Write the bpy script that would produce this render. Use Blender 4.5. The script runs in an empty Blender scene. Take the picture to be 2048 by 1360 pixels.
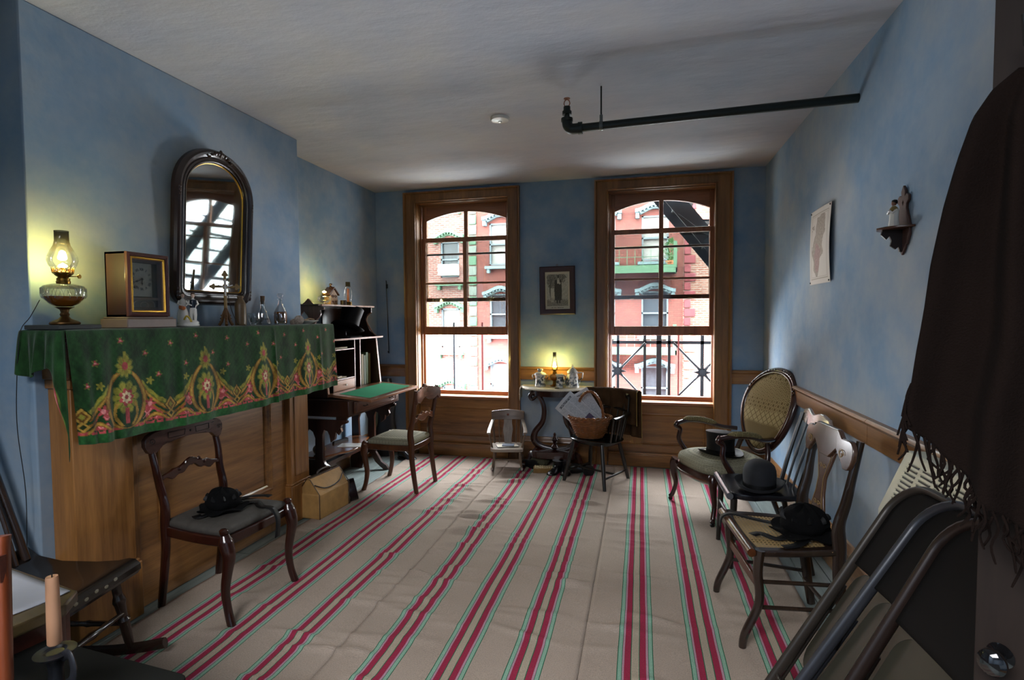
import bpy, bmesh, math, random
import numpy as np
from mathutils import Vector, Matrix, noise
from math import sin, cos, pi, radians as R, sqrt, atan2, hypot
random.seed(7)
SC = bpy.context.scene
COL = SC.collection

# ---------------------------------------------------------------- camera
CAM_H = 1.4098
yaw, pitch, roll, foc = .241, .0431, -.006, 1052.74
fw = Vector((-sin(yaw)*cos(pitch), cos(yaw)*cos(pitch), -sin(pitch)))
rt = Vector((cos(yaw), sin(yaw), 0)); up = rt.cross(fw)
r2 = rt*cos(roll)+up*sin(roll); u2 = -rt*sin(roll)+up*cos(roll)
cd = bpy.data.cameras.new('camera'); cam = bpy.data.objects.new('camera', cd); COL.objects.link(cam)
cd.sensor_width = 36; cd.lens = foc*36/2048; cd.clip_start = .02; cd.clip_end = 200
m = Matrix((r2, u2, -fw)).transposed().to_4x4(); m.translation = (0, 0, CAM_H); cam.matrix_world = m
SC.camera = cam

# ---------------------------------------------------------------- light
W = bpy.data.worlds.new('sky'); SC.world = W; W.use_nodes = True
bg = W.node_tree.nodes['Background']
bg.inputs[0].default_value = (.88, .94, 1.0, 1); bg.inputs[1].default_value = 24.0
def lamp(name, kind, loc, energy, color=(1, 1, 1), rot=(0, 0, 0), **k):
    d = bpy.data.lights.new(name, kind); d.energy = energy; d.color = color
    for a, b in k.items(): setattr(d, a, b)
    o = bpy.data.objects.new(name, d); COL.objects.link(o); o.location = loc; o.rotation_euler = rot
    return o
lamp('sun', 'SUN', (0, -5, 30), 1.2, (1, .95, .86), (R(46), 0, R(-14)), angle=R(3))
for x, z in ((-1.67, 1.57), (.18, 1.57)):                    # sampling portals in the two window openings
    p = lamp('window_portal', 'AREA', (x, 5.42, z), 1, (1, 1, 1), (R(-90), 0, 0), shape='RECTANGLE', size=.95, size_y=2.0)
    p.data.cycles.is_portal = True
lamp('added_fill_light', 'AREA', (-1.3, -1.2, 2.6), 135, (.96, .97, 1), (0, 0, 0), shape='RECTANGLE', size=2.2, size_y=1.4)  # added area light behind the camera to fill the room, no known fixture
SC.view_settings.view_transform = 'Standard'; SC.view_settings.look = 'None'
SC.view_settings.exposure = 1.05; SC.view_settings.gamma = 1; SC.view_settings.use_curve_mapping = False
SC.cycles.use_denoising = True
SC.cycles.max_bounces = 10; SC.cycles.diffuse_bounces = 5; SC.cycles.transparent_max_bounces = 16
SC.cycles.sample_clamp_indirect = 6; SC.cycles.caustics_reflective = False; SC.cycles.caustics_refractive = False

# ---------------------------------------------------------------- materials
MATS = {}
def rgb(h):
    if isinstance(h, str):
        v = [int(h[i:i+2], 16)/255 for i in (0, 2, 4)]
        return tuple(c/12.92 if c <= .04045 else ((c+.055)/1.055)**2.4 for c in v)+(1,)
    return tuple(h)+(1,) if len(h) == 3 else tuple(h)
class NT:
    def __init__(s, name):
        s.m = bpy.data.materials.new(name); s.m.use_nodes = True; s.t = s.m.node_tree
        s.b = s.t.nodes['Principled BSDF']; s.out = s.t.nodes['Material Output']
    def n(s, kind, **k):
        o = s.t.nodes.new('ShaderNode'+kind)
        for a, b in k.items():
            if a == 'ins':
                for i, v in b.items():
                    if hasattr(v, 'is_output') or isinstance(v, bpy.types.NodeSocket): s.t.links.new(v, o.inputs[i])
                    else: o.inputs[i].default_value = v
            else: setattr(o, a, b)
        return o
    def l(s, a, b): s.t.links.new(a, b)
    def coord(s, scale=(1, 1, 1), kind='Object', rot=(0, 0, 0)):
        c = s.n('TexCoord'); mp = s.n('Mapping', ins={0: c.outputs[kind]}); mp.inputs['Scale'].default_value = scale
        mp.inputs['Rotation'].default_value = rot
        return mp.outputs[0]
    def noise(s, vec, scale=5, detail=4, rough=.55):
        return s.n('TexNoise', ins={'Vector': vec, 'Scale': scale, 'Detail': detail, 'Roughness': rough}).outputs['Fac']
    def ramp(s, fac, stops, interp='LINEAR'):
        r = s.n('ValToRGB', ins={0: fac}); e = r.color_ramp; e.interpolation = interp
        while len(e.elements) > 1: e.elements.remove(e.elements[-1])
        e.elements[0].position = stops[0][0]; e.elements[0].color = rgb(stops[0][1])
        for p, c in stops[1:]: e.elements.new(p).color = rgb(c)
        return r.outputs[0]
    def mix(s, f, a, b, mode='MIX'):
        o = s.n('MixRGB', blend_type=mode)
        for i, v in ((0, f), (1, a), (2, b)):
            if isinstance(v, bpy.types.NodeSocket): s.l(v, o.inputs[i])
            else: o.inputs[i].default_value = v if i == 0 else rgb(v)
        return o.outputs[0]
    def math(s, op, a, b=0, c=0):
        o = s.n('Math', operation=op)
        for i, v in ((0, a), (1, b), (2, c)):
            if isinstance(v, bpy.types.NodeSocket): s.l(v, o.inputs[i])
            else: o.inputs[i].default_value = v
        return o.outputs[0]
    def bump(s, h, strength=.2, dist=.01):
        b = s.n('Bump', ins={'Height': h, 'Strength': strength, 'Distance': dist}); s.l(b.outputs[0], s.b.inputs['Normal'])
    def col(s, c):
        if isinstance(c, bpy.types.NodeSocket): s.l(c, s.b.inputs['Base Color'])
        else: s.b.inputs['Base Color'].default_value = rgb(c)
    def set(s, rough=.5, metal=0, spec=.5, **k):
        s.b.inputs['Roughness'].default_value = rough; s.b.inputs['Metallic'].default_value = metal
        s.b.inputs['Specular IOR Level'].default_value = spec
        for a, v in k.items(): s.b.inputs[a.replace('_', ' ')].default_value = v
        return s.m
def plain(name, c, rough=.5, metal=0, spec=.5, var=.12, vs=8, bump=0, bs=60):
    n = NT(name); v = n.coord(); f = n.noise(v, vs); a = rgb(c)
    lo = tuple(x*(1-var) for x in a[:3]); hi = tuple(min(1, x*(1+var)) for x in a[:3])
    n.col(n.ramp(f, [(.3, lo), (.7, hi)]))
    if bump: n.bump(n.noise(v, bs, 5), bump, .004)
    return n.set(rough, metal, spec)
def wood(name, dark, light, axis=2, scale=6, rough=.35, stretch=.07, bump=.06, spec=.5, coat=0):
    n = NT(name); sc = [1, 1, 1]; sc[axis] = stretch; v = n.coord(tuple(sc))
    g = n.noise(v, scale*5, 6, .65); w = n.noise(v, scale, 3, .5); h = n.noise(v, scale*28, 3, .6)
    f = n.math('ADD', n.math('MULTIPLY', g, .5), n.math('ADD', n.math('MULTIPLY', w, .35), n.math('MULTIPLY', h, .15)))
    n.col(n.ramp(f, [(.34, dark), (.64, light)])); n.bump(f, bump, .01)
    m = n.set(rough, 0, spec)
    if coat: n.b.inputs['Coat Weight'].default_value = coat; n.b.inputs['Coat Roughness'].default_value = .15
    return m
def attr_mat(name, rough=.8, spec=.2, bumps=0, sheen=0, alpha=False, mottle=None):
    n = NT(name); a = n.n('VertexColor', layer_name='print'); c = a.outputs[0]
    if mottle:
        v = n.coord((1, 1, .45)); f = n.noise(v, mottle, 5, .6)
        c = n.mix(1.0, c, n.ramp(f, [(.32, (.42, .42, .42)), (.55, (1, 1, 1)), (.75, (1.35, 1.35, 1.3))]), 'MULTIPLY')
    n.col(c)
    if bumps: n.bump(n.noise(n.coord(), bumps, 3), .3, .003)
    m = n.set(rough, 0, spec)
    if sheen: n.b.inputs['Sheen Weight'].default_value = sheen
    return m
def clear_glass(name, tint=(1, 1, 1), trans=.9, rough=.02):
    # thin pane: mostly see-through with a mirror-like skin
    n = NT(name); t = n.n('BsdfTransparent'); t.inputs[0].default_value = rgb(tuple(x*trans for x in tint))
    g = n.n('BsdfGlossy'); g.inputs['Roughness'].default_value = rough; g.inputs[0].default_value = (1, 1, 1, 1)
    lw = n.n('LayerWeight'); lw.inputs[0].default_value = .38
    k = n.math('MULTIPLY_ADD', lw.outputs['Fresnel'], .62, .025)
    mx = n.n('MixShader', ins={0: k, 1: t.outputs[0], 2: g.outputs[0]}); n.l(mx.outputs[0], n.out.inputs[0])
    return n.m
def emit(name, c, s):
    n = NT(name); n.b.inputs['Emission Color'].default_value = rgb(c); n.b.inputs['Emission Strength'].default_value = s
    n.col(c); return n.m

# ---------------------------------------------------------------- geometry helpers
class MB:
    def __init__(s): s.v = []; s.f = []; s.c = None
    def add(s, vs, fs, M=None):
        o = len(s.v)
        s.v += [tuple(M @ Vector(p)) for p in vs] if M is not None else [tuple(p) for p in vs]
        s.f += [tuple(i+o for i in f) for f in fs]; return s
    def box(s, a, b, M=None):
        (x0, y0, z0), (x1, y1, z1) = a, b
        return s.add([(x0,y0,z0),(x1,y0,z0),(x1,y1,z0),(x0,y1,z0),(x0,y0,z1),(x1,y0,z1),(x1,y1,z1),(x0,y1,z1)],
                     [(0,3,2,1),(4,5,6,7),(0,1,5,4),(1,2,6,5),(2,3,7,6),(3,0,4,7)], M)
    def cbox(s, c, d, M=None):
        return s.box((c[0]-d[0]/2, c[1]-d[1]/2, c[2]-d[2]/2), (c[0]+d[0]/2, c[1]+d[1]/2, c[2]+d[2]/2), M)
    def lathe(s, prof, n=20, M=None, sx=1, sy=1, cap=True):
        vs = []; fs = []; k = len(prof)
        for r, z in prof:
            for i in range(n): a = 2*pi*i/n; vs.append((r*cos(a)*sx, r*sin(a)*sy, z))
        for j in range(k-1):
            for i in range(n): i2 = (i+1) % n; fs.append((j*n+i, j*n+i2, (j+1)*n+i2, (j+1)*n+i))
        if cap: fs.append(tuple(range(n-1, -1, -1))); fs.append(tuple((k-1)*n+i for i in range(n)))
        return s.add(vs, fs, M)
    def tube(s, pts, rad, n=10, closed=False, M=None, asp=1.0, upv=None):
        P = [Vector(p) for p in pts]; k = len(P); rr = rad if hasattr(rad, '__len__') else [rad]*k
        vs = []; fs = []; u = None
        for i, p in enumerate(P):
            if closed: t = P[(i+1) % k]-P[i-1]
            else: t = P[min(i+1, k-1)]-P[max(i-1, 0)]
            t = t.normalized() if t.length > 1e-9 else Vector((0, 0, 1))
            if upv is not None: u = Vector(upv); u = (u-t*u.dot(t)).normalized()
            elif u is None:
                u = Vector((0, 0, 1)) if abs(t.z) < .9 else Vector((1, 0, 0)); u = (u-t*u.dot(t)).normalized()
            else:
                u = (u-t*u.dot(t)); u = u.normalized() if u.length > 1e-6 else Vector((1, 0, 0))
            w = t.cross(u)
            r = rr[i]; ra, rb = r if hasattr(r, '__len__') else (r, r*asp)
            for j in range(n): a = 2*pi*j/n; vs.append(p+u*(cos(a)*ra)+w*(sin(a)*rb))
        for i in range(k if closed else k-1):
            i2 = (i+1) % k
            for j in range(n): j2 = (j+1) % n; fs.append((i*n+j, i*n+j2, i2*n+j2, i2*n+j))
        if not closed: fs.append(tuple(range(n-1, -1, -1))); fs.append(tuple((k-1)*n+j for j in range(n)))
        return s.add(vs, fs, M)
    def plate(s, samp, th, fn, closed=False):
        # samp: (s, lo, hi); fn(s, t, d) -> xyz with d = -th/2..th/2
        vs = []; fs = []
        for q, lo, hi in samp:
            vs += [fn(q, lo, -th/2), fn(q, hi, -th/2), fn(q, hi, th/2), fn(q, lo, th/2)]
        for i in range(len(samp)-1):
            a = i*4; b = a+4
            for j in range(4): j2 = (j+1) % 4; fs.append((a+j, a+j2, b+j2, b+j))
        fs.append((3, 2, 1, 0)); e = (len(samp)-1)*4; fs.append((e, e+1, e+2, e+3))
        return s.add(vs, fs)
    def prism(s, out, z0, z1, fn=lambda x, y, z: (x, y, z), holes=()):
        bm = bmesh.new(); 
        loops = [out]+list(holes); es = []
        for lp in loops:
            vv = [bm.verts.new((p[0], p[1], 0)) for p in lp]
            es += [bm.edges.new((vv[i], vv[(i+1) % len(vv)])) for i in range(len(vv))]
        bmesh.ops.triangle_fill(bm, edges=es, use_beauty=True)
        bm.verts.index_update(); base = [v.co.copy() for v in bm.verts]; n = len(base); tr = []
        for f in bm.faces:
            t = tuple(v.index for v in f.verts)
            if f.normal.z < 0: t = t[::-1]
            tr.append(t)
        vs = [fn(p.x, p.y, z0) for p in base]+[fn(p.x, p.y, z1) for p in base]
        fs = [t[::-1] for t in tr]+[tuple(i+n for i in t) for t in tr]
        cnt = {}
        for t in tr:
            for i in range(3): cnt[(t[i], t[(i+1) % 3])] = 1
        for (a, b) in cnt:
            if (b, a) not in cnt: fs.append((a, b, b+n, a+n))
        bm.free(); return s.add(vs, fs)
    def rings(s, rings, cap0=True, cap1=True, M=None):
        n = len(rings[0]); vs = [p for r in rings for p in r]; fs = []
        for j in range(len(rings)-1):
            for i in range(n): i2 = (i+1) % n; fs.append((j*n+i, j*n+i2, (j+1)*n+i2, (j+1)*n+i))
        if cap0: fs.append(tuple(range(n-1, -1, -1)))
        if cap1: fs.append(tuple((len(rings)-1)*n+i for i in range(n)))
        return s.add(vs, fs, M)
    def grid(s, nu, nv, fn, closed_u=False):
        vs = [fn(i/(nu if closed_u else nu-1), j/(nv-1)) for j in range(nv) for i in range(nu)]; fs = []
        for j in range(nv-1):
            for i in range(nu if closed_u else nu-1):
                i2 = (i+1) % nu; fs.append((j*nu+i, j*nu+i2, (j+1)*nu+i2, (j+1)*nu+i))
        return s.add(vs, fs)
    def sweep(s, prof, frames, closed=False):
        # prof: 2D (a,b) closed outline; frames: (origin, A, B)
        rs = [[o+A*a+B*b for a, b in prof] for o, A, B in frames]
        if closed: rs.append(rs[0])
        return s.rings(rs, not closed, not closed)
    def build(s, name, mat, parent=None, label=None, cat=None, group=None, kind=None, bev=0, solid=0, sub=0, loc=None, rot=None, ang=38, seg=2, flat=False, wn=False):
        me = bpy.data.meshes.new(name); me.from_pydata([tuple(p) for p in s.v], [], s.f); me.update()
        if s.c is not None:
            ca = me.color_attributes.new('print', 'FLOAT_COLOR', 'POINT'); ca.data.foreach_set('color', np.asarray(s.c, np.float32).ravel())
        bm = bmesh.new(); bm.from_mesh(me)
        if not solid and s.c is None and len(s.v) < 60000: bmesh.ops.recalc_face_normals(bm, faces=bm.faces)
        if not flat:
            for f in bm.faces: f.smooth = True
            ca_ = R(ang)
            for e in bm.edges:
                if len(e.link_faces) == 2 and e.calc_face_angle(0) > ca_: e.smooth = False
        bm.to_mesh(me); bm.free()
        me.materials.append(mat)
        o = bpy.data.objects.new(name, me); COL.objects.link(o)
        if parent: o.parent = parent
        if loc is not None: o.location = loc
        if rot is not None: o.rotation_euler = rot
        if solid:
            md = o.modifiers.new('solid', 'SOLIDIFY'); md.thickness = solid; md.offset = 0
        if bev:
            md = o.modifiers.new('bevel', 'BEVEL'); md.width = bev; md.segments = seg; md.limit_method = 'ANGLE'; md.angle_limit = R(40)
        if sub:
            md = o.modifiers.new('sub', 'SUBSURF'); md.levels = sub; md.render_levels = sub
        tag(o, label, cat, group, kind); return o
def tag(o, label=None, cat=None, group=None, kind=None):
    if label: o['label'] = label
    if cat: o['category'] = cat
    if group: o['group'] = group
    if kind: o['kind'] = kind
    return o
def thing(name, label, cat, loc=(0, 0, 0), rz=0, group=None, rot=None):
    o = bpy.data.objects.new(name, None); COL.objects.link(o); o.location = loc
    o.rotation_euler = rot if rot is not None else (0, 0, rz); o.empty_display_size = .1
    return tag(o, label, cat, group)
def copy_tree(o, parent=None):
    c = o.copy(); COL.objects.link(c); c.parent = parent
    for ch in list(o.children): copy_tree(ch, c)
    return c
def T(*p): return Matrix.Translation(p)
def RX(a): return Matrix.Rotation(R(a), 4, 'X')
def RY(a): return Matrix.Rotation(R(a), 4, 'Y')
def RZ(a): return Matrix.Rotation(R(a), 4, 'Z')
def bez(ps, n=12):
    # Catmull-Rom through the points
    P = [Vector(p) for p in ps]; out = []
    for i in range(len(P)-1):
        a = P[max(i-1, 0)]; b = P[i]; c = P[i+1]; d = P[min(i+2, len(P)-1)]
        for k in range(n):
            t = k/n
            out.append(.5*((2*b)+(c-a)*t+(2*a-5*b+4*c-d)*t*t+(3*b-a-3*c+d)*t**3))
    out.append(P[-1]); return out
def lerp(a, b, t): return a+(b-a)*t
def interp(x, xs, ys): return float(np.interp(x, xs, ys))
def pad(mb, outline, z0, h, fn=None, edge=.12):
    # domed cushion over a closed 2D outline
    cx = sum(p[0] for p in outline)/len(outline); cy = sum(p[1] for p in outline)/len(outline); rs = []
    for s_, zz in ((1-edge*.4, 0), (1, .25), (1.0, .5), (.965, .72), (.86, .88), (.66, .97), (.35, 1.0), (.02, 1.0)):
        rs.append([(cx+(x-cx)*s_, cy+(y-cy)*s_, z0+h*zz) for x, y in outline])
    if fn: rs = [[fn(*p) for p in r] for r in rs]
    return mb.rings(rs)
def resample(out, n):
    P = [Vector((p[0], p[1])) for p in out]+[Vector((out[0][0], out[0][1]))]; L = [0]
    for i in range(len(P)-1): L.append(L[-1]+(P[i+1]-P[i]).length)
    r = []
    for k in range(n):
        t = L[-1]*k/n; i = max(j for j in range(len(L)-1) if L[j] <= t+1e-9)
        f = (t-L[i])/max(L[i+1]-L[i], 1e-9); q = P[i].lerp(P[i+1], f); r.append((q.x, q.y))
    return r
def rrect(w, d, r, n=5, cx=0, cy=0):
    o = []
    for sx, sy, a0 in ((1, 1, 0), (-1, 1, 90), (-1, -1, 180), (1, -1, 270)):
        for k in range(n+1):
            a = R(a0+90*k/n); o.append((cx+sx*(w/2-r)+r*cos(a), cy+sy*(d/2-r)+r*sin(a)))
    return o
def text_mesh(txt, size, font_ext=.0008):
    cu = bpy.data.curves.new('t', 'FONT'); cu.body = txt; cu.size = size; cu.extrude = font_ext; cu.align_x = 'CENTER'; cu.align_y = 'CENTER'; cu.resolution_u = 2
    o = bpy.data.objects.new('t', cu); COL.objects.link(o)
    dg = bpy.context.evaluated_depsgraph_get(); me = bpy.data.meshes.new_from_object(o.evaluated_get(dg))
    vs = [tuple(v.co) for v in me.vertices]; fs = [tuple(p.vertices) for p in me.polygons]
    bpy.data.objects.remove(o); bpy.data.curves.remove(cu); bpy.data.meshes.remove(me); return vs, fs
# ---------------------------------------------------------------- palette
def wall_mat(name):
    n = NT(name); v = n.coord(); f = n.noise(v, 1.3, 5, .6); g = n.noise(v, 5, 4, .6)
    c = n.ramp(f, [(.30, '6686a4'), (.48, '7c97b0'), (.60, '929fab'), (.74, 'a3a6a8')])
    c = n.mix(.35, c, n.ramp(g, [(.35, '788fa5'), (.65, 'a9aaa6')]))
    n.col(c); n.bump(n.math('ADD', n.noise(v, 3.2, 4), n.math('MULTIPLY', n.noise(v, 60, 3), .05)), .5, .02); return n.set(.75, 0, .25)
def ceil_mat(name):
    n = NT(name); v = n.coord(); f = n.noise(v, .9, 5, .6)
    c = n.ramp(f, [(.3, '9ea6b4'), (.5, 'b0b2bb'), (.7, 'bdbab8')]); n.col(c)
    n.bump(n.math('ADD', n.noise(n.coord((1, 2.2, 1)), 1.6, 5), n.math('MULTIPLY', n.noise(v, 70, 3), .04)), .55, .03); return n.set(.8, 0, .2)
M_WALL = wall_mat('blue_plaster'); M_CEIL = ceil_mat('ceiling_plaster')
M_OAK = wood('grained_oak', '583619', 'a8743e', 2, 5, .32, coat=.25)
M_OAKX = wood('grained_oak_x', '54341a', 'a0703e', 0, 5, .32, coat=.25)
M_OAKY = wood('grained_oak_y', '54341a', 'a0703e', 1, 5, .32, coat=.25)
M_CASE = wood('casing_oak', '54361a', '96683a', 2, 5, .4, coat=.15)
M_CASEX = wood('casing_oak_x', '54361a', '96683a', 0, 5, .4, coat=.15)
M_SASH = wood('sash_redwood', '683c26', 'a06a44', 2, 6, .35, coat=.2)
M_SASHX = wood('sash_redwood_x', '683c26', 'a06a44', 0, 6, .35, coat=.2)
M_MAHOG = wood('dark_mahogany', '150806', '38170f', 2, 8, .22, coat=.35)
M_MAHOX = wood('dark_mahogany_x', '150806', '38170f', 0, 8, .22, coat=.35)
M_WALN = wood('walnut', '2a1509', '5c3218', 2, 8, .3, coat=.25)
M_WALNX = wood('walnut_x', '2a1509', '5c3218', 0, 8, .3, coat=.25)
M_EBON = wood('black_painted_wood', '0b0a09', '1d1a16', 2, 8, .3, coat=.3)
M_BLACK = plain('black_iron', '101012', .5, .3)
M_BRASS = plain('aged_brass', '7a5a22', .32, .9)
M_GILT = plain('gilt', 'd0a040', .28, .9, bump=.6, bs=160)
M_IRONP = plain('dark_green_pipe', '141d18', .45, .2)
M_WHITE = plain('white_porcelain', 'e2ded6', .2)
M_CREAM = plain('cream_paper', 'd9cfbd', .8)
M_GLASS = clear_glass('clear_glass', (.97, .99, 1), .93)
M_PANE = clear_glass('window_glass', (.93, .95, .93), .75)
M_FELT = plain('black_felt', '0a0a0b', .95, 0, .1, bump=.3, bs=300)
M_SILK = plain('black_silk', '08080a', .6, 0, .25)

# ---------------------------------------------------------------- room shell
D = 5.052; XR = 1.0505; XL = -2.701; XC = -2.449; YC = 3.42; YN = 1.64; ZC = 2.715
def struct(name, mb, mat, parent=None, **k):
    return mb.build(name, mat, parent, kind=None if parent else 'structure', **k)
def holed(mb, x0, x1, z0, z1, holes, fn):
    xs = sorted({x0, x1} | {h[i] for h in holes for i in (0, 1)}); zs = sorted({z0, z1} | {h[i] for h in holes for i in (2, 3)})
    for a, b in zip(xs, xs[1:]):
        for c, d in zip(zs, zs[1:]):
            mx, mz = (a+b)/2, (c+d)/2
            if any(h[0] < mx < h[1] and h[2] < mz < h[3] for h in holes): continue
            fn(mb, a, b, c, d)
    return mb
WX = [(-2.262, -1.262), (-.322, .678)]; WZ = (.03, 2.60)
b = MB(); holed(b, XL-.3, XR+.3, -.15, ZC+.25, [(x0, x1, WZ[0], WZ[1]) for x0, x1 in WX], lambda m_, a, b_, c, d: m_.box((a, D, c), (b_, D+.32, d)))
struct('wall_back', b, M_WALL, flat=True)
def gridbox(a, b_, n):   # box plus a subdivided room-side face is not needed: plain box
    return MB().box(a, b_)
struct('wall_left', MB().box((XL-.2, -.15, -.15), (XL, D, ZC+.25)), M_WALL, flat=True)
struct('wall_right', MB().box((XR, -.15, -.15), (XR+.2, D, ZC+.25)), M_WALL, flat=True)
struct('wall_chimney_breast', MB().box((XL, YN, 0), (XC, YC, ZC)), M_WALL, bev=.006)
b = MB(); holed(b, XL-.2, XR+.2, 0, ZC, [(-1.75, 1.0, 0, 2.35)], lambda m_, a, b_, c, d: m_.box((a, -.27, c), (b_, -.15, d)))
struct('wall_front', b, M_WALL, flat=True)
b = MB(); b.grid(40, 60, lambda u, v: (lerp(XL-.1, XR+.1, u), lerp(-.2, D+.05, v), ZC+.004*noise.noise(Vector((u*5, v*7, 0)))))
struct('ceiling', MB().box((XL-.3, -3.2, ZC), (XR+.3, D+.1, ZC+.2)), M_CEIL, flat=True)
b = MB().box((XL-.3, -3.4, -.15), (XR+.3, -3.2, ZC+.2)); struct('wall_kitchen_back', b, M_WALL, flat=True)
b = MB().box((XL-.3, -3.2, -.15), (XL-.1, -.15, ZC+.2)); struct('wall_kitchen_left', b, M_WALL, flat=True)
b = MB().box((XR+.1, -3.2, -.15), (XR+.3, -.15, ZC+.2)); struct('wall_kitchen_right', b, M_WALL, flat=True)
# floor of painted boards
fl_ = struct('floor', MB().box((XL-.3, -3.2, -.15), (XR+.3, D+.1, -.022)), plain('subfloor_dark', '1a1c1b', .9), flat=True)
mb_ = wood('grey_green_floor_paint', '5f6a68', '8b9692', 1, 5, .45, .05, .12)
x = XL; k = 0; wv = [.135, .15, .128, .142, .155]
while x < XR:
    w = min(wv[k % 5], XR-x); 
    for y0, y1 in (((-.15, 1.9+.37*(k % 3)), (1.9+.37*(k % 3), D))):
        MB().box((x+.002, y0+.0015, -.022), (x+w-.003, y1-.0015, -.001-.0012*((k*7) % 3))).build('plank', mb_, fl_, bev=.0015, seg=1)
    x += w; k += 1

# trim
def molding(name, path, prof, mat, parent=None, **k):
    fr = []
    for o, A, B in path: fr.append((Vector(o), Vector(A), Vector(B)))
    b = MB(); b.sweep(prof, fr); return struct(name, b, mat, parent, **k)
RAIL = [(0, .800), (.016, .800), (.018, .808), (.018, .892), (.026, .900), (.030, .908), (.026, .916), (.020, .922), (.0, .926)]
BASE = [(0, 0), (.020, 0), (.020, .165), (.026, .172), (.022, .185), (.014, .198), (.010, .212), (0, .216)]
def run(prof, p, q, nrm, name, mat):
    return molding(name, [(p, nrm, (0, 0, 1)), (q, nrm, (0, 0, 1))], prof, mat, ang=30)
t = 0
for nm, p, q, nr, mt in (('trim_1', (XR, -.15, 0), (XR, 2.777, 0), (-1, 0, 0), M_OAKY), ('trim_2', (XR, 2.78, 0), (XR, D, 0), (-1, 0, 0), M_OAKY),
        ('trim_3', (XL, YC, 0), (XL, D, 0), (1, 0, 0), M_OAKY), ('trim_4', (XL, D, 0), (-2.372, D, 0), (0, -1, 0), M_OAKX),
        ('trim_5', (-1.153, D, 0), (-.433, D, 0), (0, -1, 0), M_OAKX), ('trim_6', (.786, D, 0), (XR, D, 0), (0, -1, 0), M_OAKX)):
    run(RAIL, p, q, nr, nm, mt)
for nm, p, q, nr, mt in (('baseboard_right', (XR, -.15, 0), (XR, D, 0), (-1, 0, 0), M_OAKY), ('baseboard_left', (XL, YC, 0), (XL, D, 0), (1, 0, 0), M_OAKY),
        ('baseboard_left_near', (XL, -.15, 0), (XL, YN, 0), (1, 0, 0), M_OAKY),
        ('baseboard_back', (-1.153, D, 0), (-.433, D, 0), (0, -1, 0), M_OAKX), ('baseboard_back_left', (XL, D, 0), (-2.372, D, 0), (0, -1, 0), M_OAKX),
        ('baseboard_back_right', (.786, D, 0), (XR, D, 0), (0, -1, 0), M_OAKX)):
    run([(a, z*1.1) for a, z in BASE], p, q, nr, nm, mt)

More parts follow.
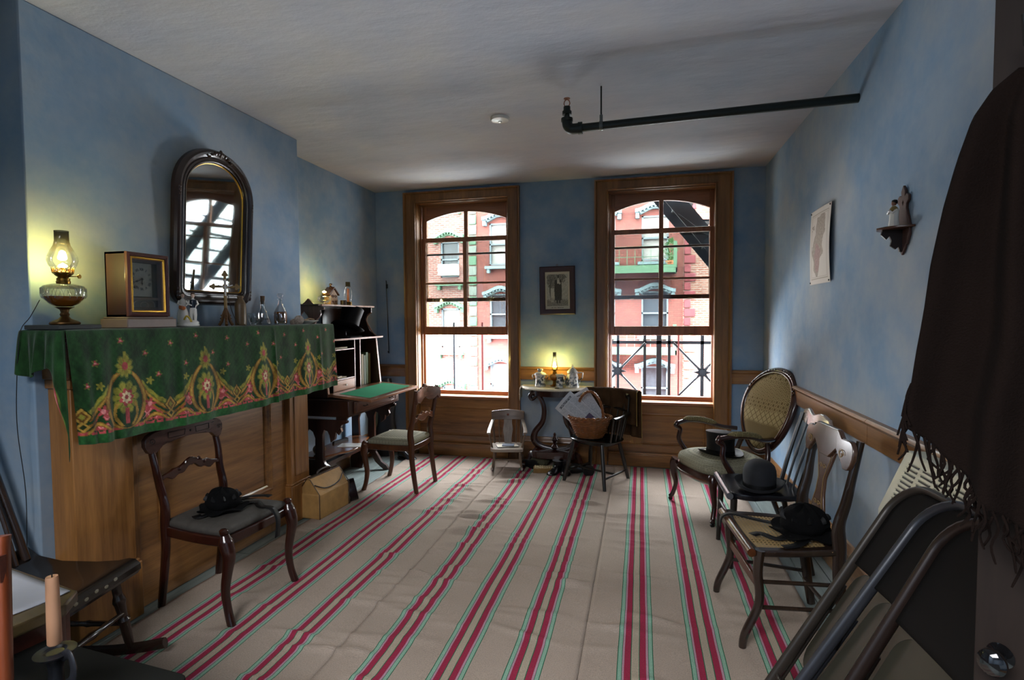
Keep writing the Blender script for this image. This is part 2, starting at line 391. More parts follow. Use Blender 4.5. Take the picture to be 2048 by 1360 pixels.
# ---------------------------------------------------------------- windows
def window(idx, x0, x1, o0, o1):
    # o0/o1: casing outer edges, x0/x1: opening
    i0, i1 = x0+.014, x1-.042 if idx == 2 else x1-.014
    ZT, ZO = 2.585, 2.684
    fr = MB()
    # moulded casing: two stiles + head as mitred sweep
    def cas(w):  # profile across the casing: (across, depth)
        return [(0, 0), (0, .030), (.006, .036), (.012, .030), (.018, .030), (.022, .026), (w*.80, .022), (w*.84, .030), (w*.9, .044), (w, .046), (w, 0)]
    W_ = i0-o0
    path = [((i0, D, 0), (-1, 0, 0)), ((i0, D, ZT), (-1, 0, .80)), ((i1, D, ZT), (1, 0, .80)), ((i1, D, 0), (1, 0, 0))]
    W2 = o1-i1
    rings = []
    for kx, ((px, py, pz), A) in enumerate(path):
        w = W_ if kx < 2 else W2
        rings.append([Vector((px+(-a if kx < 2 else a), D-d, pz+(a*(ZO-ZT)/w if kx in (1, 2) else 0))) for a, d in cas(w)])
    fr.rings(rings)
    win = struct('window_%d' % idx, fr, M_CASE, ang=25)
    P = lambda b, n, mat, **k: b.build(n, mat, win, **k)
    # reveal lining
    b = MB(); b.box((x0, D-.001, .03), (x0+.02, D+.30, 2.60)).box((x1-.02, D-.001, .03), (x1, D+.30, 2.60)); P(b, 'jamb', M_CASE)
    b = MB(); b.box((x0+.02, D-.001, 2.575), (x1-.02, D+.30, 2.60)); P(b, 'head_jamb', M_CASEX)
    for xx, s in ((x0+.02, 1), (x1-.02, -1)):
        b = MB(); b.box((min(xx, xx+s*.016), D+.085, .62), (max(xx, xx+s*.016), D+.10, 2.575)); P(b, 'stop_bead', M_SASH, bev=.003)
    a0, a1 = x0+.02, x1-.02
    b = MB(); b.box((a0, D-.012, .585), (a1, D+.30, .612)); P(b, 'sill', M_SASHX, bev=.005)
    b = MB(); b.box((a0, D+.135, .612), (a1, D+.20, .650)); P(b, 'storm_sill', M_SASHX, bev=.004)
    # window-back panelling down to the floor
    py = D+.03
    b = MB(); b.box((a0, py+.012, .03), (a1, py+.03, .585)); P(b, 'panel_ground', M_OAKX)
    b = MB(); b.box((a0, py, .50), (a1, py+.012, .585)).box((a0, py, .13), (a1, py+.012, .20)).box((a0, py, .20), (a0+.08, py+.012, .50)).box((a1-.08, py, .20), (a1, py+.012, .50))
    P(b, 'panel_frame', M_OAKX, bev=.003)
    b = MB()
    rx0, rx1, rz0, rz1 = a0+.08, a1-.08, .20, .50
    pr = [(0, .0), (.0, -.006), (.012, -.010), (.022, -.004), (.026, .0)]
    def ring(o, dpt): return [(rx0+o, py+.012+dpt, rz0+o), (rx1-o, py+.012+dpt, rz0+o), (rx1-o, py+.012+dpt, rz1-o), (rx0+o, py+.012+dpt, rz1-o)]
    b.rings([ring(o, d_) for o, d_ in pr], False, False); P(b, 'panel_molding', M_OAKX, ang=10)
    b = MB(); b.box((a0, D-.02, 0), (a1, py+.03, .115)).box((a0, D-.026, .115), (a1, py+.03, .13)); P(b, 'window_base', M_OAKX, bev=.004)
    # sashes
    def sash(name, y0, y1, z0, z1, zm, arch=False, thick_top=.045, bot=.055):
        s0, s1 = a0+.004, a1-.004; st = .046
        b = MB(); b.box((s0, y0, z0), (s0+st, y1, z1)).box((s1-st, y0, z0), (s1, y1, z1)).box((s0+st, y0, z0), (s1-st, y1, z0+bot))
        if not arch: b.box((s0+st, y0, z1-thick_top), (s1-st, y1, z1))
        sh = b.build(name, M_SASH, win, bev=.004)
        mid = (s0+s1)/2; ym = (y0+y1)/2
        b = MB(); b.box((mid-.020, y0+.004, z0+bot), (mid+.020, y1-.004, z1-.04)); b.build('muntin', M_SASH, sh, bev=.005)
        b = MB(); b.box((s0+st, y0+.006, zm-.010), (mid-.020, y1-.006, zm+.010)).box((mid+.020, y0+.006, zm-.010), (s1-st, y1-.006, zm+.010)); b.build('muntin', M_SASHX, sh, bev=.004)
        if arch:
            n = 20; xs = [lerp(s0+st, s1-st, k/n) for k in range(n+1)]
            sm = [(x_, z1-.075-.085*(2*(k/n)-1)**2, z1) for k, x_ in enumerate(xs)]
            b = MB(); b.plate(sm, y1-y0, lambda q, t_, d_: (q, ym+d_, t_)); b.build('arched_head', M_SASHX, sh)
        for (xa, xb) in ((s0+st, mid-.020), (mid+.020, s1-st)):
            for (za, zb) in ((z0+bot, zm-.010), (zm+.010, z1-.04)):
                MB().box((xa, ym-.0015, za), (xb, ym+.0015, zb)).build('pane', M_PANE, sh, flat=True)
        for fx in (.22, .78):
            MB().cbox((lerp(s0, s1, fx), y0-.006, z0+.012), (.04, .012, .012)).build('sash_lift', M_BRASS, sh, bev=.004)
        return sh
    sash('lower_sash', D+.10, D+.135, 1.232, 2.235, 1.765, bot=.085)
    sash('upper_sash', D+.14, D+.175, 1.575, 2.575, 2.068, arch=True, bot=.04)
    for x_ in (a0+.004, a1-.024):
        MB().box((x_, D+.14, .65), (x_+.02, D+.175, 1.60)).build('storm_frame', M_SASH, win, bev=.003)
    return win
window(1, WX[0][0], WX[0][1], -2.371, -1.154)
window(2, WX[1][0], WX[1][1], -.432, .785)
# outer brick arch mass behind the reveals is part of the back wall

# ---------------------------------------------------------------- street side: buildings opposite
def brick(name, c1, c2, mort, rough=.9):
    n = NT(name); v = n.coord((1, 1, 1), 'Object', (R(-90), 0, 0))
    br = n.n('TexBrick', ins={'Vector': v, 'Color1': rgb(c1), 'Color2': rgb(c2), 'Mortar': rgb(mort), 'Scale': 1.0, 'Mortar Size': .012, 'Brick Width': .24, 'Row Height': .082})
    c = n.mix(.3, br.outputs[0], n.ramp(n.noise(v, .8, 5), [(.3, (.3,.3,.3)), (.7, (.7,.7,.7))]), 'SOFT_LIGHT')
    n.col(c); n.bump(br.outputs['Fac'], -.4, .01); return n.set(rough)
M_BR1 = brick('brick_pink', '6c3a30', '7c4c42', '7e7974'); M_BR2 = brick('brick_red', '63302a', '6c3a30', '4e332d'); M_BR3 = brick('brick_orange', '6e4436', '7d5547', '80776f')
M_GRN = plain('green_trim_paint', '3d5e46', .6); M_BLU = plain('pale_blue_trim_paint', '667a7f', .6); M_CRIM = plain('crimson_quoin_paint', '6a2b30', .7)
M_SKYPANE = plain('pale_reflection_pane', '84827e', .6); M_DARKW = plain('dim_street_window', '33383d', .15)  # pale street panes: reflections of sky and curtains put into the colour
M_WFR = plain('grey_window_frame', '5d6a70', .6)
FY = 21.0
def far_window(parent, x0, x1, z0, z1, pane=M_SKYPANE, arch=True, split=.5):
    w = MB(); w.box((x0, FY+.02, z0), (x0+.06, FY+.25, z1)).box((x1-.06, FY+.02, z0), (x1, FY+.25, z1)).box((x0, FY+.02, z0), (x1, FY+.25, z0+.06)).box((x0, FY+.02, z1-.06), (x1, FY+.25, z1)).box((x0, FY+.02, lerp(z0, z1, split)-.03), (x1, FY+.2, lerp(z0, z1, split)+.03))
    f = w.build('window', M_WFR, parent)
    zm = lerp(z0, z1, split)
    MB().box((x0+.06, FY+.16, z0+.06), (x1-.06, FY+.18, zm-.03)).build('pane', M_DARKW if pane is M_DARKW else M_SKYPANE, f)
    MB().box((x0+.06, FY+.13, zm+.03), (x1-.06, FY+.15, z1-.06)).build('pane', pane, f)
    return f
def hood(parent, xc, z, w, rise, mat, th=.13):
    n = 16; sm = []
    for k in range(n+1):
        u = 2*k/n-1; zz = z+rise*(cos(u*pi)*.5+.5); sm.append((xc+u*w/2, zz-th, zz))
    b = MB(); b.plate(sm, .34, lambda q, t_, d_: (q, FY-.12+d_, t_)); 
    sm2 = [(q, a-.10, a) for q, a, c in sm[2:-2]]
    b.plate(sm2, .2, lambda q, t_, d_: (q, FY-.06+d_, t_))
    for s in (-1, 1): b.cbox((xc+s*(w/2-.09), FY-.1, z-th-.10), (.14, .22, .22))
    for k in range(9): b.cbox((xc+(k-4)*w/11, FY-.2, z+rise*(cos((k-4)*2/11*pi)*.5+.5)-th-.03), (.06, .12, .06))
    return b.build('window_hood', mat, parent)
def far_sill(parent, xc, z, w, mat):
    b = MB(); b.cbox((xc, FY-.1, z), (w, .26, .11))
    for s in (-1, 1): b.cbox((xc+s*(w/2-.14), FY-.08, z-.13), (.12, .2, .18))
    return b.build('sill', mat, parent)
def building(name, label, x0, x1, mat, wins, z0=-4.5, z1=9.0, dy=0):
    t_ = thing(name, label, 'building', ((x0+x1)/2, FY, 0)); t_.location = (0, 0, 0)
    b = MB(); holed(b, x0, x1, z0, z1, [w[:4] for w in wins], lambda m_, a, b_, c, d: m_.box((a, FY, c), (b_, FY+.3, d)))
    b.build('wall', mat, t_, flat=True)
    MB().box((x0, FY+.3, z0), (x1, FY+8, z1)).build('building_body', M_DARKW, t_, flat=True)
    for w in wins: far_window(t_, *w[:4], pane=w[4])
    MB().box((x0, FY-.45, z1-.5), (x1, FY, z1)).build('cornice', M_WFR if mat is not M_BR1 else M_GRN, t_)
    return t_
S_ = M_SKYPANE; K_ = M_DARKW
b1 = building('brick_building', 'pink brick building across the street with green hoods and green quoin column', -16, -6.65, M_BR1,
    [(x_, x_+.82, z_, z_+h_, p_) for x_ in (-14.6, -12.4, -10.3, -8.24) for z_, h_, p_ in ((3.1, 1.5, K_), (.15, 1.65, S_), (-3.1, 1.62, S_), (6.2, 1.6, S_))])
for xc in (-14.19, -11.99, -9.89, -7.83):
    for z_ in (4.84, 1.95, -1.37, 7.9): hood(b1, xc, z_, 1.36, .24, M_GRN)
    for z_ in (2.92, .02, -3.2, 6.05): far_sill(b1, xc, z_-.12, 1.2, M_GRN)
k = 0; z_ = -4.4
while z_ < 8.4:
    MB().box((-6.98, FY-.07, z_), (-6.65, FY, z_+.38)).build('quoin', M_GRN if k % 2 else plain('grey_green_quoin', '5f6961', .7) if k == 0 else MATS.setdefault('gq', plain('grey_green_quoin_b', '5f6961', .7)), b1, bev=.02, seg=1); z_ += .42; k += 1
b2 = building('brick_building', 'dark red brick building opposite the second window, with pale blue hoods and a balcony', -6.65, 1.53, M_BR2,
    [(x_, x_+1.0, z_, z_+h_, p_) for x_, in ((-6.1,), (-4.05,), (-2.0,), (.0,)) for z_, h_, p_ in ((3.55, 1.72, S_), (.70, 1.68, K_), (-2.2, 1.68, K_ if x_ > -1 else S_), (6.5, 1.7, S_))])
for xc in (-5.6, -3.55, -1.5, .5):
    for z_ in (5.5, 2.46, -.42, 8.3): hood(b2, xc, z_, 1.5, .24, M_BLU)
    for z_ in (3.45, .6, -2.3, 6.4): far_sill(b2, xc, z_, 1.3, M_BLU)
b3 = building('brick_building', 'pale orange brick building opposite, at far right with crimson quoins', 1.53, 9, M_BR3,
    [(x_, x_+1.0, z_, z_+1.7, S_) for x_ in (3.2, 5.4, 7.4) for z_ in (3.5, .6, -2.3, 6.4)])
z_ = -4.3; k = 0; m_q = [M_CRIM, plain('salmon_quoin', '8a5c4b', .7)]  # quoins: crimson higher up, paler salmon lower down
while z_ < 8:
    MB().box((1.56, FY-.07, z_), (1.97 if k % 2 else 1.80, FY, z_+.30)).build('quoin', m_q[0] if z_ > .9 else m_q[1], b3, bev=.02, seg=1); z_ += .335; k += 1
# air conditioner in the left building
t = thing('window_air_conditioner', 'white window air conditioner on the pink brick building across the street', 'air conditioner', (-7.83, 20.7, 3.17))
MB().box((-.41, -.05, 0), (.41, .42, .46)).build('housing', M_WHITE, t, bev=.02)
b = MB()
for i in range(9): b.box((-.36, -.07, .05+i*.042), (.22, -.05, .07+i*.042))
b.build('grille', plain('grey_grille', '9a9c9c', .6), t)
# green balcony of the middle building
def balcony(z, nm):
    t_ = thing('balcony', nm, 'balcony', (-1, 20.5, z))
    b = MB(); b.box((-2.4, -.5, -.02), (2.25, .48, .05)).box((-2.4, -.55, -.12), (2.25, -.5, .16)).box((2.2, -.55, -.12), (2.25, .48, .16)); b.build('platform', M_GRN, t_)
    b = MB(); b.box((-2.4, -.54, .82), (2.25, -.51, .85)).box((-2.4, -.54, .45), (2.25, -.51, .47)); b.build('handrail', M_GRN, t_)
    for i in range(17): MB().cbox((-2.35+i*.283, -.525, .45), (.022, .022, .8)).build('baluster', M_GRN, t_)
    MB().box((2.12, -.56, .05), (2.24, -.44, 1.0)).build('corner_post', M_GRN, t_)
    b = MB()
    for x_ in (-2.2, -.4, 1.7): b.prism([(0, 0), (.9, 0), (0, -.9)], -.03, .03, lambda a, c, d_, x_=x_: (x_+d_, .48-a, -.1+c))
    b.build('bracket', M_GRN, t_)
    return t_
balcony(3.13, 'upper green iron balcony on the red brick building, carrying the potted plant')
balcony(.12, 'lower green iron balcony on the red brick building, below the third-storey windows')
t = thing('potted_plant', 'leafy green plant in a terracotta pot on the balcony across the street', 'plant', (1.03, 20.35, 3.18))
MB().lathe([(.10, 0), (.15, .22), (.17, .22), (.17, .28), (.14, .28)], 14).build('pot', plain('terracotta', 'a86c48', .8), t)
b = MB(); rn = random.Random(3)
for i in range(130):
    a = rn.random()*6.28; h = .25+rn.random()*.8; r_ = .04+.22*sin(min(1, (h-.2)/.8)*pi)*rn.random(); p = Vector((r_*cos(a), r_*sin(a), h)); q = p+Vector((.1*cos(a), .1*sin(a), .08)); w_ = Vector((-sin(a), cos(a), 0))*.035
    m2 = (p+q)/2+Vector((0, 0, .03)); b.add([p, m2+w_, q, m2-w_], [(0, 1, 2, 3)])
b.build('foliage', plain('plant_green', '3f6b3a', .6), t, kind='stuff', flat=True)
struct('street', MB().box((-40, D+.4, -9.2), (40, FY, -9)), plain('asphalt', '6a6a6c', .9))
b_ = struct('wall_street_front', MB().box((-12, D+.05, ZC+.25), (12, D+.3, 8)).box((-12, D+.05, -9), (-3.0, D+.3, ZC+.25)).box((1.35, D+.05, -9), (12, D+.3, ZC+.25)).box((-3.0, D+.05, -9), (1.35, D+.3, -.15)), M_BR2, flat=True)

# ---------------------------------------------------------------- own fire escape outside the windows
t = thing('fire_escape', 'dark iron fire escape outside the right window, with crossed railing and stair', 'fire escape', (.2, 5.8, 0)); t.location = (0, 0, 0)
RY_ = 6.25
b = MB()
for x_ in [(-1.3+.1*i) for i in range(34)]: b.box((x_, 5.42, .27), (x_+.045, 6.27, .29))
b.build('platform', M_BLACK, t)
b = MB(); b.box((-1.35, RY_-.015, 1.095), (2.2, RY_+.015, 1.13)).box((-1.35, RY_-.015, .27), (2.2, RY_+.015, .31)); b.build('handrail', M_BLACK, t)
for x_, w_ in ((.04, .03), (.197, .055), (.31, .03), (.666, .035), (-.262, .03), (1.13, .05), (-.74, .05)): MB().cbox((x_, RY_, .74), (w_, .03, .93 if w_ < .05 else .98)).build('post', M_BLACK, t)
MB().cbox((.408, RY_-.05, .75), (.014, .014, .96)).build('rod', plain('rust_red_rod', '6a2018', .6), t)
def cross(xc):
    zc = .78; b = MB()
    for dx in (-.31, .31):
        for dz in (-.33, .33): b.tube([(xc, RY_-.02, zc), (xc+dx, RY_-.02, zc+dz)], .014, 6)
    for k in range(8):
        a = k*pi/4+pi/8*0; b.prism([(0, .03), (.10, 0), (0, -.03)], -.008, .008, lambda u, v, w_, a=a: (xc+u*cos(a)-v*sin(a), RY_-.04+w_, zc+u*sin(a)+v*cos(a)))
    b.lathe([(.0, -.02), (.035, -.02), (.035, .02), (0, .02)], 12, T(xc, RY_-.04, zc) @ RX(90)); b.build('cross_brace', M_BLACK, t)
for xc in (-.262, .666, 1.6): cross(xc)
sl = -1.27
def zl(x_): return 2.572+(x_-.227)*sl
for y_ in (5.58, 6.2):
    b = MB(); b.plate([(-.55, zl(-.55), zl(-.55)+.26), (1.65, zl(1.65), zl(1.65)+.26)], .012, lambda q, a, d_: (q, y_+d_, a)); b.build('stair_stringer', M_BLACK, t)
for i in range(14):
    x_ = -.48+i*.16; MB().box((x_, 5.58, zl(x_)+.10), (x_+.19, 6.2, zl(x_)+.12)).build('tread', M_BLACK, t)
b = MB()
for y_ in (5.58, 6.2): b.tube([(-.5, y_, zl(-.5)+.95), (1.6, y_, zl(1.6)+.95)], .012, 6)
b.tube([(.35, 5.56, zl(.35)+.02), (.95, 5.56, zl(.95)+.3)], .006, 5)
b.build('stair_rail', M_BLACK, t)
t = thing('drop_rods', 'two thin vertical iron rods outside the left window', 'rods', (-2.1, 6.25, 0)); t.location = (0, 0, 0)
MB().cbox((-2.285, 6.25, -.6), (.018, .018, 3.9)).build('rod', M_BLACK, t); MB().cbox((-1.912, 6.25, -.6), (.024, .02, 3.9)).build('rod', plain('dark_red_rod', '6e2a20', .6), t)
# ---------------------------------------------------------------- striped carpet
def carpet_mat():
    n = NT('striped_carpet'); v = n.coord(); sp = n.n('SeparateXYZ', ins={0: v}); X = sp.outputs[0]
    wob = n.math('MULTIPLY', n.math('SUBTRACT', n.noise(n.coord((.6, 1, 1)), 2.2, 2), .5), .010)
    # local motif coordinate, three motifs per breadth
    q = n.math('FLOORED_MODULO', n.math('ADD', n.math('SUBTRACT', X, .145), wob), .2875); fac = n.math('DIVIDE', q, .2875)
    inside = n.math('MULTIPLY', n.math('GREATER_THAN', X, .14), n.math('LESS_THAN', X, .87))
    beige = 'a6978a'; g1 = '1f6047'; g2 = '86ab96'; red = '962f48'; pk = 'b08a98'; bg = 'a89c8a'
    u = 1344*.2875
    st = [(0, g1), (4, g2), (23, g1), (26, pk), (37, red), (70, g1), (74, bg), (114, g1), (118, red), (152, pk), (164, g1), (167, g2), (186, g1), (191, beige)]
    c = n.ramp(fac, [(a/u, k_) for a, k_ in st], 'CONSTANT')
    c = n.mix(inside, beige, c)
    w = n.n('TexWave', ins={'Vector': n.coord((1, 1, 1)), 'Scale': 55, 'Distortion': 1.5, 'Detail': 1}, bands_direction='Y')
    sp_ = n.noise(v, 260, 2); dirt = n.noise(v, 1.6, 4)
    c = n.mix(.5, c, n.ramp(sp_, [(.3, (.55, .55, .55)), (.7, (1.25, 1.22, 1.2))]), 'MULTIPLY')
    c = n.mix(.5, c, n.ramp(dirt, [(.3, (.72, .70, .68)), (.7, (1.1, 1.1, 1.1))]), 'MULTIPLY')
    n.col(c); n.bump(n.math('ADD', sp_, n.math('MULTIPLY', w.outputs[1], .6)), .35, .003); return n.set(.95, 0, .1)
M_CARP = carpet_mat()
CP0, CPW = -2.245, 1.0055
carp = thing('striped_carpet', 'beige wool carpet with pairs of red stripes edged in green, covering the floor', 'carpet', (CP0, 0, 0))
rn = random.Random(11); RIP = []
for i in range(420):
    x_ = rn.random()*3.0; seam = min(abs(x_-s_) for s_ in (1.0, 2.01)); 
    if seam > .25 and rn.random() < .62: continue
    RIP.append((x_, .9+rn.random()*4.0, .05+rn.random()*.10, .012+rn.random()*.016, (.006+rn.random()*.012)*(1 if seam < .3 else .55), rn.uniform(-.25, .25)))
RA = np.array(RIP)
def ripple(x, y):
    dx = x-RA[:, 0]; dy = y-RA[:, 1]-dx*RA[:, 5]
    return float(np.sum(RA[:, 4]*np.exp(-(dx/RA[:, 2])**2-(dy/RA[:, 3])**2)))
for k in range(3):
    nu, nv = 56, 330; Y0, Y1 = .55, 4.985
    xs = np.linspace(0, CPW-.001, nu)+k*CPW; ys = np.linspace(Y0, Y1, nv)
    GX, GY = np.meshgrid(xs, ys); Z = np.full_like(GX, .006)
    for rx, ry, sx, sy, am, sk in RIP: 
        if xs[0]-.3 < rx < xs[-1]+.3:
            dx = GX-rx; Z += am*np.exp(-(dx/sx)**2-((GY-ry-dx*sk)/sy)**2)
    Z += .0025*np.sin(GX*9+GY*3)+.002*np.sin(GY*7-GX*2)+.0035
    if k == 2: Z += .02*np.exp(-((GX-3.01)/.02)**2)*(np.sin(GY*6)*.5+.5); 
    edge = np.ones_like(GX)
    wig = (.012*np.sin(GY*2.1)+.008*np.sin(GY*5)) if k != 1 else 0*GY
    if k == 0: GX = GX+wig*np.clip(1-(GX/.15), 0, 1)
    if k == 2: GX = GX+wig*np.clip((GX-2.87)/.15, 0, 1)
    b = MB(); b.v = [(float(a)-k*CPW, float(c), float(d_)) for a, c, d_ in zip(GX.ravel(), GY.ravel(), Z.ravel())]
    b.f = [(j*nu+i, j*nu+i+1, (j+1)*nu+i+1, (j+1)*nu+i) for j in range(nv-1) for i in range(nu-1)]
    # hem skirt so the cloth has thickness
    b.build('carpet_breadth', M_CARP, carp, loc=(k*CPW, 0, 0), solid=.004, ang=180)

# ---------------------------------------------------------------- mantelpiece
MX = -2.37
mt = thing('mantelpiece', 'grained oak mantelpiece with panelled fireboard on the chimney breast', 'mantelpiece', (XC, 2.5, 0)); 
def mp(b, n, mat=M_OAK, **k): 
    b.v = [(p[0]-XC, p[1]-2.5, p[2]) for p in b.v]; return b.build(n, mat, mt, **k)
Y0, Y1 = 1.69, 3.30
for ya, yb in ((Y0, Y0+.27), (Y1-.20, Y1)):
    b = MB(); b.box((XC, ya, 0), (MX+.045, yb, 1.16)).box((XC, ya-.015, 0), (MX+.06, yb+.015, .26)).box((XC, ya-.01, .26), (MX+.052, yb+.01, .275)).box((XC, ya-.012, 1.12), (MX+.06, yb+.012, 1.16))
    p = mp(b, 'pilaster', bev=.004)
    if yb > 3:
        MB().box((MX+.045-XC, ya+.04-2.5, .32), (MX+.052-XC, yb-.04-2.5, 1.08)).build('raised_strip', M_OAK, p, bev=.003)
mp(MB().box((XC, Y0-.02, 1.16), (MX+.07, Y1+.02, 1.33)), 'frieze', M_OAKY, bev=.004)
b = MB(); b.box((XC, 1.625, 1.333), (-2.222, 3.45, 1.366)).box((XC, 1.65, 1.315), (-2.26, 3.42, 1.333)); mp(b, 'shelf', M_OAKY, bev=.006)
b = MB(); fy0, fy1 = Y0+.27, Y1-.20; px = MX-.015
b.box((XC, fy0, .0), (px, fy1, 1.16)); mp(b, 'fireboard', M_OAKY)
b = MB(); f0, f1, z0, z1 = fy0+.17, fy1-.16, .30, 1.02
b.box((px, fy0, 0), (px+.022, f0, 1.16)).box((px, f1, 0), (px+.022, fy1, 1.16)).box((px, f0, 0), (px+.022, f1, z0)).box((px, f0, z1), (px+.022, f1, 1.16)); mp(b, 'panel_frame', M_OAKY, bev=.003)
b = MB()
def rr(o, d_): return [(px+d_, f0+o, z0+o), (px+d_, f1-o, z0+o), (px+d_, f1-o, z1-o), (px+d_, f0+o, z1-o)]
b.rings([rr(-.012, .022), rr(-.012, .030), rr(-.004, .034), rr(.004, .028), rr(.012, .016), rr(.022, .012), rr(.026, 0.002)], False, False); mp(b, 'panel_molding', M_OAKY, ang=15)
b = MB(); b.box((px, fy0+.02, 0), (px+.03, fy0+.05, 1.16)); mp(b, 'bead_strip', bev=.004)

# green velvet mantel cloth, printed border
def cloth_pattern(S, Tt, L, Hh):
    # S along the shelf (0..L), Tt height above hem
    C = np.zeros(S.shape+(3,)); base = np.array(rgb('1c3f1c')[:3]); C[:] = base
    nz = np.vectorize(lambda a, c: noise.noise(Vector((a*14, c*14, 3.1))))(S[::4, ::4], Tt[::4, ::4])
    nz = np.kron(nz, np.ones((4, 4)))[:S.shape[0], :S.shape[1]]
    n2 = np.sin(S*210+nz*5)*np.sin(Tt*190+nz*7)
    gold = np.array(rgb('b08a3a')[:3]); gold2 = np.array(rgb('8a5c22')[:3]); olive = np.array(rgb('8f8a34')[:3]); olive2 = np.array(rgb('5d6a2c')[:3])
    red = np.array(rgb('b0484a')[:3]); pink = np.array(rgb('d98a86')[:3]); hem = np.array(rgb('225426')[:3]); dark = np.array(rgb('22300f')[:3])
    def put(mask, c): C[mask] = c
    P = .435; c0 = .235
    X = (S-c0+P/2) % P-P/2; A = np.abs(X); t_ = Tt
    put(t_ < .045, hem)
    # field flowers
    for i, (sx, sz) in enumerate([(.10,.33),(.22,.42),(.34,.36),(.47,.40),(.55,.30),(.62,.43),(.73,.34),(.83,.41),(.98,.37),(1.07,.43),(1.2,.36),(1.31,.41),(1.42,.34),(1.5,.43),(1.66,.38),(1.76,.43),(1.86,.34),(.05,.24),(.40,.26),(.83,.27),(1.27,.27),(1.7,.26)]):
        d = np.hypot(S-sx, t_-sz); a = np.arctan2(t_-sz, S-sx); put(d < .016*(.75+.35*np.cos(5*a)), olive2); put(d < .011*(.8+.3*np.cos(3*a+1)), red*.75); put(d < .004, pink)
    # festoon bands between arches
    fz = .115+.17*np.exp(-((P/2-A)-P/2)**2/.0060)
    bandmask = lambda zz, w: np.abs(t_-zz) < w
    f1_ = .10+.16*(np.cos(np.clip((P/2-A)/(P/2)*0+A/(P/2), 0, 1)*pi)*.5+.5)
    out = A > .085
    put(bandmask(f1_+.022, .014)&out, olive2); put(bandmask(f1_+.024+.005*np.sin(A*150), .009)&out, olive)
    put(bandmask(f1_, .010)&out, gold2); put(bandmask(f1_+.001, .0055)&out, gold)
    put(bandmask(f1_-.028, .006)&out, gold2*1.1)
    leaf = (np.sin(A*120+1)+np.sin(t_*130))*.5
    # red leaves under the band
    put(out&(t_ < f1_-.034)&(t_ > .055)&(leaf+nz > -.05)&(A > .10)&(A < .19), red); put(out&(t_ < f1_-.04)&(t_ > .06)&(np.abs(leaf+nz-.35) < .12)&(A < .19), pink)
    # bottom scroll
    bz = .062+.018*np.cos(X*2*pi/P*3); put(np.abs(t_-bz) < .009, gold2); put(np.abs(t_-bz) < .005, gold)
    lf = np.abs(np.sin(S*75+nz*2)); put((t_ > .038)&(t_ < .058-.010*lf)&(lf > .35), red)
    # medallion between arches
    dm = (P/2-A)/.030+np.abs(t_-.115)/.036; put(dm < 1.25, dark); put(dm < 1.05, gold); put(dm < .7, gold2*.6); put(dm < .4, olive)
    for dz in (.172,): 
        dm2 = (P/2-A)/.024+np.abs(t_-.072)/.022; put(dm2 < 1, gold); put(dm2 < .5, dark)
    # pointed arch frame
    yy = (t_-.165); rx = .098*np.sqrt(np.clip(1-(yy/.125)**2, 0, 1)); rx = np.where(yy > 0, rx*(1-.25*np.clip(yy/.125, 0, 1)), rx)
    inn = (np.abs(yy) < .125)
    put((A < rx)&inn, base*1.0); 
    ring_ = (np.abs(A-rx) < .013)&inn; put(ring_, gold2); put((np.abs(A-rx) < .007)&inn, gold)
    # inner flower
    d = np.hypot(X, (t_-.175)*.9); a = np.arctan2(t_-.175, X)
    pet = .060*(.78+.24*np.abs(np.cos(a*5))); put(d < pet+.006, olive2); put(d < pet, olive); put((d < pet*.97)&(np.abs(np.cos(a*5)) < .22), olive2*.8)
    put(d < .036*(.7+.3*np.abs(np.cos(a*3.5))), red); put(d < .022*(.7+.4*np.abs(np.cos(a*4))), np.array(rgb('d8c49a')[:3])); put(d < .009, red*.7)
    for s_ in (-1, 1):
        put((np.abs(X-s_*(.022+.030*np.sin((t_-.05)*26))) < .007)&(t_ > .05)&(t_ < .15), gold)
    put((np.abs(X) < .010)&(t_ > .06)&(t_ < .13), red)
    # finial fan
    d = np.hypot(X, (t_-.315)); a = np.arctan2(t_-.300, X); fan = .046*(.75+.3*np.abs(np.cos(a*4.5)))*(1-.12*np.abs(X)/.04)
    dd = np.hypot(X, (t_-.310)*.82); put(dd < fan, olive2); put(dd < fan*.85, olive); put((dd < fan*.8)&(np.abs(np.cos(a*4.5)) < .3), gold2); put(dd < .015, red); put((A < .006)&(t_ > .335)&(t_ < .375), olive)
    # side blossoms
    for s_ in (-1, 1):
        d = np.hypot(X-s_*.122, t_-.13); a = np.arctan2(t_-.13, X-s_*.122); put(d < .026*(.75+.3*np.cos(5*a)), red); put(d < .010, pink)
        d = np.hypot(X-s_*.125, t_-.235); put(d < .018*(.8+.3*np.cos(5*np.arctan2(t_-.235, X-s_*.125))), olive)
    C *= (1+.18*n2+.35*nz)[..., None]
    return np.clip(C, 0, 1)
M_VELV = attr_mat('printed_velvet', .85, .15, 180, .25, mottle=26)
CY0, CY1 = 1.60, 3.465; CL = CY1-CY0; CH = .465
nu = 560; 
nvt, nvd = 14, 150
us = np.linspace(0, 1, nu)
def fold(s_, dn):   # outward displacement of the hanging part, dn = 0 (shelf edge) .. 1 (hem)
    f = 0
    for k_, (ph, am, fr) in enumerate(((.3, .010, 13), (1.7, .006, 29), (.9, .004, 47))): f += am*sin(s_*fr+ph)
    f += .022*math.exp(-((s_-.12)/.03)**2)-.018*math.exp(-((s_-.18)/.02)**2)+.02*math.exp(-((s_-.05)/.03)**2)
    f += .02*math.exp(-((s_-1.21)/.012)**2)-.012*math.exp(-((s_-1.60)/.05)**2)+.016*math.exp(-((s_-1.68)/.02)**2)+.012*math.exp(-((s_-.52)/.02)**2)
    return f*(dn**.7)
b = MB(); V = []; 
rows = nvt+nvd; ZS = 1.3685
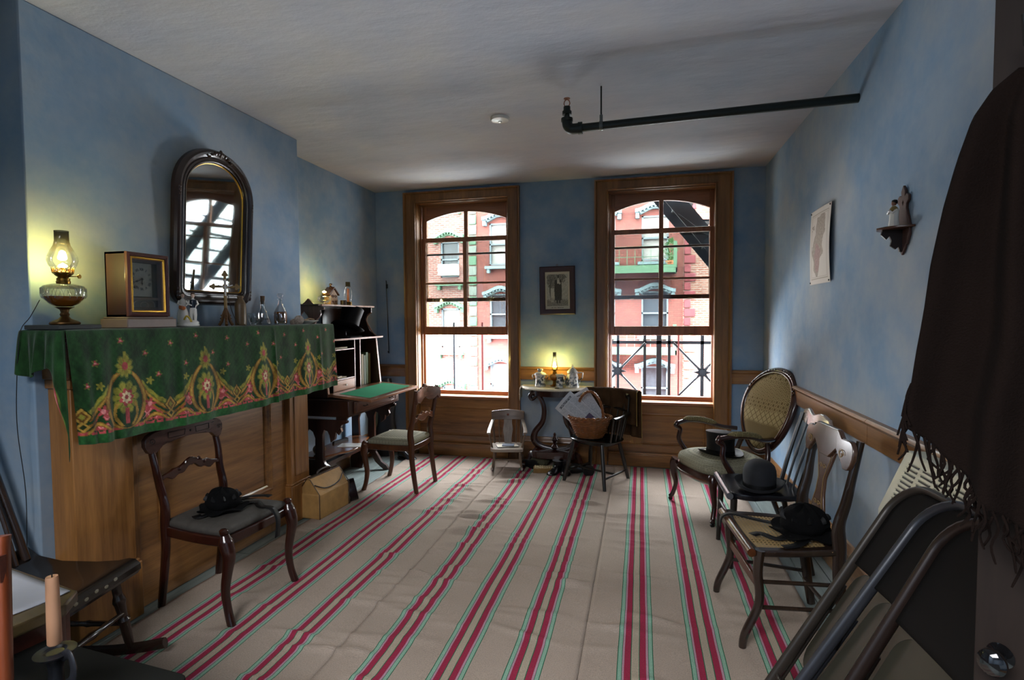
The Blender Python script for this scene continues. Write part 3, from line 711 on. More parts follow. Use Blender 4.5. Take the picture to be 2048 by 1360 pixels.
for j in range(rows):
    for i in range(nu):
        s_ = us[i]*CL
        if j < nvt:
            q = j/(nvt-1); x_ = lerp(XC+.004, -2.222, q); z_ = ZS+.0015*sin(s_*30+q*6)
            V.append((x_, CY0+s_, z_))
        else:
            dn = (j-nvt+1)/nvd; rr_ = .012; a = min(1, dn*CH/(rr_*pi/2))*pi/2
            x_ = -2.222+rr_*sin(a)+fold(s_, dn)+.012*dn; hl = CH*dn*(1.0+.03*sin(s_*2.2))
            z_ = ZS-max(hl-rr_*.57, 0)-rr_*(1-cos(a))
            y_ = CY0+s_+dn*.03*(1 if s_ > CL*.9 else 0)*(s_-CL*.9)*6+.02*dn*math.exp(-((s_)/.08)**2)*0
            if s_ < .12: x_ -= .05*(1-s_/.12)**2*dn; y_ += .05*dn*(1-s_/.12)
            V.append((x_, y_, z_))
b.v = V; b.f = [(j*nu+i, j*nu+i+1, (j+1)*nu+i+1, (j+1)*nu+i) for j in range(rows-1) for i in range(nu-1)]
SS, TT = np.meshgrid(us*CL, np.concatenate([np.full(nvt, CH+.02), CH-CH*(np.arange(nvd)+1)/nvd]))
cc = cloth_pattern(SS, TT, CL, CH); b.c = np.concatenate([cc.reshape(-1, 3), np.ones((nu*rows, 1))], 1)
cl = b.build('mantel_cloth', M_VELV, None, 'green velvet mantel cloth with gold and red border, draped over the mantel shelf', 'cloth', solid=.0025, ang=180)
# end drop at the near end of the shelf, a part of the cloth
b = MB(); nu2, nv2 = 50, 40
def endf(u, v):
    x_ = lerp(XC+.004, -2.210, u); dn = v
    return (x_+.01*dn*sin(u*9), 1.600-.006+(-.014-.010*sin(u*17+1)-.008*sin(u*31))*dn**.6, ZS-dn*(.17+.02*sin(u*7)+.34*max(0, (u-.72)/.28)**1.5))
b.grid(nu2, nv2, endf); cc = cloth_pattern(np.tile(np.linspace(.3, .5, nu2), (nv2, 1)), np.tile(np.linspace(.5, .40, nv2)[:, None], (1, nu2)), 1, 1)
b.c = np.concatenate([cc.reshape(-1, 3), np.ones((nu2*nv2, 1))], 1); b.build('end_drop', M_VELV, cl, solid=.0025, ang=180)
ZS += .0035

# ---------------------------------------------------------------- on the mantel
def lathe_part(prof, name, mat, parent, n=24, M=None, **k): return MB().lathe(prof, n, M, cap=k.pop('cap', True)).build(name, mat, parent, **k)
def flame(parent, z, s=1.0, strength=90, power=6, light_r=.02, wide=.9):
    b = MB(); b.lathe([(.001, 0), (.010*s*1.4, .003*s), (.016*s*1.5, .008*s), (.014*s*1.4, .015*s), (.007*s, .021*s), (.001, .025*s)], 12, None, 1.0, wide)
    f = b.build('flame', emit('flame_glow_%d' % len(bpy.data.materials), (1, .62, .16), strength), parent, loc=(0, 0, z))
    l = bpy.data.lights.new('lamp_light', 'POINT'); l.energy = power; l.color = (1, .83, .22); l.shadow_soft_size = light_r
    o = bpy.data.objects.new('lamp_light', l); COL.objects.link(o); o.parent = parent; o.location = (0, 0, z+.02); return f
def soot_glass(name):
    n = NT(name); v = n.coord(); z = n.n('SeparateXYZ', ins={0: v}).outputs[2]
    f = n.math('ADD', n.math('MULTIPLY', z, 6.5), n.math('MULTIPLY', n.noise(v, 30, 3), .35))
    t_ = n.n('BsdfTransparent'); g = n.n('BsdfGlossy'); g.inputs['Roughness'].default_value = .05
    s_ = n.n('BsdfDiffuse'); s_.inputs[0].default_value = rgb('3a3528')
    lw = n.n('LayerWeight'); lw.inputs[0].default_value = .4
    mx = n.n('MixShader', ins={0: n.math('MULTIPLY_ADD', lw.outputs['Fresnel'], .6, .03), 1: t_.outputs[0], 2: g.outputs[0]})
    sf = n.ramp(f, [(.0, (0, 0, 0)), (.999, (1, 1, 1))])
    return n, f, mx, s_
def make_soot(name, z0, z1, maxop=.8):
    n, f, mx, s_ = soot_glass(name); v = n.coord(); z = n.n('SeparateXYZ', ins={0: v}).outputs[2]
    q = n.n('MapRange', ins={'Value': n.math('ADD', z, n.math('MULTIPLY', n.math('SUBTRACT', n.noise(v, 28, 4), .5), .05)), 1: z0, 2: z1, 3: 0.0, 4: maxop}).outputs[0]
    m2 = n.n('MixShader', ins={0: q, 1: mx.outputs[0], 2: s_.outputs[0]}); n.l(m2.outputs[0], n.out.inputs[0]); return n.m
def burner(parent, z, r=.03, s=1.0, coronet=True):
    b = MB(); b.lathe([(r*.75, 0), (r*.8, .010), (r*.72, .012), (r*.72, .022), (r*.55, .026), (r*.85, .034), (r*1.02, .042), (r*1.0, .047), (r*.5, .052), (r*.28, .058), (r*.25, .068)], 20)
    bo = b.build('burner', M_BRASS, parent, loc=(0, 0, z))
    if coronet:
        b = MB()
        for i in range(16):
            a = 2*pi*i/16; c, s2 = cos(a), sin(a); R_ = r*1.12
            b.tube([(R_*.98*c, R_*.98*s2, .044), (R_*1.04*cos(a-.1), R_*1.04*sin(a-.1), .056), (R_*1.02*c, R_*1.02*s2, .066), (R_*1.04*cos(a+.1), R_*1.04*sin(a+.1), .056), (R_*.98*c, R_*.98*s2, .044)], .0014, 5)
        b.lathe([(r*1.0, .040), (r*1.1, .042), (r*1.1, .047), (r*1.0, .048)], 20); b.build('coronet', M_BRASS, bo)
    return bo
M_OIL = NT('lamp_oil'); M_OIL.col('b56a14'); M_OIL = M_OIL.set(.05, 0, .5, Transmission_Weight=.5, IOR=1.3)
# stand book + oil lamp
LY, LX = 1.675, -2.315
tag(MB().box((LX-.10, LY-.085, 0), (LX+.085, LY+.085, .018)).build('stand_book', plain('dark_book_cloth', '2a2c2c', .7), None, loc=(0, 0, ZS), bev=.003), 'thin dark book lying under the large oil lamp', 'book')
t = thing('oil_lamp', 'large lit glass oil lamp with sooty chimney at the near end of the mantel', 'lamp', (LX, LY, ZS+.0185))
lathe_part([(.048, 0), (.052, .004), (.050, .010), (.040, .016), (.022, .024), (.014, .034), (.017, .042), (.013, .05), (.016, .062), (.028, .070), (.034, .072)], 'base', plain('bronze_foot', '5a4022', .35, .8), t)
M_FONT = clear_glass('font_glass', (.96, .96, .92), .86, .06)
lathe_part([(.026, .072), (.050, .086), (.068, .108), (.074, .130), (.074, .150), (.066, .160), (.040, .167), (.024, .170)], 'font', M_FONT, t, n=36)
b = MB()
for i in range(18):
    a0 = 2*pi*i/18
    for s_ in (-1, 1):
        pts = [((.0742)*cos(a0+s_*.17*(q/4)), (.0742)*sin(a0+s_*.17*(q/4)), .108+.042*q/4) if q else (.0685*cos(a0), .0685*sin(a0), .108) for q in range(5)]
        b.tube(pts, .0016, 4)
b.build('cut_ribs', M_GLASS, t)
lathe_part([(.024, .0745), (.048, .088), (.064, .108), (.067, .116), (.001, .1165)], 'oil', M_OIL, t)
bo = burner(t, .168, .031)
b = MB(); b.tube([(0, 0, .03), (.062, .018, .03)], .0018, 6); b.lathe([(.009, -.002), (.009, .002)], 12, T(.062, .018, .03) @ RZ(16) @ RY(90)); b.build('wick_knob', M_BRASS, bo)
M_SOOT = make_soot('sooty_chimney_glass', .085, .15, .85)
cp = [(.030, 0), (.034, .012), (.046, .030), (.052, .050), (.050, .066), (.040, .090), (.029, .112), (.0245, .130), (.024, .165), (.0245, .172)]
lathe_part(cp, 'chimney', M_SOOT, t, n=32, cap=False, loc=(0, 0, .213))
flame(t, .232, .9, 40, 3.4, .02, .6)
# lamp cord
b = MB(); b.tube(bez([(LX-.06, LY-.05, ZS+.12), (LX-.09, LY-.068, ZS+.05), (LX-.11, 1.588, ZS+.005), (XC+.03, 1.57, 1.30), (XC-.004, 1.575, 1.0), (XC-.012, 1.60, .7), (XC-.02, 1.60, .4), (XC-.02, 1.61, .02)], 8), .0016, 5)
b.build('lamp_cord', M_BLACK, None, 'thin dark cord trailing from the large oil lamp down the chimney side', 'cord')

# shelf clock
CKY, CKX = 1.995, -2.305
t = thing('shelf_clock', 'wooden box shelf clock with gilt bead and square dial, on the mantel', 'clock', (CKX, CKY, ZS), R(90))
# local: width along x (0.22), front at -y
w_, h_, dp = .215, .345, .115
b = MB(); b.box((-.128, -.085, 0), (.128, .07, .042)).box((-.12, -.078, .042), (.12, .065, .05)); b.build('plinth', plain('weathered_walnut_base', '6a5a52', .55), t, bev=.006)
b = MB(); b.box((-w_/2, -dp/2, .05), (-w_/2+.012, dp/2, h_)).box((w_/2-.012, -dp/2, .05), (w_/2, dp/2, h_)).box((-w_/2, -dp/2, h_-.012), (w_/2, dp/2, h_)).box((-w_/2, -dp/2, .05), (w_/2, dp/2, .062)).box((-w_/2, dp/2-.01, .05), (w_/2, dp/2, h_))
b.build('case', M_MAHOG, t, bev=.002)
def fring(o, y_, x0, x1, z0, z1): return [(x0+o, y_, z0+o), (x1-o, y_, z0+o), (x1-o, y_, z1-o), (x0+o, y_, z1-o)]
a = (-w_/2, w_/2, .052, h_); dr = MB()
dr.rings([fring(0, -dp/2, *a), fring(.001, -dp/2-.012, *a), fring(.010, -dp/2-.018, *a), fring(.018, -dp/2-.012, *a), fring(.020, -dp/2, *a)], False, False)
door = dr.build('door_frame', plain('rosewood', '4a2a26', .25), t, ang=20)
dr = MB(); dr.rings([fring(.020, -dp/2-.002, *a), fring(.021, -dp/2-.010, *a), fring(.026, -dp/2-.012, *a), fring(.029, -dp/2-.006, *a)], False, False); dr.build('gilt_bead', M_GILT, door)
b = MB(); b.rings([fring(.029, -dp/2-.004, *a), fring(.044, -dp/2+.012, *a)], False, False); b.build('inner_bevel', plain('rose_brown_bevel', '6a5048', .5), door)
b = MB(); b.box((-w_/2+.04, -dp/2+.004, .128), (w_/2-.04, -dp/2+.012, .140)); b.build('door_rail', plain('rose_brown_rail', '7a605a', .5), door)
lathe_part([(.004, 0), (.006, .004), (.003, .008)], 'door_knob', M_BLACK, door, M=T(-w_/2+.034, -dp/2-.01, .185) @ RX(90))
MB().box((-w_/2+.028, -dp/2-.002, .08), (w_/2-.028, -dp/2-.001, h_-.028)).build('door_glass', M_GLASS, door, flat=True)
b = MB(); b.box((-.062, -.035, .145), (.045, -.032, h_-.045)); dial = b.build('dial', plain('aged_dial', 'd8d6c8', .6, vs=30, var=.15), t)
b = MB(); cx, cz, rd = -.008, .226, .045
NUM = ['XII', 'I', 'II', 'III', 'IIII', 'V', 'VI', 'VII', 'VIII', 'IX', 'X', 'XI']
for i, s_ in enumerate(NUM):
    vs, fs = text_mesh(s_, .017); ang = R(90-30*i)
    M = T(cx+rd*cos(ang), -.0362, cz+rd*sin(ang)) @ Matrix.Rotation(R(90), 4, 'X') @ Matrix.Rotation(ang-R(90), 4, 'Z')
    b.add(vs, fs, M)
b.build('numerals', M_BLACK, dial, flat=True)
def hand(ang, L_, w, nm):
    b = MB(); c, s_ = cos(R(ang)), sin(R(ang)); out = [(-.006, -.002), (L_*.55, -.0016), (L_*.62, -w), (L_*.75, -w*.9), (L_*.8, -.001), (L_, 0), (L_*.8, .001), (L_*.75, w*.9), (L_*.62, w), (L_*.55, .0016), (-.006, .002)]
    b.prism(out, -.001, .001, lambda x_, y_, z_: (cx+x_*c-y_*s_, -.039+z_, cz+x_*s_+y_*c)); b.lathe([(.006, 0), (.006, .002)], 12, T(cx, -.038, cz) @ RX(90)); b.build(nm, M_BLACK, dial)
hand(203, .042, .004, 'minute_hand'); hand(270, .030, .004, 'hour_hand')
b = MB(); b.box((-w_/2+.04, -.036, .078), (w_/2-.04, -.034, .130)); tb = b.build('tablet', plain('tablet_black', '14211c', .3), t)
b = MB(); b.box((.012, -.0372, .084), (.052, -.0365, .125)); b.build('tablet_patch', plain('tablet_brown', '6a4a3a', .4), tb)
b = MB(); pth = [(x_*1.0, -.0385, .104+z_) for x_, z_ in rrect(.108, .042, .0205, 6)]; b.tube(pth, .0011, 5, True); b.tube([(.0+.021*cos(a_), -.0385, .104+.015*sin(a_)) for a_ in np.linspace(0, 2*pi, 24, endpoint=False)], .0012, 5, True)
b.build('tablet_lines', M_WHITE, tb)

# ---------------------------------------------------------------- mirror
t = thing('wall_mirror', 'arched dark walnut framed mirror hung on the chimney breast over the mantel', 'mirror', (XC+.004, 2.582, 1.49), R(90), rot=(R(3.4), 0, R(90)))
# local: x = along wall (world +y -> local x), z up, front -y
mw, mh = .575, .89
def arch_path(o, n=28):
    w = mw/2-o; rb = max(.085-o*.8, .02); top = mh-o; rt_ = w   # elliptical arch top
    zs = mh-.27; pts = []
    for k in range(7): a = R(270-90*k/6)*1; pts.append((-w+rb+rb*cos(a), o+rb+rb*sin(a)))
    for k in range(n+1): a = pi-pi*k/n; pts.append((w*cos(a), zs+(top-zs)*sin(a)**.92))
    for k in range(7): a = R(0-90*k/6); pts.append((w-rb+rb*cos(a), o+rb+rb*sin(a)))
    return pts
fr = MB(); rg = []
for o, y_ in ((0, 0), (.002, -.022), (.010, -.036), (.020, -.042), (.032, -.040), (.040, -.030), (.046, -.026), (.050, -.030), (.058, -.030), (.062, -.022), (.066, -.022), (.069, -.026), (.074, -.024), (.078, -.014), (.082, -.012)):
    rg.append([(x_, y_, z_) for x_, z_ in arch_path(o)])
fr.rings(rg, False, False); fr.build('frame', plain('carved_walnut_frame', '2b1d18', .25, 0, .6, bump=.15, bs=90), t, ang=20)
g = MB(); g.rings([[(x_, -.0125, z_) for x_, z_ in arch_path(.080)], [(x_, -.009, z_) for x_, z_ in arch_path(.080)]]); 
nm_ = NT('mirror_silver'); nm_.col('c8cfd0'); f_ = nm_.noise(nm_.coord(), 3, 3); g.build('mirror_glass', nm_.set(.03, 1.0, .5), t, flat=True)
MB().prism([(x_, z_) for x_, z_ in arch_path(.006)], 0, .004, lambda x_, y_, z_: (x_, -z_*.5, y_)).build('backboard', M_WALN, t)
b = MB(); b.rings([[(x_, -.020, z_) for x_, z_ in arch_path(.0795)], [(x_, -.014, z_) for x_, z_ in arch_path(.0835)]], False, False); b.build('gilt_slip', M_GILT, t)
b = MB()
for s_ in (-1, 1):
    for k in range(4): b.lathe([(.001, -.010+0), (.012-k*.002, -.004), (.013-k*.002, .003), (.004, .009)], 10, T(s_*(.014+k*.022), -.040, mh-.022-.006*k*k*.6) @ RX(90), 1.5, 1)
b.lathe([(.001, -.01), (.016, 0), (.002, .012)], 12, T(0, -.044, mh-.022) @ RX(90), 1, 1.5)
for s_ in (-1, 1):
    for z_ in (.05, mh-.30):
        for k in range(3): b.lathe([(.001, -.008), (.011, 0), (.002, .009)], 9, T(s_*(mw/2-.022), -.036, z_+k*.020) @ RX(90), 1, 1.5)
b.build('carved_ornament', plain('carved_walnut_frame_2', '35241c', .25), t)
# ---------------------------------------------------------------- small things on the mantel
def put_y(y): return (y-CY0)
# porcelain couple
t = thing('porcelain_figurine', 'white porcelain figurine of a couple, woman with basket and dark-jacketed man, on mantel', 'figurine', (-2.312, 2.282, ZS), R(48))
b = MB(); b.lathe([(.045, 0), (.047, .006), (.043, .012), (.044, .022), (.036, .03), (.01, .036)], 20, None, 1.15, .75); b.build('base', M_WHITE, t)
def figlet(x, skirt, parent, h=.175):
    b = MB()
    if skirt:
        fo = []
        for r_, z_ in ((.026, .022), (.027, .05), (.024, .075), (.018, .095), (.0125, .108), (.015, .118), (.0165, .130), (.012, .139), (.0055, .144), (.005, .150)):
            fo.append([(x+r_*(1+.07*sin(i*1.57*4)*(1 if z_ < .1 else 0))*cos(2*pi*i/28), r_*.85*(1+.07*sin(i*1.57*4)*(1 if z_ < .1 else 0))*sin(2*pi*i/28), z_) for i in range(28)])
        b.rings(fo)
    else:
        for s_ in (-1, 1): b.tube([(x+s_*.008, -.004, .026), (x+s_*.009, -.004, .06), (x+s_*.007, 0, .092)], [.006, .008, .009], 8)
        b.lathe([(.013, .085), (.014, .095), (.012, .105), (.015, .118), (.017, .132), (.012, .140), (.0055, .145), (.005, .151)], 14, T(x, 0, 0), 1, .75)
    b.tube([(x-.015, 0, .135), (x-.022, -.006, .118), (x-.008, -.017, .110)], [.005, .0048, .0038], 8); b.tube([(x+.015, 0, .135), (x+.023, -.004, .118), (x+.013, -.014, .108)], [.005, .0048, .0038], 8)
    o = b.build('body', M_WHITE, parent)
    hb = MB(); hb.lathe([(.0015, .149), (.007, .153), (.0092, .161), (.0088, .168), (.005, .174), (.001, .175)], 14, T(x, 0, 0), .9, 1); hb.build('head', plain('flesh_porcelain_%d' % skirt, 'e0c4b0', .3), o)
    hr = MB(); hr.lathe([(.0080, .160), (.0100, .166), (.0092, .173), (.005, .178), (.001, .179)], 14, T(x, .0018, 0)); hr.build('hair', plain('brown_glaze_%d' % skirt, '4a2a1a', .3), o)
    return o
w1 = figlet(-.022, True, t); m1 = figlet(.024, False, t)
b = MB(); b.lathe([(.001, -.012), (.010, -.009), (.013, .0), (.012, .008), (.002, .010)], 14, T(-.026, -.024, .098) @ RY(15), 1.3, .8); b.build('basket', plain('orange_glaze', 'b0622a', .3), w1)
b = MB(); b.lathe([(.0145, .098), (.016, .108), (.0165, .118), (.0185, .132), (.013, .141)], 14, T(.024, .001, 0), 1.03, .85); b.build('jacket', plain('blue_black_glaze', '1c2430', .25), m1)
b = MB(); b.tube(bez([(-.02, -.028, .035), (-.008, -.034, .055), (.006, -.030, .040), (.012, -.034, .024)], 5), .0045, 6); b.build('yellow_sash', plain('yellow_glaze', 'c8a838', .3), t)
# standing crucifix with rosary
t = thing('standing_crucifix', 'gothic wooden standing crucifix on the mantel before the mirror', 'crucifix', (-2.315, 2.545, ZS), R(46))
b = MB()
b.tube([(0, 0, .05), (0, 0, .245)], [(.008, .006), (.0065, .005)], 6, upv=(1, 0, 0)); b.tube([(-.052, 0, .19), (.052, 0, .19)], .006, 6)
def tref(cx_, cz_, a):
    o = []
    for k in range(24):
        q = 2*pi*k/24; r_ = .013*(1+.28*cos(3*q)); o.append((r_*cos(q+a), r_*sin(q+a)))
    b.prism(o, -.005, .005, lambda x_, y_, z_: (cx_+x_, z_, cz_+y_))
tref(0, .252, R(90)); tref(-.058, .19, R(180)); tref(.058, .19, 0)
for q in range(4): b.tube([(.008*cos(R(45+90*q)), 0, .19+.008*sin(R(45+90*q))), (.02*cos(R(45+90*q)), 0, .19+.02*sin(R(45+90*q)))], [.004, .001], 5)
b.build('cross', plain('gilded_oak', '8a6c38', .35), t); t.scale = (1.08, 1.08, 1.17)
b = MB()
for a in range(3):
    c_, s_ = cos(2*pi*a/3+.5), sin(2*pi*a/3+.5); b.tube([(0, 0, .085), (.014*c_, .014*s_, .05), (.022*c_, .022*s_, .02), (.036*c_, .036*s_, .003)], [.007, .009, .007, .008], 7)
    for z_ in (.02, .035, .05): b.lathe([(.001, -.004), (.005, 0), (.001, .004)], 6, T(.027*c_*(1.3-z_*8), .027*s_*(1.3-z_*8), z_))
b.build('tripod_foot', plain('carved_oak_foot', '5a3c1c', .5), t)
b = MB(); b.tube([(0, -.007, .225), (0, -.009, .17), (0, -.008, .145)], [.004, .005, .003], 6); b.tube([(-.035, -.008, .198), (0, -.010, .186), (.035, -.008, .198)], .0026, 5); b.lathe([(.001, -.005), (.005, 0), (.001, .006)], 8, T(0, -.012, .203)); b.build('corpus', M_WHITE, t)
pts = bez([(.012, -.008, .18), (.02, -.008, .13), (.032, -.004, .08), (.05, 0, .03), (.062, .002, .005)], 8); b = MB()
for p in pts: b.lathe([(.0008, -.003), (.003, 0), (.0008, .003)], 6, T(*p))
b.tube(pts, .0008, 4); b.build('rosary', plain('rosary_beads', '1a1a1c', .3), None, 'small dark rosary of beads hanging from the standing crucifix', 'rosary', loc=t.location, rot=t.rotation_euler)
# stoneware bottle
tag(lathe_part([(.030, 0), (.031, .004), (.031, .115), (.029, .130), (.020, .146), (.0145, .155), (.0145, .160), (.017, .163), (.017, .172), (.012, .174)], 'stoneware_bottle', plain('tan_stoneware', '5e4a30', .4, vs=20, var=.25), None, loc=(-2.30, 2.642, ZS)), 'brown stoneware bottle right of the crucifix on the mantel', 'bottle')
# tumblers
def tumbler(x, y, label, h=.065, r=.036, k=1):
    prof = [(r*.62, 0), (r*.70, .004), (r*.62, .010), (r*.78, .020), (r*.92, .034), (r*.96, h*.75), (r, h), (r*.95, h), (r*.90, h*.75), (r*.84, .036), (r*.6, .016), (.001, .012)]
    o = lathe_part(prof, 'drinking_glass', M_GLASS, None, n=28, loc=(x, y, ZS), cap=False); tag(o, label, 'glass', 'glasses on the mantel'); return o
tumbler(-2.30, 2.755, 'small clear footed glass beside the brown stoneware bottle', .072)
tumbler(-2.375, 2.86, 'clear bowl-shaped glass standing behind the corked flask', .072, .05)
tumbler(-2.29, 2.985, 'clear glass standing in front of the amber decanter', .070)
# corked flask
t = thing('corked_flask', 'clear conical glass bottle with cork and old lettering, on the mantel', 'bottle', (-2.33, 2.868, ZS))
lathe_part([(.048, 0), (.050, .005), (.047, .018), (.036, .045), (.022, .082), (.0145, .105), (.0135, .145), (.017, .148), (.017, .152), (.012, .153), (.012, .106), (.034, .045), (.045, .010), (.001, .006)], 'body', M_GLASS, t, n=28, cap=False)
lathe_part([(.011, .13), (.0125, .15), (.0135, .182), (.001, .183)], 'cork', plain('cork', '5e4630', .8, bump=.4), t)
vs, fs = text_mesh('Prune', .022, .0004)
b = MB(); 
for v_ in vs:
    a = v_[0]/.038; z_ = .038+v_[1]*1.0; r_ = lerp(.0385, .030, (z_-.03)/.03); b.v.append(((r_+v_[2])*sin(a), -(r_+v_[2])*cos(a), z_))
b.f = [tuple(f) for f in fs]; b.build('lettering', M_BLACK, t, flat=True, rot=(0, 0, R(62)))
# decanter
t = thing('decanter', 'clear glass decanter of amber liquor with glass stopper, on the mantel', 'decanter', (-2.345, 3.055, ZS))
lathe_part([(.040, 0), (.041, .005), (.043, .07), (.040, .085), (.024, .115), (.0125, .140), (.0115, .160), (.020, .164), (.020, .168), (.010, .170), (.009, .14), (.022, .113), (.038, .083), (.040, .07), (.038, .008), (.001, .006)], 'body', M_GLASS, t, n=28, cap=False)
lathe_part([(.036, .007), (.039, .012), (.040, .07), (.036, .084), (.001, .084)], 'liquor', M_OIL, t)
lathe_part([(.008, .155), (.009, .168), (.007, .174), (.016, .180), (.020, .190), (.020, .202), (.014, .206), (.001, .204)], 'stopper', M_GLASS, t)
# shell
b = MB()
rs = []
for k in range(26):
    a = k*.5; r_ = .003*1.14**k; q = .0028*1.145**k; c_ = Vector((r_*cos(a), r_*sin(a)*.55+0, -.05*(k/26)**2))
    rs.append([(c_.x+q*cos(2*pi*i/12), c_.y+q*.6*sin(2*pi*i/12)*1.0, c_.z+q*sin(2*pi*i/12)*.9) for i in range(12)])
b.rings(rs)
o = b.build('sea_shell', plain('mottled_shell', 'b9a696', .35, vs=40, var=.4), None, 'mottled white and brown sea shell beside the decanter on the mantel', 'shell', loc=(-2.325, 3.165, ZS+.028), rot=(R(50), R(-20), R(40)))
o.scale = (.4, .4, .4)
# saucer with cigars
sc_ = (-2.32, 3.30)
tag(lathe_part([(.035, 0), (.038, .003), (.040, .005), (.068, .017), (.082, .022), (.082, .0245), (.066, .021), (.038, .009), (.001, .008)], 'saucer', M_WHITE, None, n=32, loc=(*sc_, ZS), cap=False), 'white porcelain saucer at the far end of the mantel', 'saucer')
for i, (dx, dy, a) in enumerate(((-.02, -.03, 30), (.01, -.01, 80), (-.01, .02, 130), (.02, .02, 10))):
    b = MB(); b.tube([(-.026, 0, 0), (-.01, 0, .001), (.014, 0, .001), (.026, 0, 0)], [.004, .0052, .005, .0035], 8)
    o = b.build('cigar_stub', plain('pale_cigar_%d' % i, 'a88e70', .8), None, ['pale cigar stub lying nearest the camera in the saucer', 'pale cigar stub in the middle of the saucer', 'pale cigar stub behind the middle one in the saucer', 'pale cigar stub at the far right of the saucer'][i], 'cigar', 'cigar stubs in the saucer', loc=(sc_[0]+dx, sc_[1]+dy, ZS+.0225+.004*i), rot=(0, R(8), R(a)))

# ---------------------------------------------------------------- secretary desk against the left wall
DK = thing('secretary_desk', 'dark carved walnut secretary desk with open green-lined writing flap, left of the windows', 'desk', (XL, 4.03, 0), R(90))
# local frame: x along wall (+ = towards windows), -y out into the room (world +x)
def WD(x, y): return (y-4.03, -(x-XL))          # world -> local
HW = .43
def dk(b, n, mat=M_WALN, parent=None, **k): return b.build(n, mat, parent or DK, **k)
M_DK = wood('dark_desk_walnut', '1c0e08', '3c2014', 2, 7, .28, coat=.3); M_DKX = wood('dark_desk_walnut_x', '1c0e08', '3c2014', 0, 7, .28, coat=.3); M_PINK = wood('worn_edge_walnut', '6a4634', '9c7460', 0, 7, .3, coat=.3)
# trestle ends
def trestle(x, nm):
    out = [(0.02, .62), (.50, .62), (.50, .60), (.455, .585), (.43, .55), (.40, .52), (.39, .47), (.355, .44), (.345, .50), (.33, .53), (.30, .54), (.285, .50), (.285, .30), (.30, .27), (.33, .25), (.34, .22), (.31, .19), (.29, .165), (.32, .12), (.35, .07), (.40, .04), (.425, .0), (.37, 0), (.33, .03), (.285, .07), (.25, .13), (.225, .155), (.20, .13), (.17, .07), (.15, .0), (.03, .0), (.03, .10), (.06, .15), (.085, .18), (.06, .20), (.035, .25), (.05, .30), (.05, .52), (.03, .54)]
    hole = [(.125, .30), (.215, .30), (.22, .47), (.20, .52), (.17, .54), (.14, .52), (.12, .47)]
    b = MB(); b.prism(out, x-.016, x+.016, lambda u, v, w_: (w_, -u, v), holes=[hole[::-1]]); return dk(b, 'trestle_end', M_DK, bev=.003)
trestle(-HW+.02, 0); trestle(HW-.02, 1)
b = MB(); b.cbox((0, -.21, .225), (2*HW-.06, .05, .03)); dk(b, 'stretcher', M_DKX)
b = MB(); out = [(-HW+.04, -.04), (HW-.04, -.04), (HW-.04, -.24), (HW-.15, -.27), (.1, -.36), (-.1, -.36), (-HW+.15, -.27), (-HW+.04, -.24)]; b.prism(out, .292, .31, lambda x_, y_, z_: (x_, y_, z_)); dk(b, 'foot_shelf', wood('foot_shelf_walnut', '4a2814', '8a5630', 0, 6, .2, coat=.5), bev=.004)
# drawer case
b = MB(); b.box((-HW, -.52, .645), (HW, -.02, .770)); dk(b, 'drawer_case', M_DK, bev=.004)
b = MB(); b.box((-HW-.01, -.535, .770), (HW+.01, -.0, .783)); dk(b, 'case_top', M_DKX, bev=.006)
b = MB(); b.box((-HW+.07, -.534, .665), (HW-.07, -.52, .758)); dr = dk(b, 'drawer', M_WALNX, bev=.004)
b = MB(); o_ = lambda o, y_: [(-HW+.09+o, y_, .675+o*.5), (HW-.09-o, y_, .675+o*.5), (HW-.09-o, y_, .748-o*.5), (-HW+.09+o, y_, .748-o*.5)]
b.rings([o_(0, -.534), o_(.003, -.540), o_(.012, -.540), o_(.016, -.536)], False, True); b.build('drawer_molding', M_WALNX, dr)
for x_ in (-.22, .22):
    b = MB(); b.tube([(x_-.03, -.542, .712), (x_-.025, -.556, .708), (x_+.025, -.556, .708), (x_+.03, -.542, .712)], .004, 6); b.build('drawer_pull', M_BLACK, dr)
for s_ in (-1, 1):
    b = MB(); b.prism([(0, .645), (.10, .645), (.085, .62), (.05, .60), (.035, .56), (.045, .53), (.02, .50), (.0, .52)], -.012, .012, lambda u, v, w_, s_=s_: (s_*(HW-.03)+w_, -.40-u, v)); dk(b, 'corner_bracket', M_DK)
# upper cabinet: slanted side cheeks
zb, zt = .792, 1.228
for s_ in (-1, 1):
    b = MB(); b.prism([(0, zb), (.345, zb), (.305, zt), (0, zt)], -.010, .010, lambda u, v, w_, s_=s_: (s_*(HW-.012)+w_, -u, v)); ck = dk(b, 'side_cheek', M_DK, bev=.002)
    b = MB(); b.prism([(.340, zb), (.349, zb), (.309, zt), (.300, zt)], -.0105, .0105, lambda u, v, w_, s_=s_: (s_*(HW-.012)+w_, -u, v)); b.build('worn_edge', M_PINK, ck)
b = MB(); b.box((-HW, -.012, zb), (HW, -.0, zt)); dk(b, 'cabinet_back', plain('desk_interior_dark', '1c1210', .6))
b = MB(); b.box((-HW+.02, -.34, zb), (HW-.02, -.012, zb+.016)); dk(b, 'cabinet_floor', M_WALNX)
b = MB(); b.box((-HW-.035, -.345, zt), (HW+.035, -.0, zt+.018)); tp = dk(b, 'cabinet_top', M_DKX, bev=.004)
MB().box((-HW-.036, -.352, zt+.003), (HW+.036, -.345, zt+.016)).build('worn_edge', M_PINK, tp)
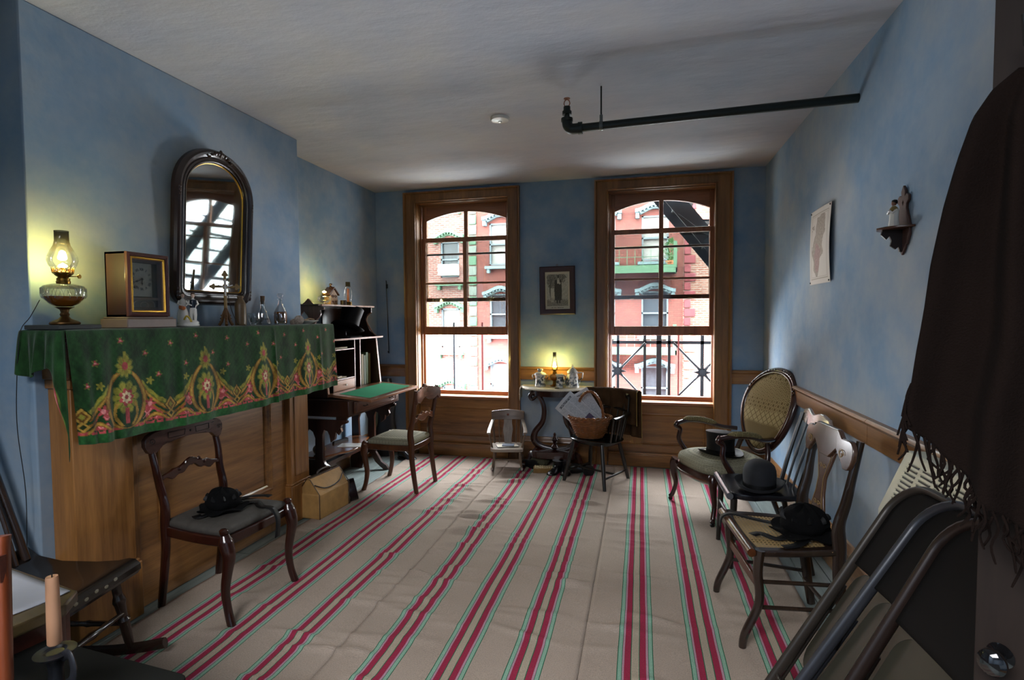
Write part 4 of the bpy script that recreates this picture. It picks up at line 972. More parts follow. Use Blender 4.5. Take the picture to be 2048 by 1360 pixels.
# pigeonholes
def part_board(a, b_, n='divider', mat=M_DK, edge=True):
    o = dk(MB().box(a, b_), n, mat)
    return o
xs_ = [-HW+.022, -.27, .06, .15, HW-.022]
for x_ in xs_[1:4]:
    b = MB(); b.box((x_-.005, -.29, zb+.016), (x_+.005, -.012, zt)); o = dk(b, 'divider', M_DK); MB().box((x_-.005, -.295, zb+.016), (x_+.005, -.29, zt)).build('worn_edge', M_PINK, o)
for x0, x1, zz in ((xs_[0], xs_[1], .90), (xs_[0], xs_[1], .99), (xs_[0], xs_[1], 1.09), (xs_[1], xs_[2], .905), (xs_[1], xs_[2], 1.15)):
    b = MB(); b.box((x0+.005, -.288, zz-.004), (x1-.005, -.012, zz+.004)); o = dk(b, 'pigeonhole_shelf', M_DK); MB().box((x0+.005, -.293, zz-.004), (x1-.005, -.288, zz+.004)).build('worn_edge', M_PINK, o)
b = MB(); b.box((xs_[1]+.008, -.295, zb+.018), (xs_[2]-.008, -.03, .898)); dr = dk(b, 'small_drawer', wood('small_drawer_oak', '8a5a34', 'b8845a', 0, 7, .35), bev=.003)
lathe_part([(.004, 0), (.004, .008), (.009, .013), (.008, .018), (.001, .020)], 'drawer_knob', M_WHITE, dr, M=T((xs_[1]+xs_[2])/2, -.295, .855) @ RX(90))
# flap
b = MB(); sl_ = .030
def fp(u, v, w_): return (u, -v, .810-(v-.345)*sl_/.36+w_)
b.prism([(-HW-.0, .345), (HW, .345), (HW, .715), (-HW, .715)], -.010, .010, fp); fpn = dk(b, 'writing_flap', wood('flap_walnut', '6e452c', 'a0705028'[:6], 0, 6, .3, coat=.3), bev=.003)
b = MB(); b.prism([(-HW+.07, .40), (HW-.07, .40), (HW-.07, .665), (-HW+.07, .665)], .0102, .0118, fp); b.build('green_baize', plain('green_baize', '2fa678', .85, var=.05), fpn)
b = MB(); b.prism([(HW-.16, .675), (HW-.05, .675), (HW-.05, .69), (HW-.16, .69)], .0102, .013, fp); b.build('lock_plate', M_BRASS, fpn)
# upper gallery on the cabinet
def gal(x_):
    out = [(.0, 0), (.215, 0), (.255, 0), (.25, .02), (.215, .045), (.20, .085), (.205, .12), (.225, .155), (.25, .175), (.262, .20), (.255, .225), (.29, .235), (.29, .25), (.245, .262), (.20, .275), (.17, .305), (.15, .32), (.12, .292), (.09, .272), (.06, .292), (.03, .32), (.0, .345)]
    hole = [(.07, .11), (.14, .11), (.16, .15), (.145, .185), (.11, .225), (.08, .19), (.06, .15)]
    b = MB(); b.prism(out, x_-.009, x_+.009, lambda u, v, w_: (w_, -.02-u, zt+.018+v), holes=[hole[::-1]]); g_ = dk(b, 'gallery_end', wood('gallery_walnut', '3a221a', '6a463a', 2, 7, .3, coat=.3), bev=.002); return g_
gal(-HW+.03); 
b = MB(); b.prism([(.0, 0), (.30, 0), (.28, .02), (.24, .05), (.22, .10), (.20, .16), (.22, .20), (.26, .22), (.26, .26), (.0, .26)], HW-.05, HW-.032, lambda u, v, w_: (w_, -.02-u, zt+.018+v)); g2 = dk(b, 'gallery_end', M_DK, bev=.002)
b = MB(); b.tube(bez([(HW-.041, -.325, zt+.02), (HW-.041, -.29, zt+.05), (HW-.041, -.255, zt+.10), (HW-.041, -.225, zt+.16), (HW-.041, -.245, zt+.21), (HW-.041, -.28, zt+.235)], 5), .007, 6); b.build('worn_edge', M_PINK, g2)
zs_ = zt+.018+.262
b = MB(); b.box((-HW-.0, -.275, zs_), (HW+.01, -.005, zs_+.014)); ts = dk(b, 'gallery_shelf', M_DKX, bev=.003); MB().box((-HW+.04, -.281, zs_+.001), (HW+.011, -.275, zs_+.013)).build('worn_edge', M_PINK, ts)
b = MB(); b.prism([(HW-.30, 0), (HW, 0), (HW-.02, .02), (HW-.08, .03), (HW-.12, .055), (HW-.22, .06), (HW-.28, .04)], -.018, -.008, lambda u, v, w_: (u, w_, zs_+.014+v)); dk(b, 'gallery_crest', M_DK)
b = MB(); b.box((.02, -.013, zt+.018), (HW-.03, -.003, zs_)); dk(b, 'gallery_back', M_DK)
ZG = zs_+.0145
def wp(lx, ly, z): return (XL-ly, 4.03+lx, z)     # desk local -> world
# green books in the right pigeonhole
mb2 = [plain('green_book_cloth', '4a5a3c', .7), plain('tan_book_cloth', '6a5a3a', .7), plain('olive_book_cloth', '3e4630', .7)]
for i in range(5):
    x_ = .20+i*.042; h_ = .29-.012*(i % 3)
    q = thing('ledger_book', ['green ledger, first from the left in the desk pigeonhole', 'tan ledger, second from the left in the desk pigeonhole', 'olive ledger, middle of the five in the desk pigeonhole', 'green ledger, second from the right in the desk pigeonhole', 'tan ledger, rightmost in the desk pigeonhole'][i], 'book', wp(x_, -.16, zb+.0165), R(90), 'ledgers in the desk')
    b = MB(); b.box((-.017, -.10, 0), (-.014, .09, h_)).box((.014, -.10, 0), (.017, .09, h_)).box((-.017, -.103, 0), (.017, -.10, h_)); b.build('cover', mb2[i % 3], q, bev=.001); MB().box((-.014, -.10, .004), (.014, .086, h_-.004)).build('pages', M_CREAM, q)
for i, (x_, z_, L_) in enumerate(((-.10, 1.155, .2), (-.09, .9095, .16), (-.14, .917, .12))):
    tag(MB().box((-L_/2, -.07, 0), (L_/2, .07, .006+.006*(i == 0))).build('paper_bundle', [M_CREAM, M_CREAM, M_CREAM][i], None, loc=wp(x_, -.19, z_), rot=(0, 0, R(90+7*i))), ['flat cream paper bundle on the top pigeonhole shelf of the desk', 'loose cream papers above the small desk drawer', 'small cream note lying on loose papers above the desk drawer'][i], 'paper')
# top hats
def top_hat(name_label, loc, rot, h=.135, r=.083, mat=None, band=True, wrinkle=0):
    t_ = thing('top_hat', name_label, 'hat', loc, rot=rot)
    mat = mat or M_SILK
    rs = []
    for r_, z_ in ((r*.97, .004), (r*.93, h*.35), (r*.935, h*.6), (r*1.0, h*.92), (r*1.02, h*.985), (r*.99, h), (r*.9, h*1.003), (.001, h*1.003)):
        rs.append([(r_*.90*cos(2*pi*i/40), r_*1.08*sin(2*pi*i/40), z_) for i in range(40)])
    b = MB(); b.rings(rs, False, False); b.build('crown', mat, t_)
    b = MB(); pr = [(.94, .0035), (1.1, .003), (1.35, .006), (1.5, .014), (1.52, .018), (1.49, .017), (1.35, .010), (1.1, .007), (.94, .0075)]
    b.rings([[(r*k*.90*cos(2*pi*i/40)*(1), r*k*1.08*sin(2*pi*i/40), z_+ (.020*(abs(cos(2*pi*i/40))**2)-.004*abs(sin(2*pi*i/40)))*max(0, (k-1)/.5)) for i in range(40)] for k, z_ in pr], False, False); b.build('brim', mat, t_)
    if band:
        b = MB(); b.rings([[((r*q)*.90*cos(2*pi*i/40), (r*q)*1.08*sin(2*pi*i/40), z_) for i in range(40)] for q, z_ in ((.985, .008), (.975, .012), (.965, .034), (.95, .038))], False, False); b.build('hat_band', M_FELT, t_)
    return t_
top_hat('tall black silk top hat lying tilted on the desk below the gallery shelf', wp(.10, -.20, zt+.0225+.062), (R(4), R(24), R(90)), .20, .092)
tag(MB().box((-.2, -.11, 0), (.17, .11, .012)).build('portfolio', M_FELT, None, loc=wp(-.03, -.19, zt+.0185), rot=(0, 0, R(4)), bev=.003), 'flat black portfolio under the tilted top hat on the desk', 'folder')
# on the gallery shelf
t = thing('glass_lamp', 'small lit glass lamp at the left end of the desk gallery shelf', 'lamp', wp(-.17, -.16, ZG))
lathe_part([(.030, 0), (.033, .003), (.020, .008), (.018, .014), (.040, .022), (.055, .040), (.057, .052), (.050, .066), (.030, .074), (.014, .076)], 'font', M_FONT, t, n=28)
lathe_part([(.010, .076), (.014, .080), (.012, .092), (.006, .098)], 'burner', M_BRASS, t); flame(t, .098, .7, 90, 1.1, .01)
t = thing('house_clock', 'small house-shaped wooden ornament with scrolled front on the desk gallery shelf', 'ornament', wp(.02, -.10, ZG), R(90))
b = MB(); b.prism([(-.055, 0), (.055, 0), (.055, .085), (0, .14), (-.055, .085)], -.03, .03, lambda u, v, w_: (u, w_, v)); b.build('body', plain('pale_scroll_wood', '8c7058', .45), t, bev=.002)
b = MB()
for s_ in (-1, 1): b.plate([(0, .145, .158), (s_*.075, .085, .096)], .075, lambda q, a, d_: (q, d_, a))
b.lathe([(.014, .145), (.02, .155), (.012, .165), (.016, .175), (.016, .185), (.006, .19)], 12, None, 1, .8); b.build('roof', M_DK, t)
b = MB()
for s_ in (-1, 1): b.tube([(s_*(.022+(.017-.0009*k)*cos(k*.55)), -.032, .075+(.017-.0009*k)*sin(k*.55)) for k in range(16)], .0022, 5)
for s_ in (-1, 1): b.tube([(s_*(.022+(.012-.0009*k)*cos(k*.6)), -.032, .030+(.012-.0009*k)*sin(k*.6)) for k in range(12)], .0018, 5)
b.build('scrollwork', M_DK, t)
tag(lathe_part([(.022, 0), (.026, .004), (.027, .04), (.022, .046), (.001, .047)], 'small_dark_jar', plain('dark_jar', '2a1e1a', .4), None, loc=wp(.10, -.17, ZG)), 'small squat dark brown jar right of the house ornament', 'jar')
t = thing('hurricane_lamp', 'brass candle lamp with tall sooty-topped glass chimney on the desk gallery shelf', 'lamp', wp(.21, -.15, ZG))
lathe_part([(.036, 0), (.038, .004), (.034, .008), (.030, .020), (.033, .028), (.030, .034), (.012, .036)], 'base', M_BRASS, t)
lathe_part([(.011, .034), (.011, .150), (.008, .153), (.001, .153)], 'candle', plain('pink_candle', 'b06a4c', .5), t)
lathe_part([(.026, 0), (.030, .008), (.038, .045), (.040, .065), (.034, .100), (.022, .135), (.0205, .150), (.0205, .178)], 'chimney', make_soot('sooty_chimney_small', .132, .142, .85), t, n=28, cap=False, loc=(0, 0, .034))
# on the foot shelf
t_ = MB()
rn = random.Random(5)
for k in range(7):
    ax = rn.uniform(0, pi); pts = [(.045*cos(a)*cos(ax)-.030*sin(a)*sin(ax), .045*cos(a)*sin(ax)+.03*sin(a)*cos(ax), .03+.022*sin(a+k)+.002*k) for a in np.linspace(0, 2*pi, 20, endpoint=False)]
    t_.tube(pts, .009, 7, True)
t_.build('rope_coil', plain('hemp_rope', '8a7a62', .9, bump=.6, bs=200), None, 'knotted coil of beige rope on the desk foot shelf', 'rope', loc=wp(-.30, -.17, .3105))
tag(MB().prism([(-.1, -.06), (.1, -.07), (.11, .06), (-.09, .065)], 0, .004).build('loose_papers', M_WHITE, None, loc=wp(.02, -.26, .3105), rot=(0, 0, .3)), 'sheet of white paper on the desk foot shelf', 'paper')
tag(MB().box((-.09, -.012, 0), (.09, .012, .02)).build('black_ruler_box', M_BLACK, None, loc=wp(.12, -.10, .3105), rot=(0, 0, R(80))), 'narrow black box at the back of the desk foot shelf', 'box')
# violin bow on the back wall and case on the floor
t = thing('violin_bow', 'dark violin bow hanging upright on the blue wall left of the windows', 'bow', (-2.585, D-.012, 1.04))
b = MB(); b.tube(bez([(.018, 0, 0), (.012, 0, .2), (.006, 0, .45), (.0, 0, .72), (-.004, 0, .76)], 6), [.0045]*25, 6); b.build('stick', M_BLACK, t)
b = MB(); b.tube([(.004, -.004, .03), (.008, -.004, .72)], .0012, 4); b.build('bow_hair', M_CREAM, t)
b = MB(); b.cbox((.006, -.002, .70), (.018, .012, .045)); b.cbox((.012, -.002, .015), (.012, .01, .02)); b.build('frog', M_BLACK, t, bev=.002)
def vio(t_):
    return interp(t_, [0, .06, .16, .30, .42, .55, .66, .78, .85, .93, 1], [.05, .105, .125, .115, .09, .085, .098, .075, .055, .05, .035])
b = MB(); rs = []
H_ = .79
for k in range(26):
    q = k/25; w_ = vio(q); 
    rs.append([(w_*cos(2*pi*i/24), .055*(abs(sin(2*pi*i/24))**.6)*(1 if sin(2*pi*i/24) > 0 else -1), q*H_) for i in range(24)])
b.rings(rs); cs = b.build('violin_case', plain('worn_black_case', '15171c', .5), None, 'black violin case standing in the corner behind the desk', 'case', loc=(-2.545, 4.90, .0), rot=(R(-3), 0, 0))
b = MB(); b.tube([(-.012, -.06, .40), (-.012, -.085, .41), (.03, -.085, .45), (.03, -.06, .46)], .005, 6); b.build('handle', M_BLACK, cs)
# shoe near the desk
def shoe(nm, label, loc, rz, mat, L_=.24, h=.10, boot=0, group=None):
    t_ = thing(nm, label, 'shoe', loc, rz, group)
    prof = []
    n = 16
    for k in range(n+1):
        q = k/n; y_ = -L_*(q-.30); w_ = interp(q, [0, .12, .35, .6, .8, .95, 1], [.018, .032, .03, .042, .044, .03, .008]); top = interp(q, [0, .1, .3, .45, .65, .85, 1], [h*.9, h, h, h*.72, h*.50, h*.42, h*.2]); 
        prof.append([(w_*cos(a)*(1 if sin(a) < 0 else .82), y_, .012+(top-.012)*(.5+.5*sin(a))) for a in np.linspace(0, 2*pi, 16, endpoint=False)])
    b = MB(); b.rings(prof)
    up_ = b.build('upper', mat, t_)
    if boot:
        b = MB(); b.rings([[((.036+.004*k)*cos(a), .025+(.046+.003*k)*sin(a)*.9, h*.6+boot*k/4) for a in np.linspace(0, 2*pi, 18, endpoint=False)] for k in range(5)]); b.build('shaft', mat, t_)
    b = MB(); so = []
    for k in range(n+1):
        q = k/n; w_ = interp(q, [0, .12, .35, .6, .8, .95, 1], [.018, .033, .029, .043, .045, .031, .009])+.002; so.append((w_, -L_*(q-.30)))
    b.prism(so+[(-x_, y_) for x_, y_ in so[::-1]], .006, .014); b.prism([(x_, y_) for x_, y_ in so[:5]]+[(-x_, y_) for x_, y_ in so[:5][::-1]], 0, .007); b.build('sole', M_BLACK, t_)
    return t_
M_LEA = plain('black_leather', '0e0e10', .28)
shoe('black_shoe', 'single black leather shoe on the boards right of the desk', (-2.30, 4.80, .001), R(70), M_LEA)

# ---------------------------------------------------------------- valise and round black box
M_TAN = plain('tan_leather', 'a8804a', .6, vs=14, var=.18, bump=.15, bs=40)
t = thing('leather_valise', 'tan leather gladstone bag with carrying handle on the floor beside the mantelpiece', 'bag', (-2.245, 3.355, 0), R(86))
# local x along bag length (world y), y = depth
L_, dp, h_ = .34, .185, .185
b = MB(); b.box((-L_/2, -dp/2, 0.004), (L_/2, dp/2, h_)); b.build('body', M_TAN, t, bev=.012, seg=3)
b = MB(); b.prism([(-dp/2+.003, h_-.008), (dp/2-.003, h_-.008), (.012, h_+.105), (-.012, h_+.105)], -L_/2+.004, L_/2-.004, lambda u, v, w_: (w_, u, v)); b.build('gusset_top', M_TAN, t, bev=.006)
b = MB(); b.box((-L_/2+.01, -.014, h_+.102), (L_/2-.01, .014, h_+.112)); b.build('frame', plain('dark_brown_leather', '3a2818', .5), t, bev=.003)
b = MB(); b.tube(bez([(-.07, 0, h_+.112), (-.06, 0, h_+.130), (0, 0, h_+.137), (.06, 0, h_+.130), (.07, 0, h_+.112)], 5), .0075, 8); b.build('handle', plain('dark_brown_leather_b', '2c2018', .4), t)
b = MB(); b.tube(bez([(-L_/2+.01, -dp/2*.5, h_+.06), (-.09, -dp/2*.84, h_+.025), (.02, -dp/2*.86, h_+.02), (.10, -dp/2*.75, h_+.035), (L_/2-.01, -dp/2*.45, h_+.06)], 5), .004, 6); b.build('strap', plain('dark_brown_leather_c', '2c2018', .5), t)
for sx in (-1, 1):
    b = MB(); b.tube([(sx*L_/2, -dp/2, .01), (sx*L_/2, -dp/2, h_), (sx*(L_/2-.002), -.014, h_+.1), (sx*(L_/2-.002), .014, h_+.1), (sx*L_/2, dp/2, h_), (sx*L_/2, dp/2, .01)], .003, 6); b.build('piping', plain('piping_leather_%d' % sx, '4a3420', .5), t)
tag(MB().lathe([(.001, -.03), (.080, -.03), (.084, -.026), (.084, .024), (.080, .030), (.001, .03)], 32, RY(78)).build('round_tin', plain('dark_round_tin', '1e1418', .3, .3), None, loc=(-2.165, 3.605, .088), rot=(0, 0, R(35))), 'round dark flat box standing on edge behind the tan bag', 'box')
# ---------------------------------------------------------------- seating
def fabric(name, c1, c2, scale=24, rough=.85):
    n = NT(name); v = n.coord((1, 1, 1), 'Object', (0, 0, R(45))); 
    ch = n.n('TexVoronoi', ins={'Vector': v, 'Scale': scale, 'Randomness': 0.0}, distance='CHEBYCHEV').outputs['Distance']
    ch2 = n.math('SINE', n.math('MULTIPLY', ch, 30)); c = n.ramp(n.math('ADD', n.math('MULTIPLY', ch2, .5), .5), [(.35, c1), (.65, c2)])
    c = n.mix(.3, c, n.ramp(n.noise(n.coord(), 180, 2), [(.3, (.5, .5, .5)), (.7, (1.2, 1.2, 1.2))]), 'MULTIPLY')
    n.col(c); n.bump(ch2, .25, .003); return n.set(rough, 0, .2)
M_UPH = fabric('sage_upholstery', '6c6856', '94907a', 52); M_UPH2 = fabric('moss_upholstery', '5a5038', '8a7e58', 34); M_DGREY = plain('charcoal_seat_cloth', '3c3833', .8, vs=40, var=.2, bump=.2, bs=300)
M_GOLDS = plain('faded_gold_stencil', '8a6e3a', .5)

def saber_chair(loc, rz, label, W=.42, Wb=.34, Dp=.40, SH=.405, BH=.86, mat=M_MAHOG, matx=M_MAHOX, seatmat=M_DGREY, style='scroll', cush=.05, rake=.06, pt=1.0):
    t_ = thing('dining_chair', label, 'chair', loc, rz)
    fy, by = -Dp/2, Dp/2
    # rear posts with legs: one continuous curved piece each
    for s_ in (-1, 1):
        xf, xt = s_*Wb/2, s_*(Wb/2+.015)
        P = bez([(xf, by+.035, 0), (xf, by+.012, .15), (xf, by-.005, .30), (xf, by-.005, SH), (xf*1.02, by-.012, SH+.10), (xf*1.04, by+.012, SH+.20), (xt, by+.03, SH+.31), (xt, by+rake, BH-.03)], 6)
        n_ = len(P); b = MB(); b.tube(P, [(interp(i/n_, [0, .3, .5, .65, .85, 1], [.019, .026, .029, .023, .018, .015])*pt, .0145*pt) for i in range(n_)], 10, upv=(0, 1, 0)); b.build('rear_leg_and_post', mat, t_)
    if style in ('scroll', 'carved'):
        for s_ in (-1, 1):
            x_ = s_*W/2; y_ = fy
            P = bez([(x_*1.02, y_-.028, 0), (x_, y_-.006, .07), (x_, y_+.006, .16), (x_, y_-.010, .26), (x_, y_-.020, .325), (x_, y_-.004, .385), (x_, y_+.004, SH+.015)], 6)
            n_ = len(P); b = MB(); b.tube(P, [interp(i/n_, [0, .2, .45, .7, .82, .9, 1], [.019, .018, .022, .030, .033, .025, .019]) for i in range(n_)], 12)
            if style == 'scroll':
                b.lathe([(.001, -.016), (.013, -.014), (.017, -.004), (.017, .006), (.010, .013), (.001, .014)], 12, T(x_, y_+.006, SH+.030), 1, 1.3)
            b.build('front_leg', mat, t_)
    else:
        for s_ in (-1, 1):
            x_ = s_*(W/2-.012); P = bez([(x_, fy-.030, 0), (x_, fy-.020, .06), (x_, fy+.035, .20), (x_, fy+.028, .33), (x_, fy+.035, SH)], 6)
            n_ = len(P); b = MB(); b.tube(P, [(.016+.008*(i/n_), .015+.006*(i/n_)) for i in range(n_)], 10); b.build('front_leg', mat, t_)
    # seat frame
    out = [(-W/2, fy), (W/2, fy), (Wb/2+.005, by), (-Wb/2-.005, by)]; 
    o2 = []
    for i in range(4):
        a, c = out[i], out[(i+1) % 4]; 
        for k in range(10):
            q = k/10; bow = .012*sin(q*pi); nx, ny = (c[1]-a[1]), -(c[0]-a[0]); l_ = hypot(nx, ny); o2.append((lerp(a[0], c[0], q)+nx/l_*bow, lerp(a[1], c[1], q)+ny/l_*bow))
    if style != 'caned':
        b = MB(); b.prism(o2, SH-.045, SH); b.build('seat_rail', matx, t_, bev=.005)
        cx = 0; b = MB(); pad(b, [(x_*.95, y_*.95) for x_, y_ in o2], SH-.004, cush); b.build('cushion', seatmat, t_)
    else:
        hole = [(x_*.80, y_*.78-.006) for x_, y_ in o2]
        b = MB(); b.prism(o2, SH-.028, SH, holes=[hole[::-1]]); b.build('seat_rail', matx, t_, bev=.008)
        b = MB(); b.tube([(-W/2-.004, fy-.002, SH-.008), (W/2+.004, fy-.002, SH-.008)], .018, 12); b.build('rolled_front_rail', M_WALNX, t_)
        cn = MB(); hx0, hx1 = -W/2*.82, W/2*.82; hy0, hy1 = fy*.80-.006, by*.80
        n_ = 19
        for i in range(n_+1):
            q = i/n_
            x_ = lerp(hx0, hx1, q); cn.box((x_-.0018, hy0, SH-.009), (x_+.0018, hy1, SH-.007)); y_ = lerp(hy0, hy1, q); cn.box((hx0, y_-.0018, SH-.0075), (hx1, y_+.0018, SH-.0055))
        for i in range(-n_, n_+1, 1):
            for sg in (-1, 1):
                a = Vector((hx0+i*(hx1-hx0)/n_, hy0 if sg > 0 else hy1, SH-.006)); d_ = Vector(((hx1-hx0), sg*(hy1-hy0), 0))
                t0 = max(0, -i/n_); t1 = min(1, 1-i/n_)
                if t1-t0 > .02: p0 = a+d_*t0; p1 = a+d_*t1; w2 = Vector((-d_.y, d_.x, 0)).normalized()*.0015; cn.add([p0-w2, p0+w2, p1+w2, p1-w2], [(0, 1, 2, 3)])
        cn.build('cane_webbing', plain('straw_cane', 'a88c5c', .6), t_, kind='stuff', flat=True)
    yb = by+rake
    if style == 'scroll':
        n_ = 28; sm = []
        for k in range(n_+1):
            u = 2*k/n_-1; xx = u*(Wb/2+.055); e = abs(u); endc = max(0, (e-.72)/.28)
            hi = BH+.004-.018*e**2-.0*endc-(.030*(1-sqrt(max(0, 1-endc**2))) if endc > 0 else 0)
            lo = BH-.072+.012*cos(u*pi)-.038*min(1, max(0, (e-.62)/.2))+(.05*(1-sqrt(max(0, 1-endc**2))) if endc > 0 else 0)
            sm.append((xx, lo, hi))
        b = MB(); b.plate(sm, .026, lambda q, a, d_: (q, yb-.012-.022*(1-(q/.22)**2)+d_-.008+.0, a)); cr = b.build('crest_rail', wood('crest_wood', '2a1814', '5e443c', 0, 8, .22, coat=.3), t_, bev=.003)
        b = MB()
        fyc = lambda q: yb-.020-.022*(1-(q/.22)**2)-.014
        for s_ in (-1, 1):
            b.tube([(s_*(.195+(.018-.001*k)*cos(k*.5)), fyc(.19)-.0, BH-.055+(.018-.001*k)*sin(k*.5)) for k in range(16)], .0015, 4)
            b.tube([(s_*q, fyc(q), BH-.022) for q in (.03, .06, .09, .12)]+[(s_*.12, fyc(.12), BH-.05)]+[(s_*q, fyc(q), BH-.050) for q in (.10, .07, .05, .035)], .0015, 4, True)
        b.lathe([(.001, -.004), (.006, 0), (.001, .004)], 10, T(0, fyc(0), BH-.035) @ RX(90))
        b.build('incised_lines', M_BLACK, cr, kind='stuff')
        # carved lower rail
        zc = SH+.255; sm = []
        for k in range(33):
            u = 2*k/32-1; xx = u*(Wb/2+.01); e = abs(u)
            lo = zc-.012-.030*e+.02*cos(u*pi*2)*.5+.006*sin(e*18); hi = zc+.018+.014*cos(u*pi)-.02*e+(.008*cos(u*9) if e < .6 else 0)
            sm.append((xx, lo, max(hi, lo+.014)))
        b = MB(); b.plate(sm, .018, lambda q, a, d_: (q, by+.014+d_, a)); lr = b.build('carved_splat_rail', matx, t_, bev=.003)
        b = MB()
        for s_ in (-1, 1): b.tube([(s_*.03+s_*.02*k/8, by-.0, zc+.024+.008*sin(k*.7)) for k in range(9)], .005, 6); b.lathe([(.001, -.006), (.009, 0), (.001, .006)], 10, T(s_*.075, by+.004, zc-.002) @ RX(90))
        b.build('carving', mat, lr)
    elif style == 'carved':
        sm = []
        for k in range(37):
            u = 2*k/36-1; e = abs(u); xx = u*(Wb/2+.045)
            hi = BH-.055+.035*(1-e)+(.022 if e < .10 else .010*abs(sin(e*16)))+(.0 if e < .95 else -.03); lo = BH-.125+.018*cos(u*2*pi)-(.03 if e > .86 else 0)
            sm.append((xx, lo, hi))
        b = MB(); b.plate(sm, .022, lambda q, a, d_: (q, yb-.022+d_+.03*(q/.2)**2, a)); b.build('crest_rail', wood('desk_chair_crest', '3a2018', '6a4638', 0, 8, .25, coat=.3), t_, bev=.003)
        b = MB()
        for k in range(7): b.lathe([(.001, -.01), (.010, 0), (.001, .012)], 9, T((k-3)*.022, yb-.02, BH-.018-.004*abs(k-3)))
        b.build('crest_carving', plain('crest_carving_wood', '5e443c', .3), t_)
        zc = SH+.205; sm = []
        for k in range(33):
            u = 2*k/32-1; e = abs(u); xx = u*(Wb/2); lo = zc-.022-.012*cos(u*2*pi); hi = zc+.012+.026*(cos(e*pi*.5)**3)+.008*cos(u*14); sm.append((xx, lo, hi))
        b = MB(); b.plate(sm, .018, lambda q, a, d_: (q, by+.010+d_, a)); b.build('carved_splat_rail', wood('splat_rail_wood', '4a2818', '8a5a40', 0, 8, .25, coat=.3), t_, bev=.003)
    else:
        # stencilled crest and vase splat
        sm = []
        for k in range(41):
            u = 2*k/40-1; e = abs(u); xx = u*(Wb/2+.045)
            hi = BH-.002-(.028*min(1, max(0, (e-.45)/.14)) if e > .45 else 0)-(.04*max(0, (e-.86)/.14)**2)
            lo = BH-.135+(.05*max(0, 1-abs(e-.45)/.25) if e > .2 else 0)-(.018 if e > .72 else 0)+(.05*max(0, (e-.88)/.12)**1.5)
            sm.append((xx, lo, hi))
        ybk = lambda q, z_: by-.026+(rake+.004)*((z_-SH)/(BH-SH))-.010*(1-(q/.2)**2)
        b = MB(); b.plate(sm, .020, lambda q, a, d_: (q, ybk(q, a)+d_-.004, a)); cr = b.build('crest_rail', wood('stencilled_walnut', '2e1c12', '5a4030', 2, 8, .22, coat=.5), t_, bev=.004)
        b = MB()
        for s_ in (-1, 1): b.tube([(s_*(.150+(.024-.0013*k)*cos(k*.5)), ybk(.15, BH-.09)-.0165, BH-.095+(.024-.0013*k)*sin(k*.5)) for k in range(18)], .0016, 4)
        b.build('gold_scroll', M_GOLDS, cr)
        sm = []
        for k in range(25):
            q = k/24; z_ = lerp(SH-.01, BH-.11, q); w_ = interp(q, [0, .12, .3, .5, .68, .85, 1], [.050, .040, .066, .040, .034, .062, .085]); sm.append((z_, -w_, w_))
        b = MB(); b.plate(sm, .011, lambda z_, a, d_: (a, ybk(a, z_)+d_+.002, z_)); sp = b.build('vase_splat', wood('stencilled_splat', '2e1c12', '5a4030', 2, 8, .22, coat=.5), t_, bev=.002)
        b = MB()
        for s_ in (-1, 1):
            b.tube([(s_*(w-.010), ybk(0, z_)-.0055, z_) for z_, _, w in sm[2:-1]], .0012, 4)
            for zc in (lerp(SH, BH, .28), lerp(SH, BH, .62)):
                b.tube([(s_*(.016+(.014-.0009*k)*cos(k*.55)), ybk(0, zc)-.006, zc+(.014-.0009*k)*sin(k*.55)) for k in range(14)], .0014, 4)
        b.build('gold_scroll', M_GOLDS, sp)
        for z_, ya, nm_ in ((.20, fy+.034, 'front_stretcher'), (.12, by, 'rear_stretcher')):
            if nm_ == 'front_stretcher':
                b = MB(); b.plate([(-W/2, z_+.05, z_+.085), (0, z_+.045, z_+.09), (W/2, z_+.05, z_+.085)], .012, lambda q, a, d_: (q, ya+d_, a)); b.build(nm_, M_WALNX, t_, bev=.002)
            else: b = MB(); b.tube([(-Wb/2, ya, z_), (Wb/2, ya, z_)], .009, 8); b.build(nm_, mat, t_)
        for s_ in (-1, 1):
            for z_ in (.16, .27): b = MB(); b.tube([(s_*(W/2-.012), fy+.03, z_+.02), (s_*Wb/2, by, z_)], .009, 8); b.build('side_stretcher', mat, t_)
    return t_

CH1 = saber_chair((-2.030, 2.195, .006), R(88), 'dark mahogany side chair with scrolled crest and grey seat, beside the mantelpiece', .425, .345, .40, .405, .872, rake=.065)
CH2 = saber_chair((-1.955, 4.015, .008), R(-93), 'walnut chair with patterned pale seat and carved crest, drawn up to the desk', .40, .35, .40, .385, .86, mat=M_WALN, matx=M_WALNX, seatmat=M_UPH, style='carved', cush=.055, rake=.05)
CH3 = saber_chair((.612, 2.585, .006), R(-84), 'caned seat chair with gold-stencilled vase splat, nearest of the right-hand wooden chairs', .47, .36, .37, .425, .915, mat=wood('caned_chair_dark', '181210', '33261e', 2, 8, .25, coat=.4), matx=wood('caned_chair_dark_x', '181210', '33261e', 0, 8, .25, coat=.4), style='caned', rake=.06)

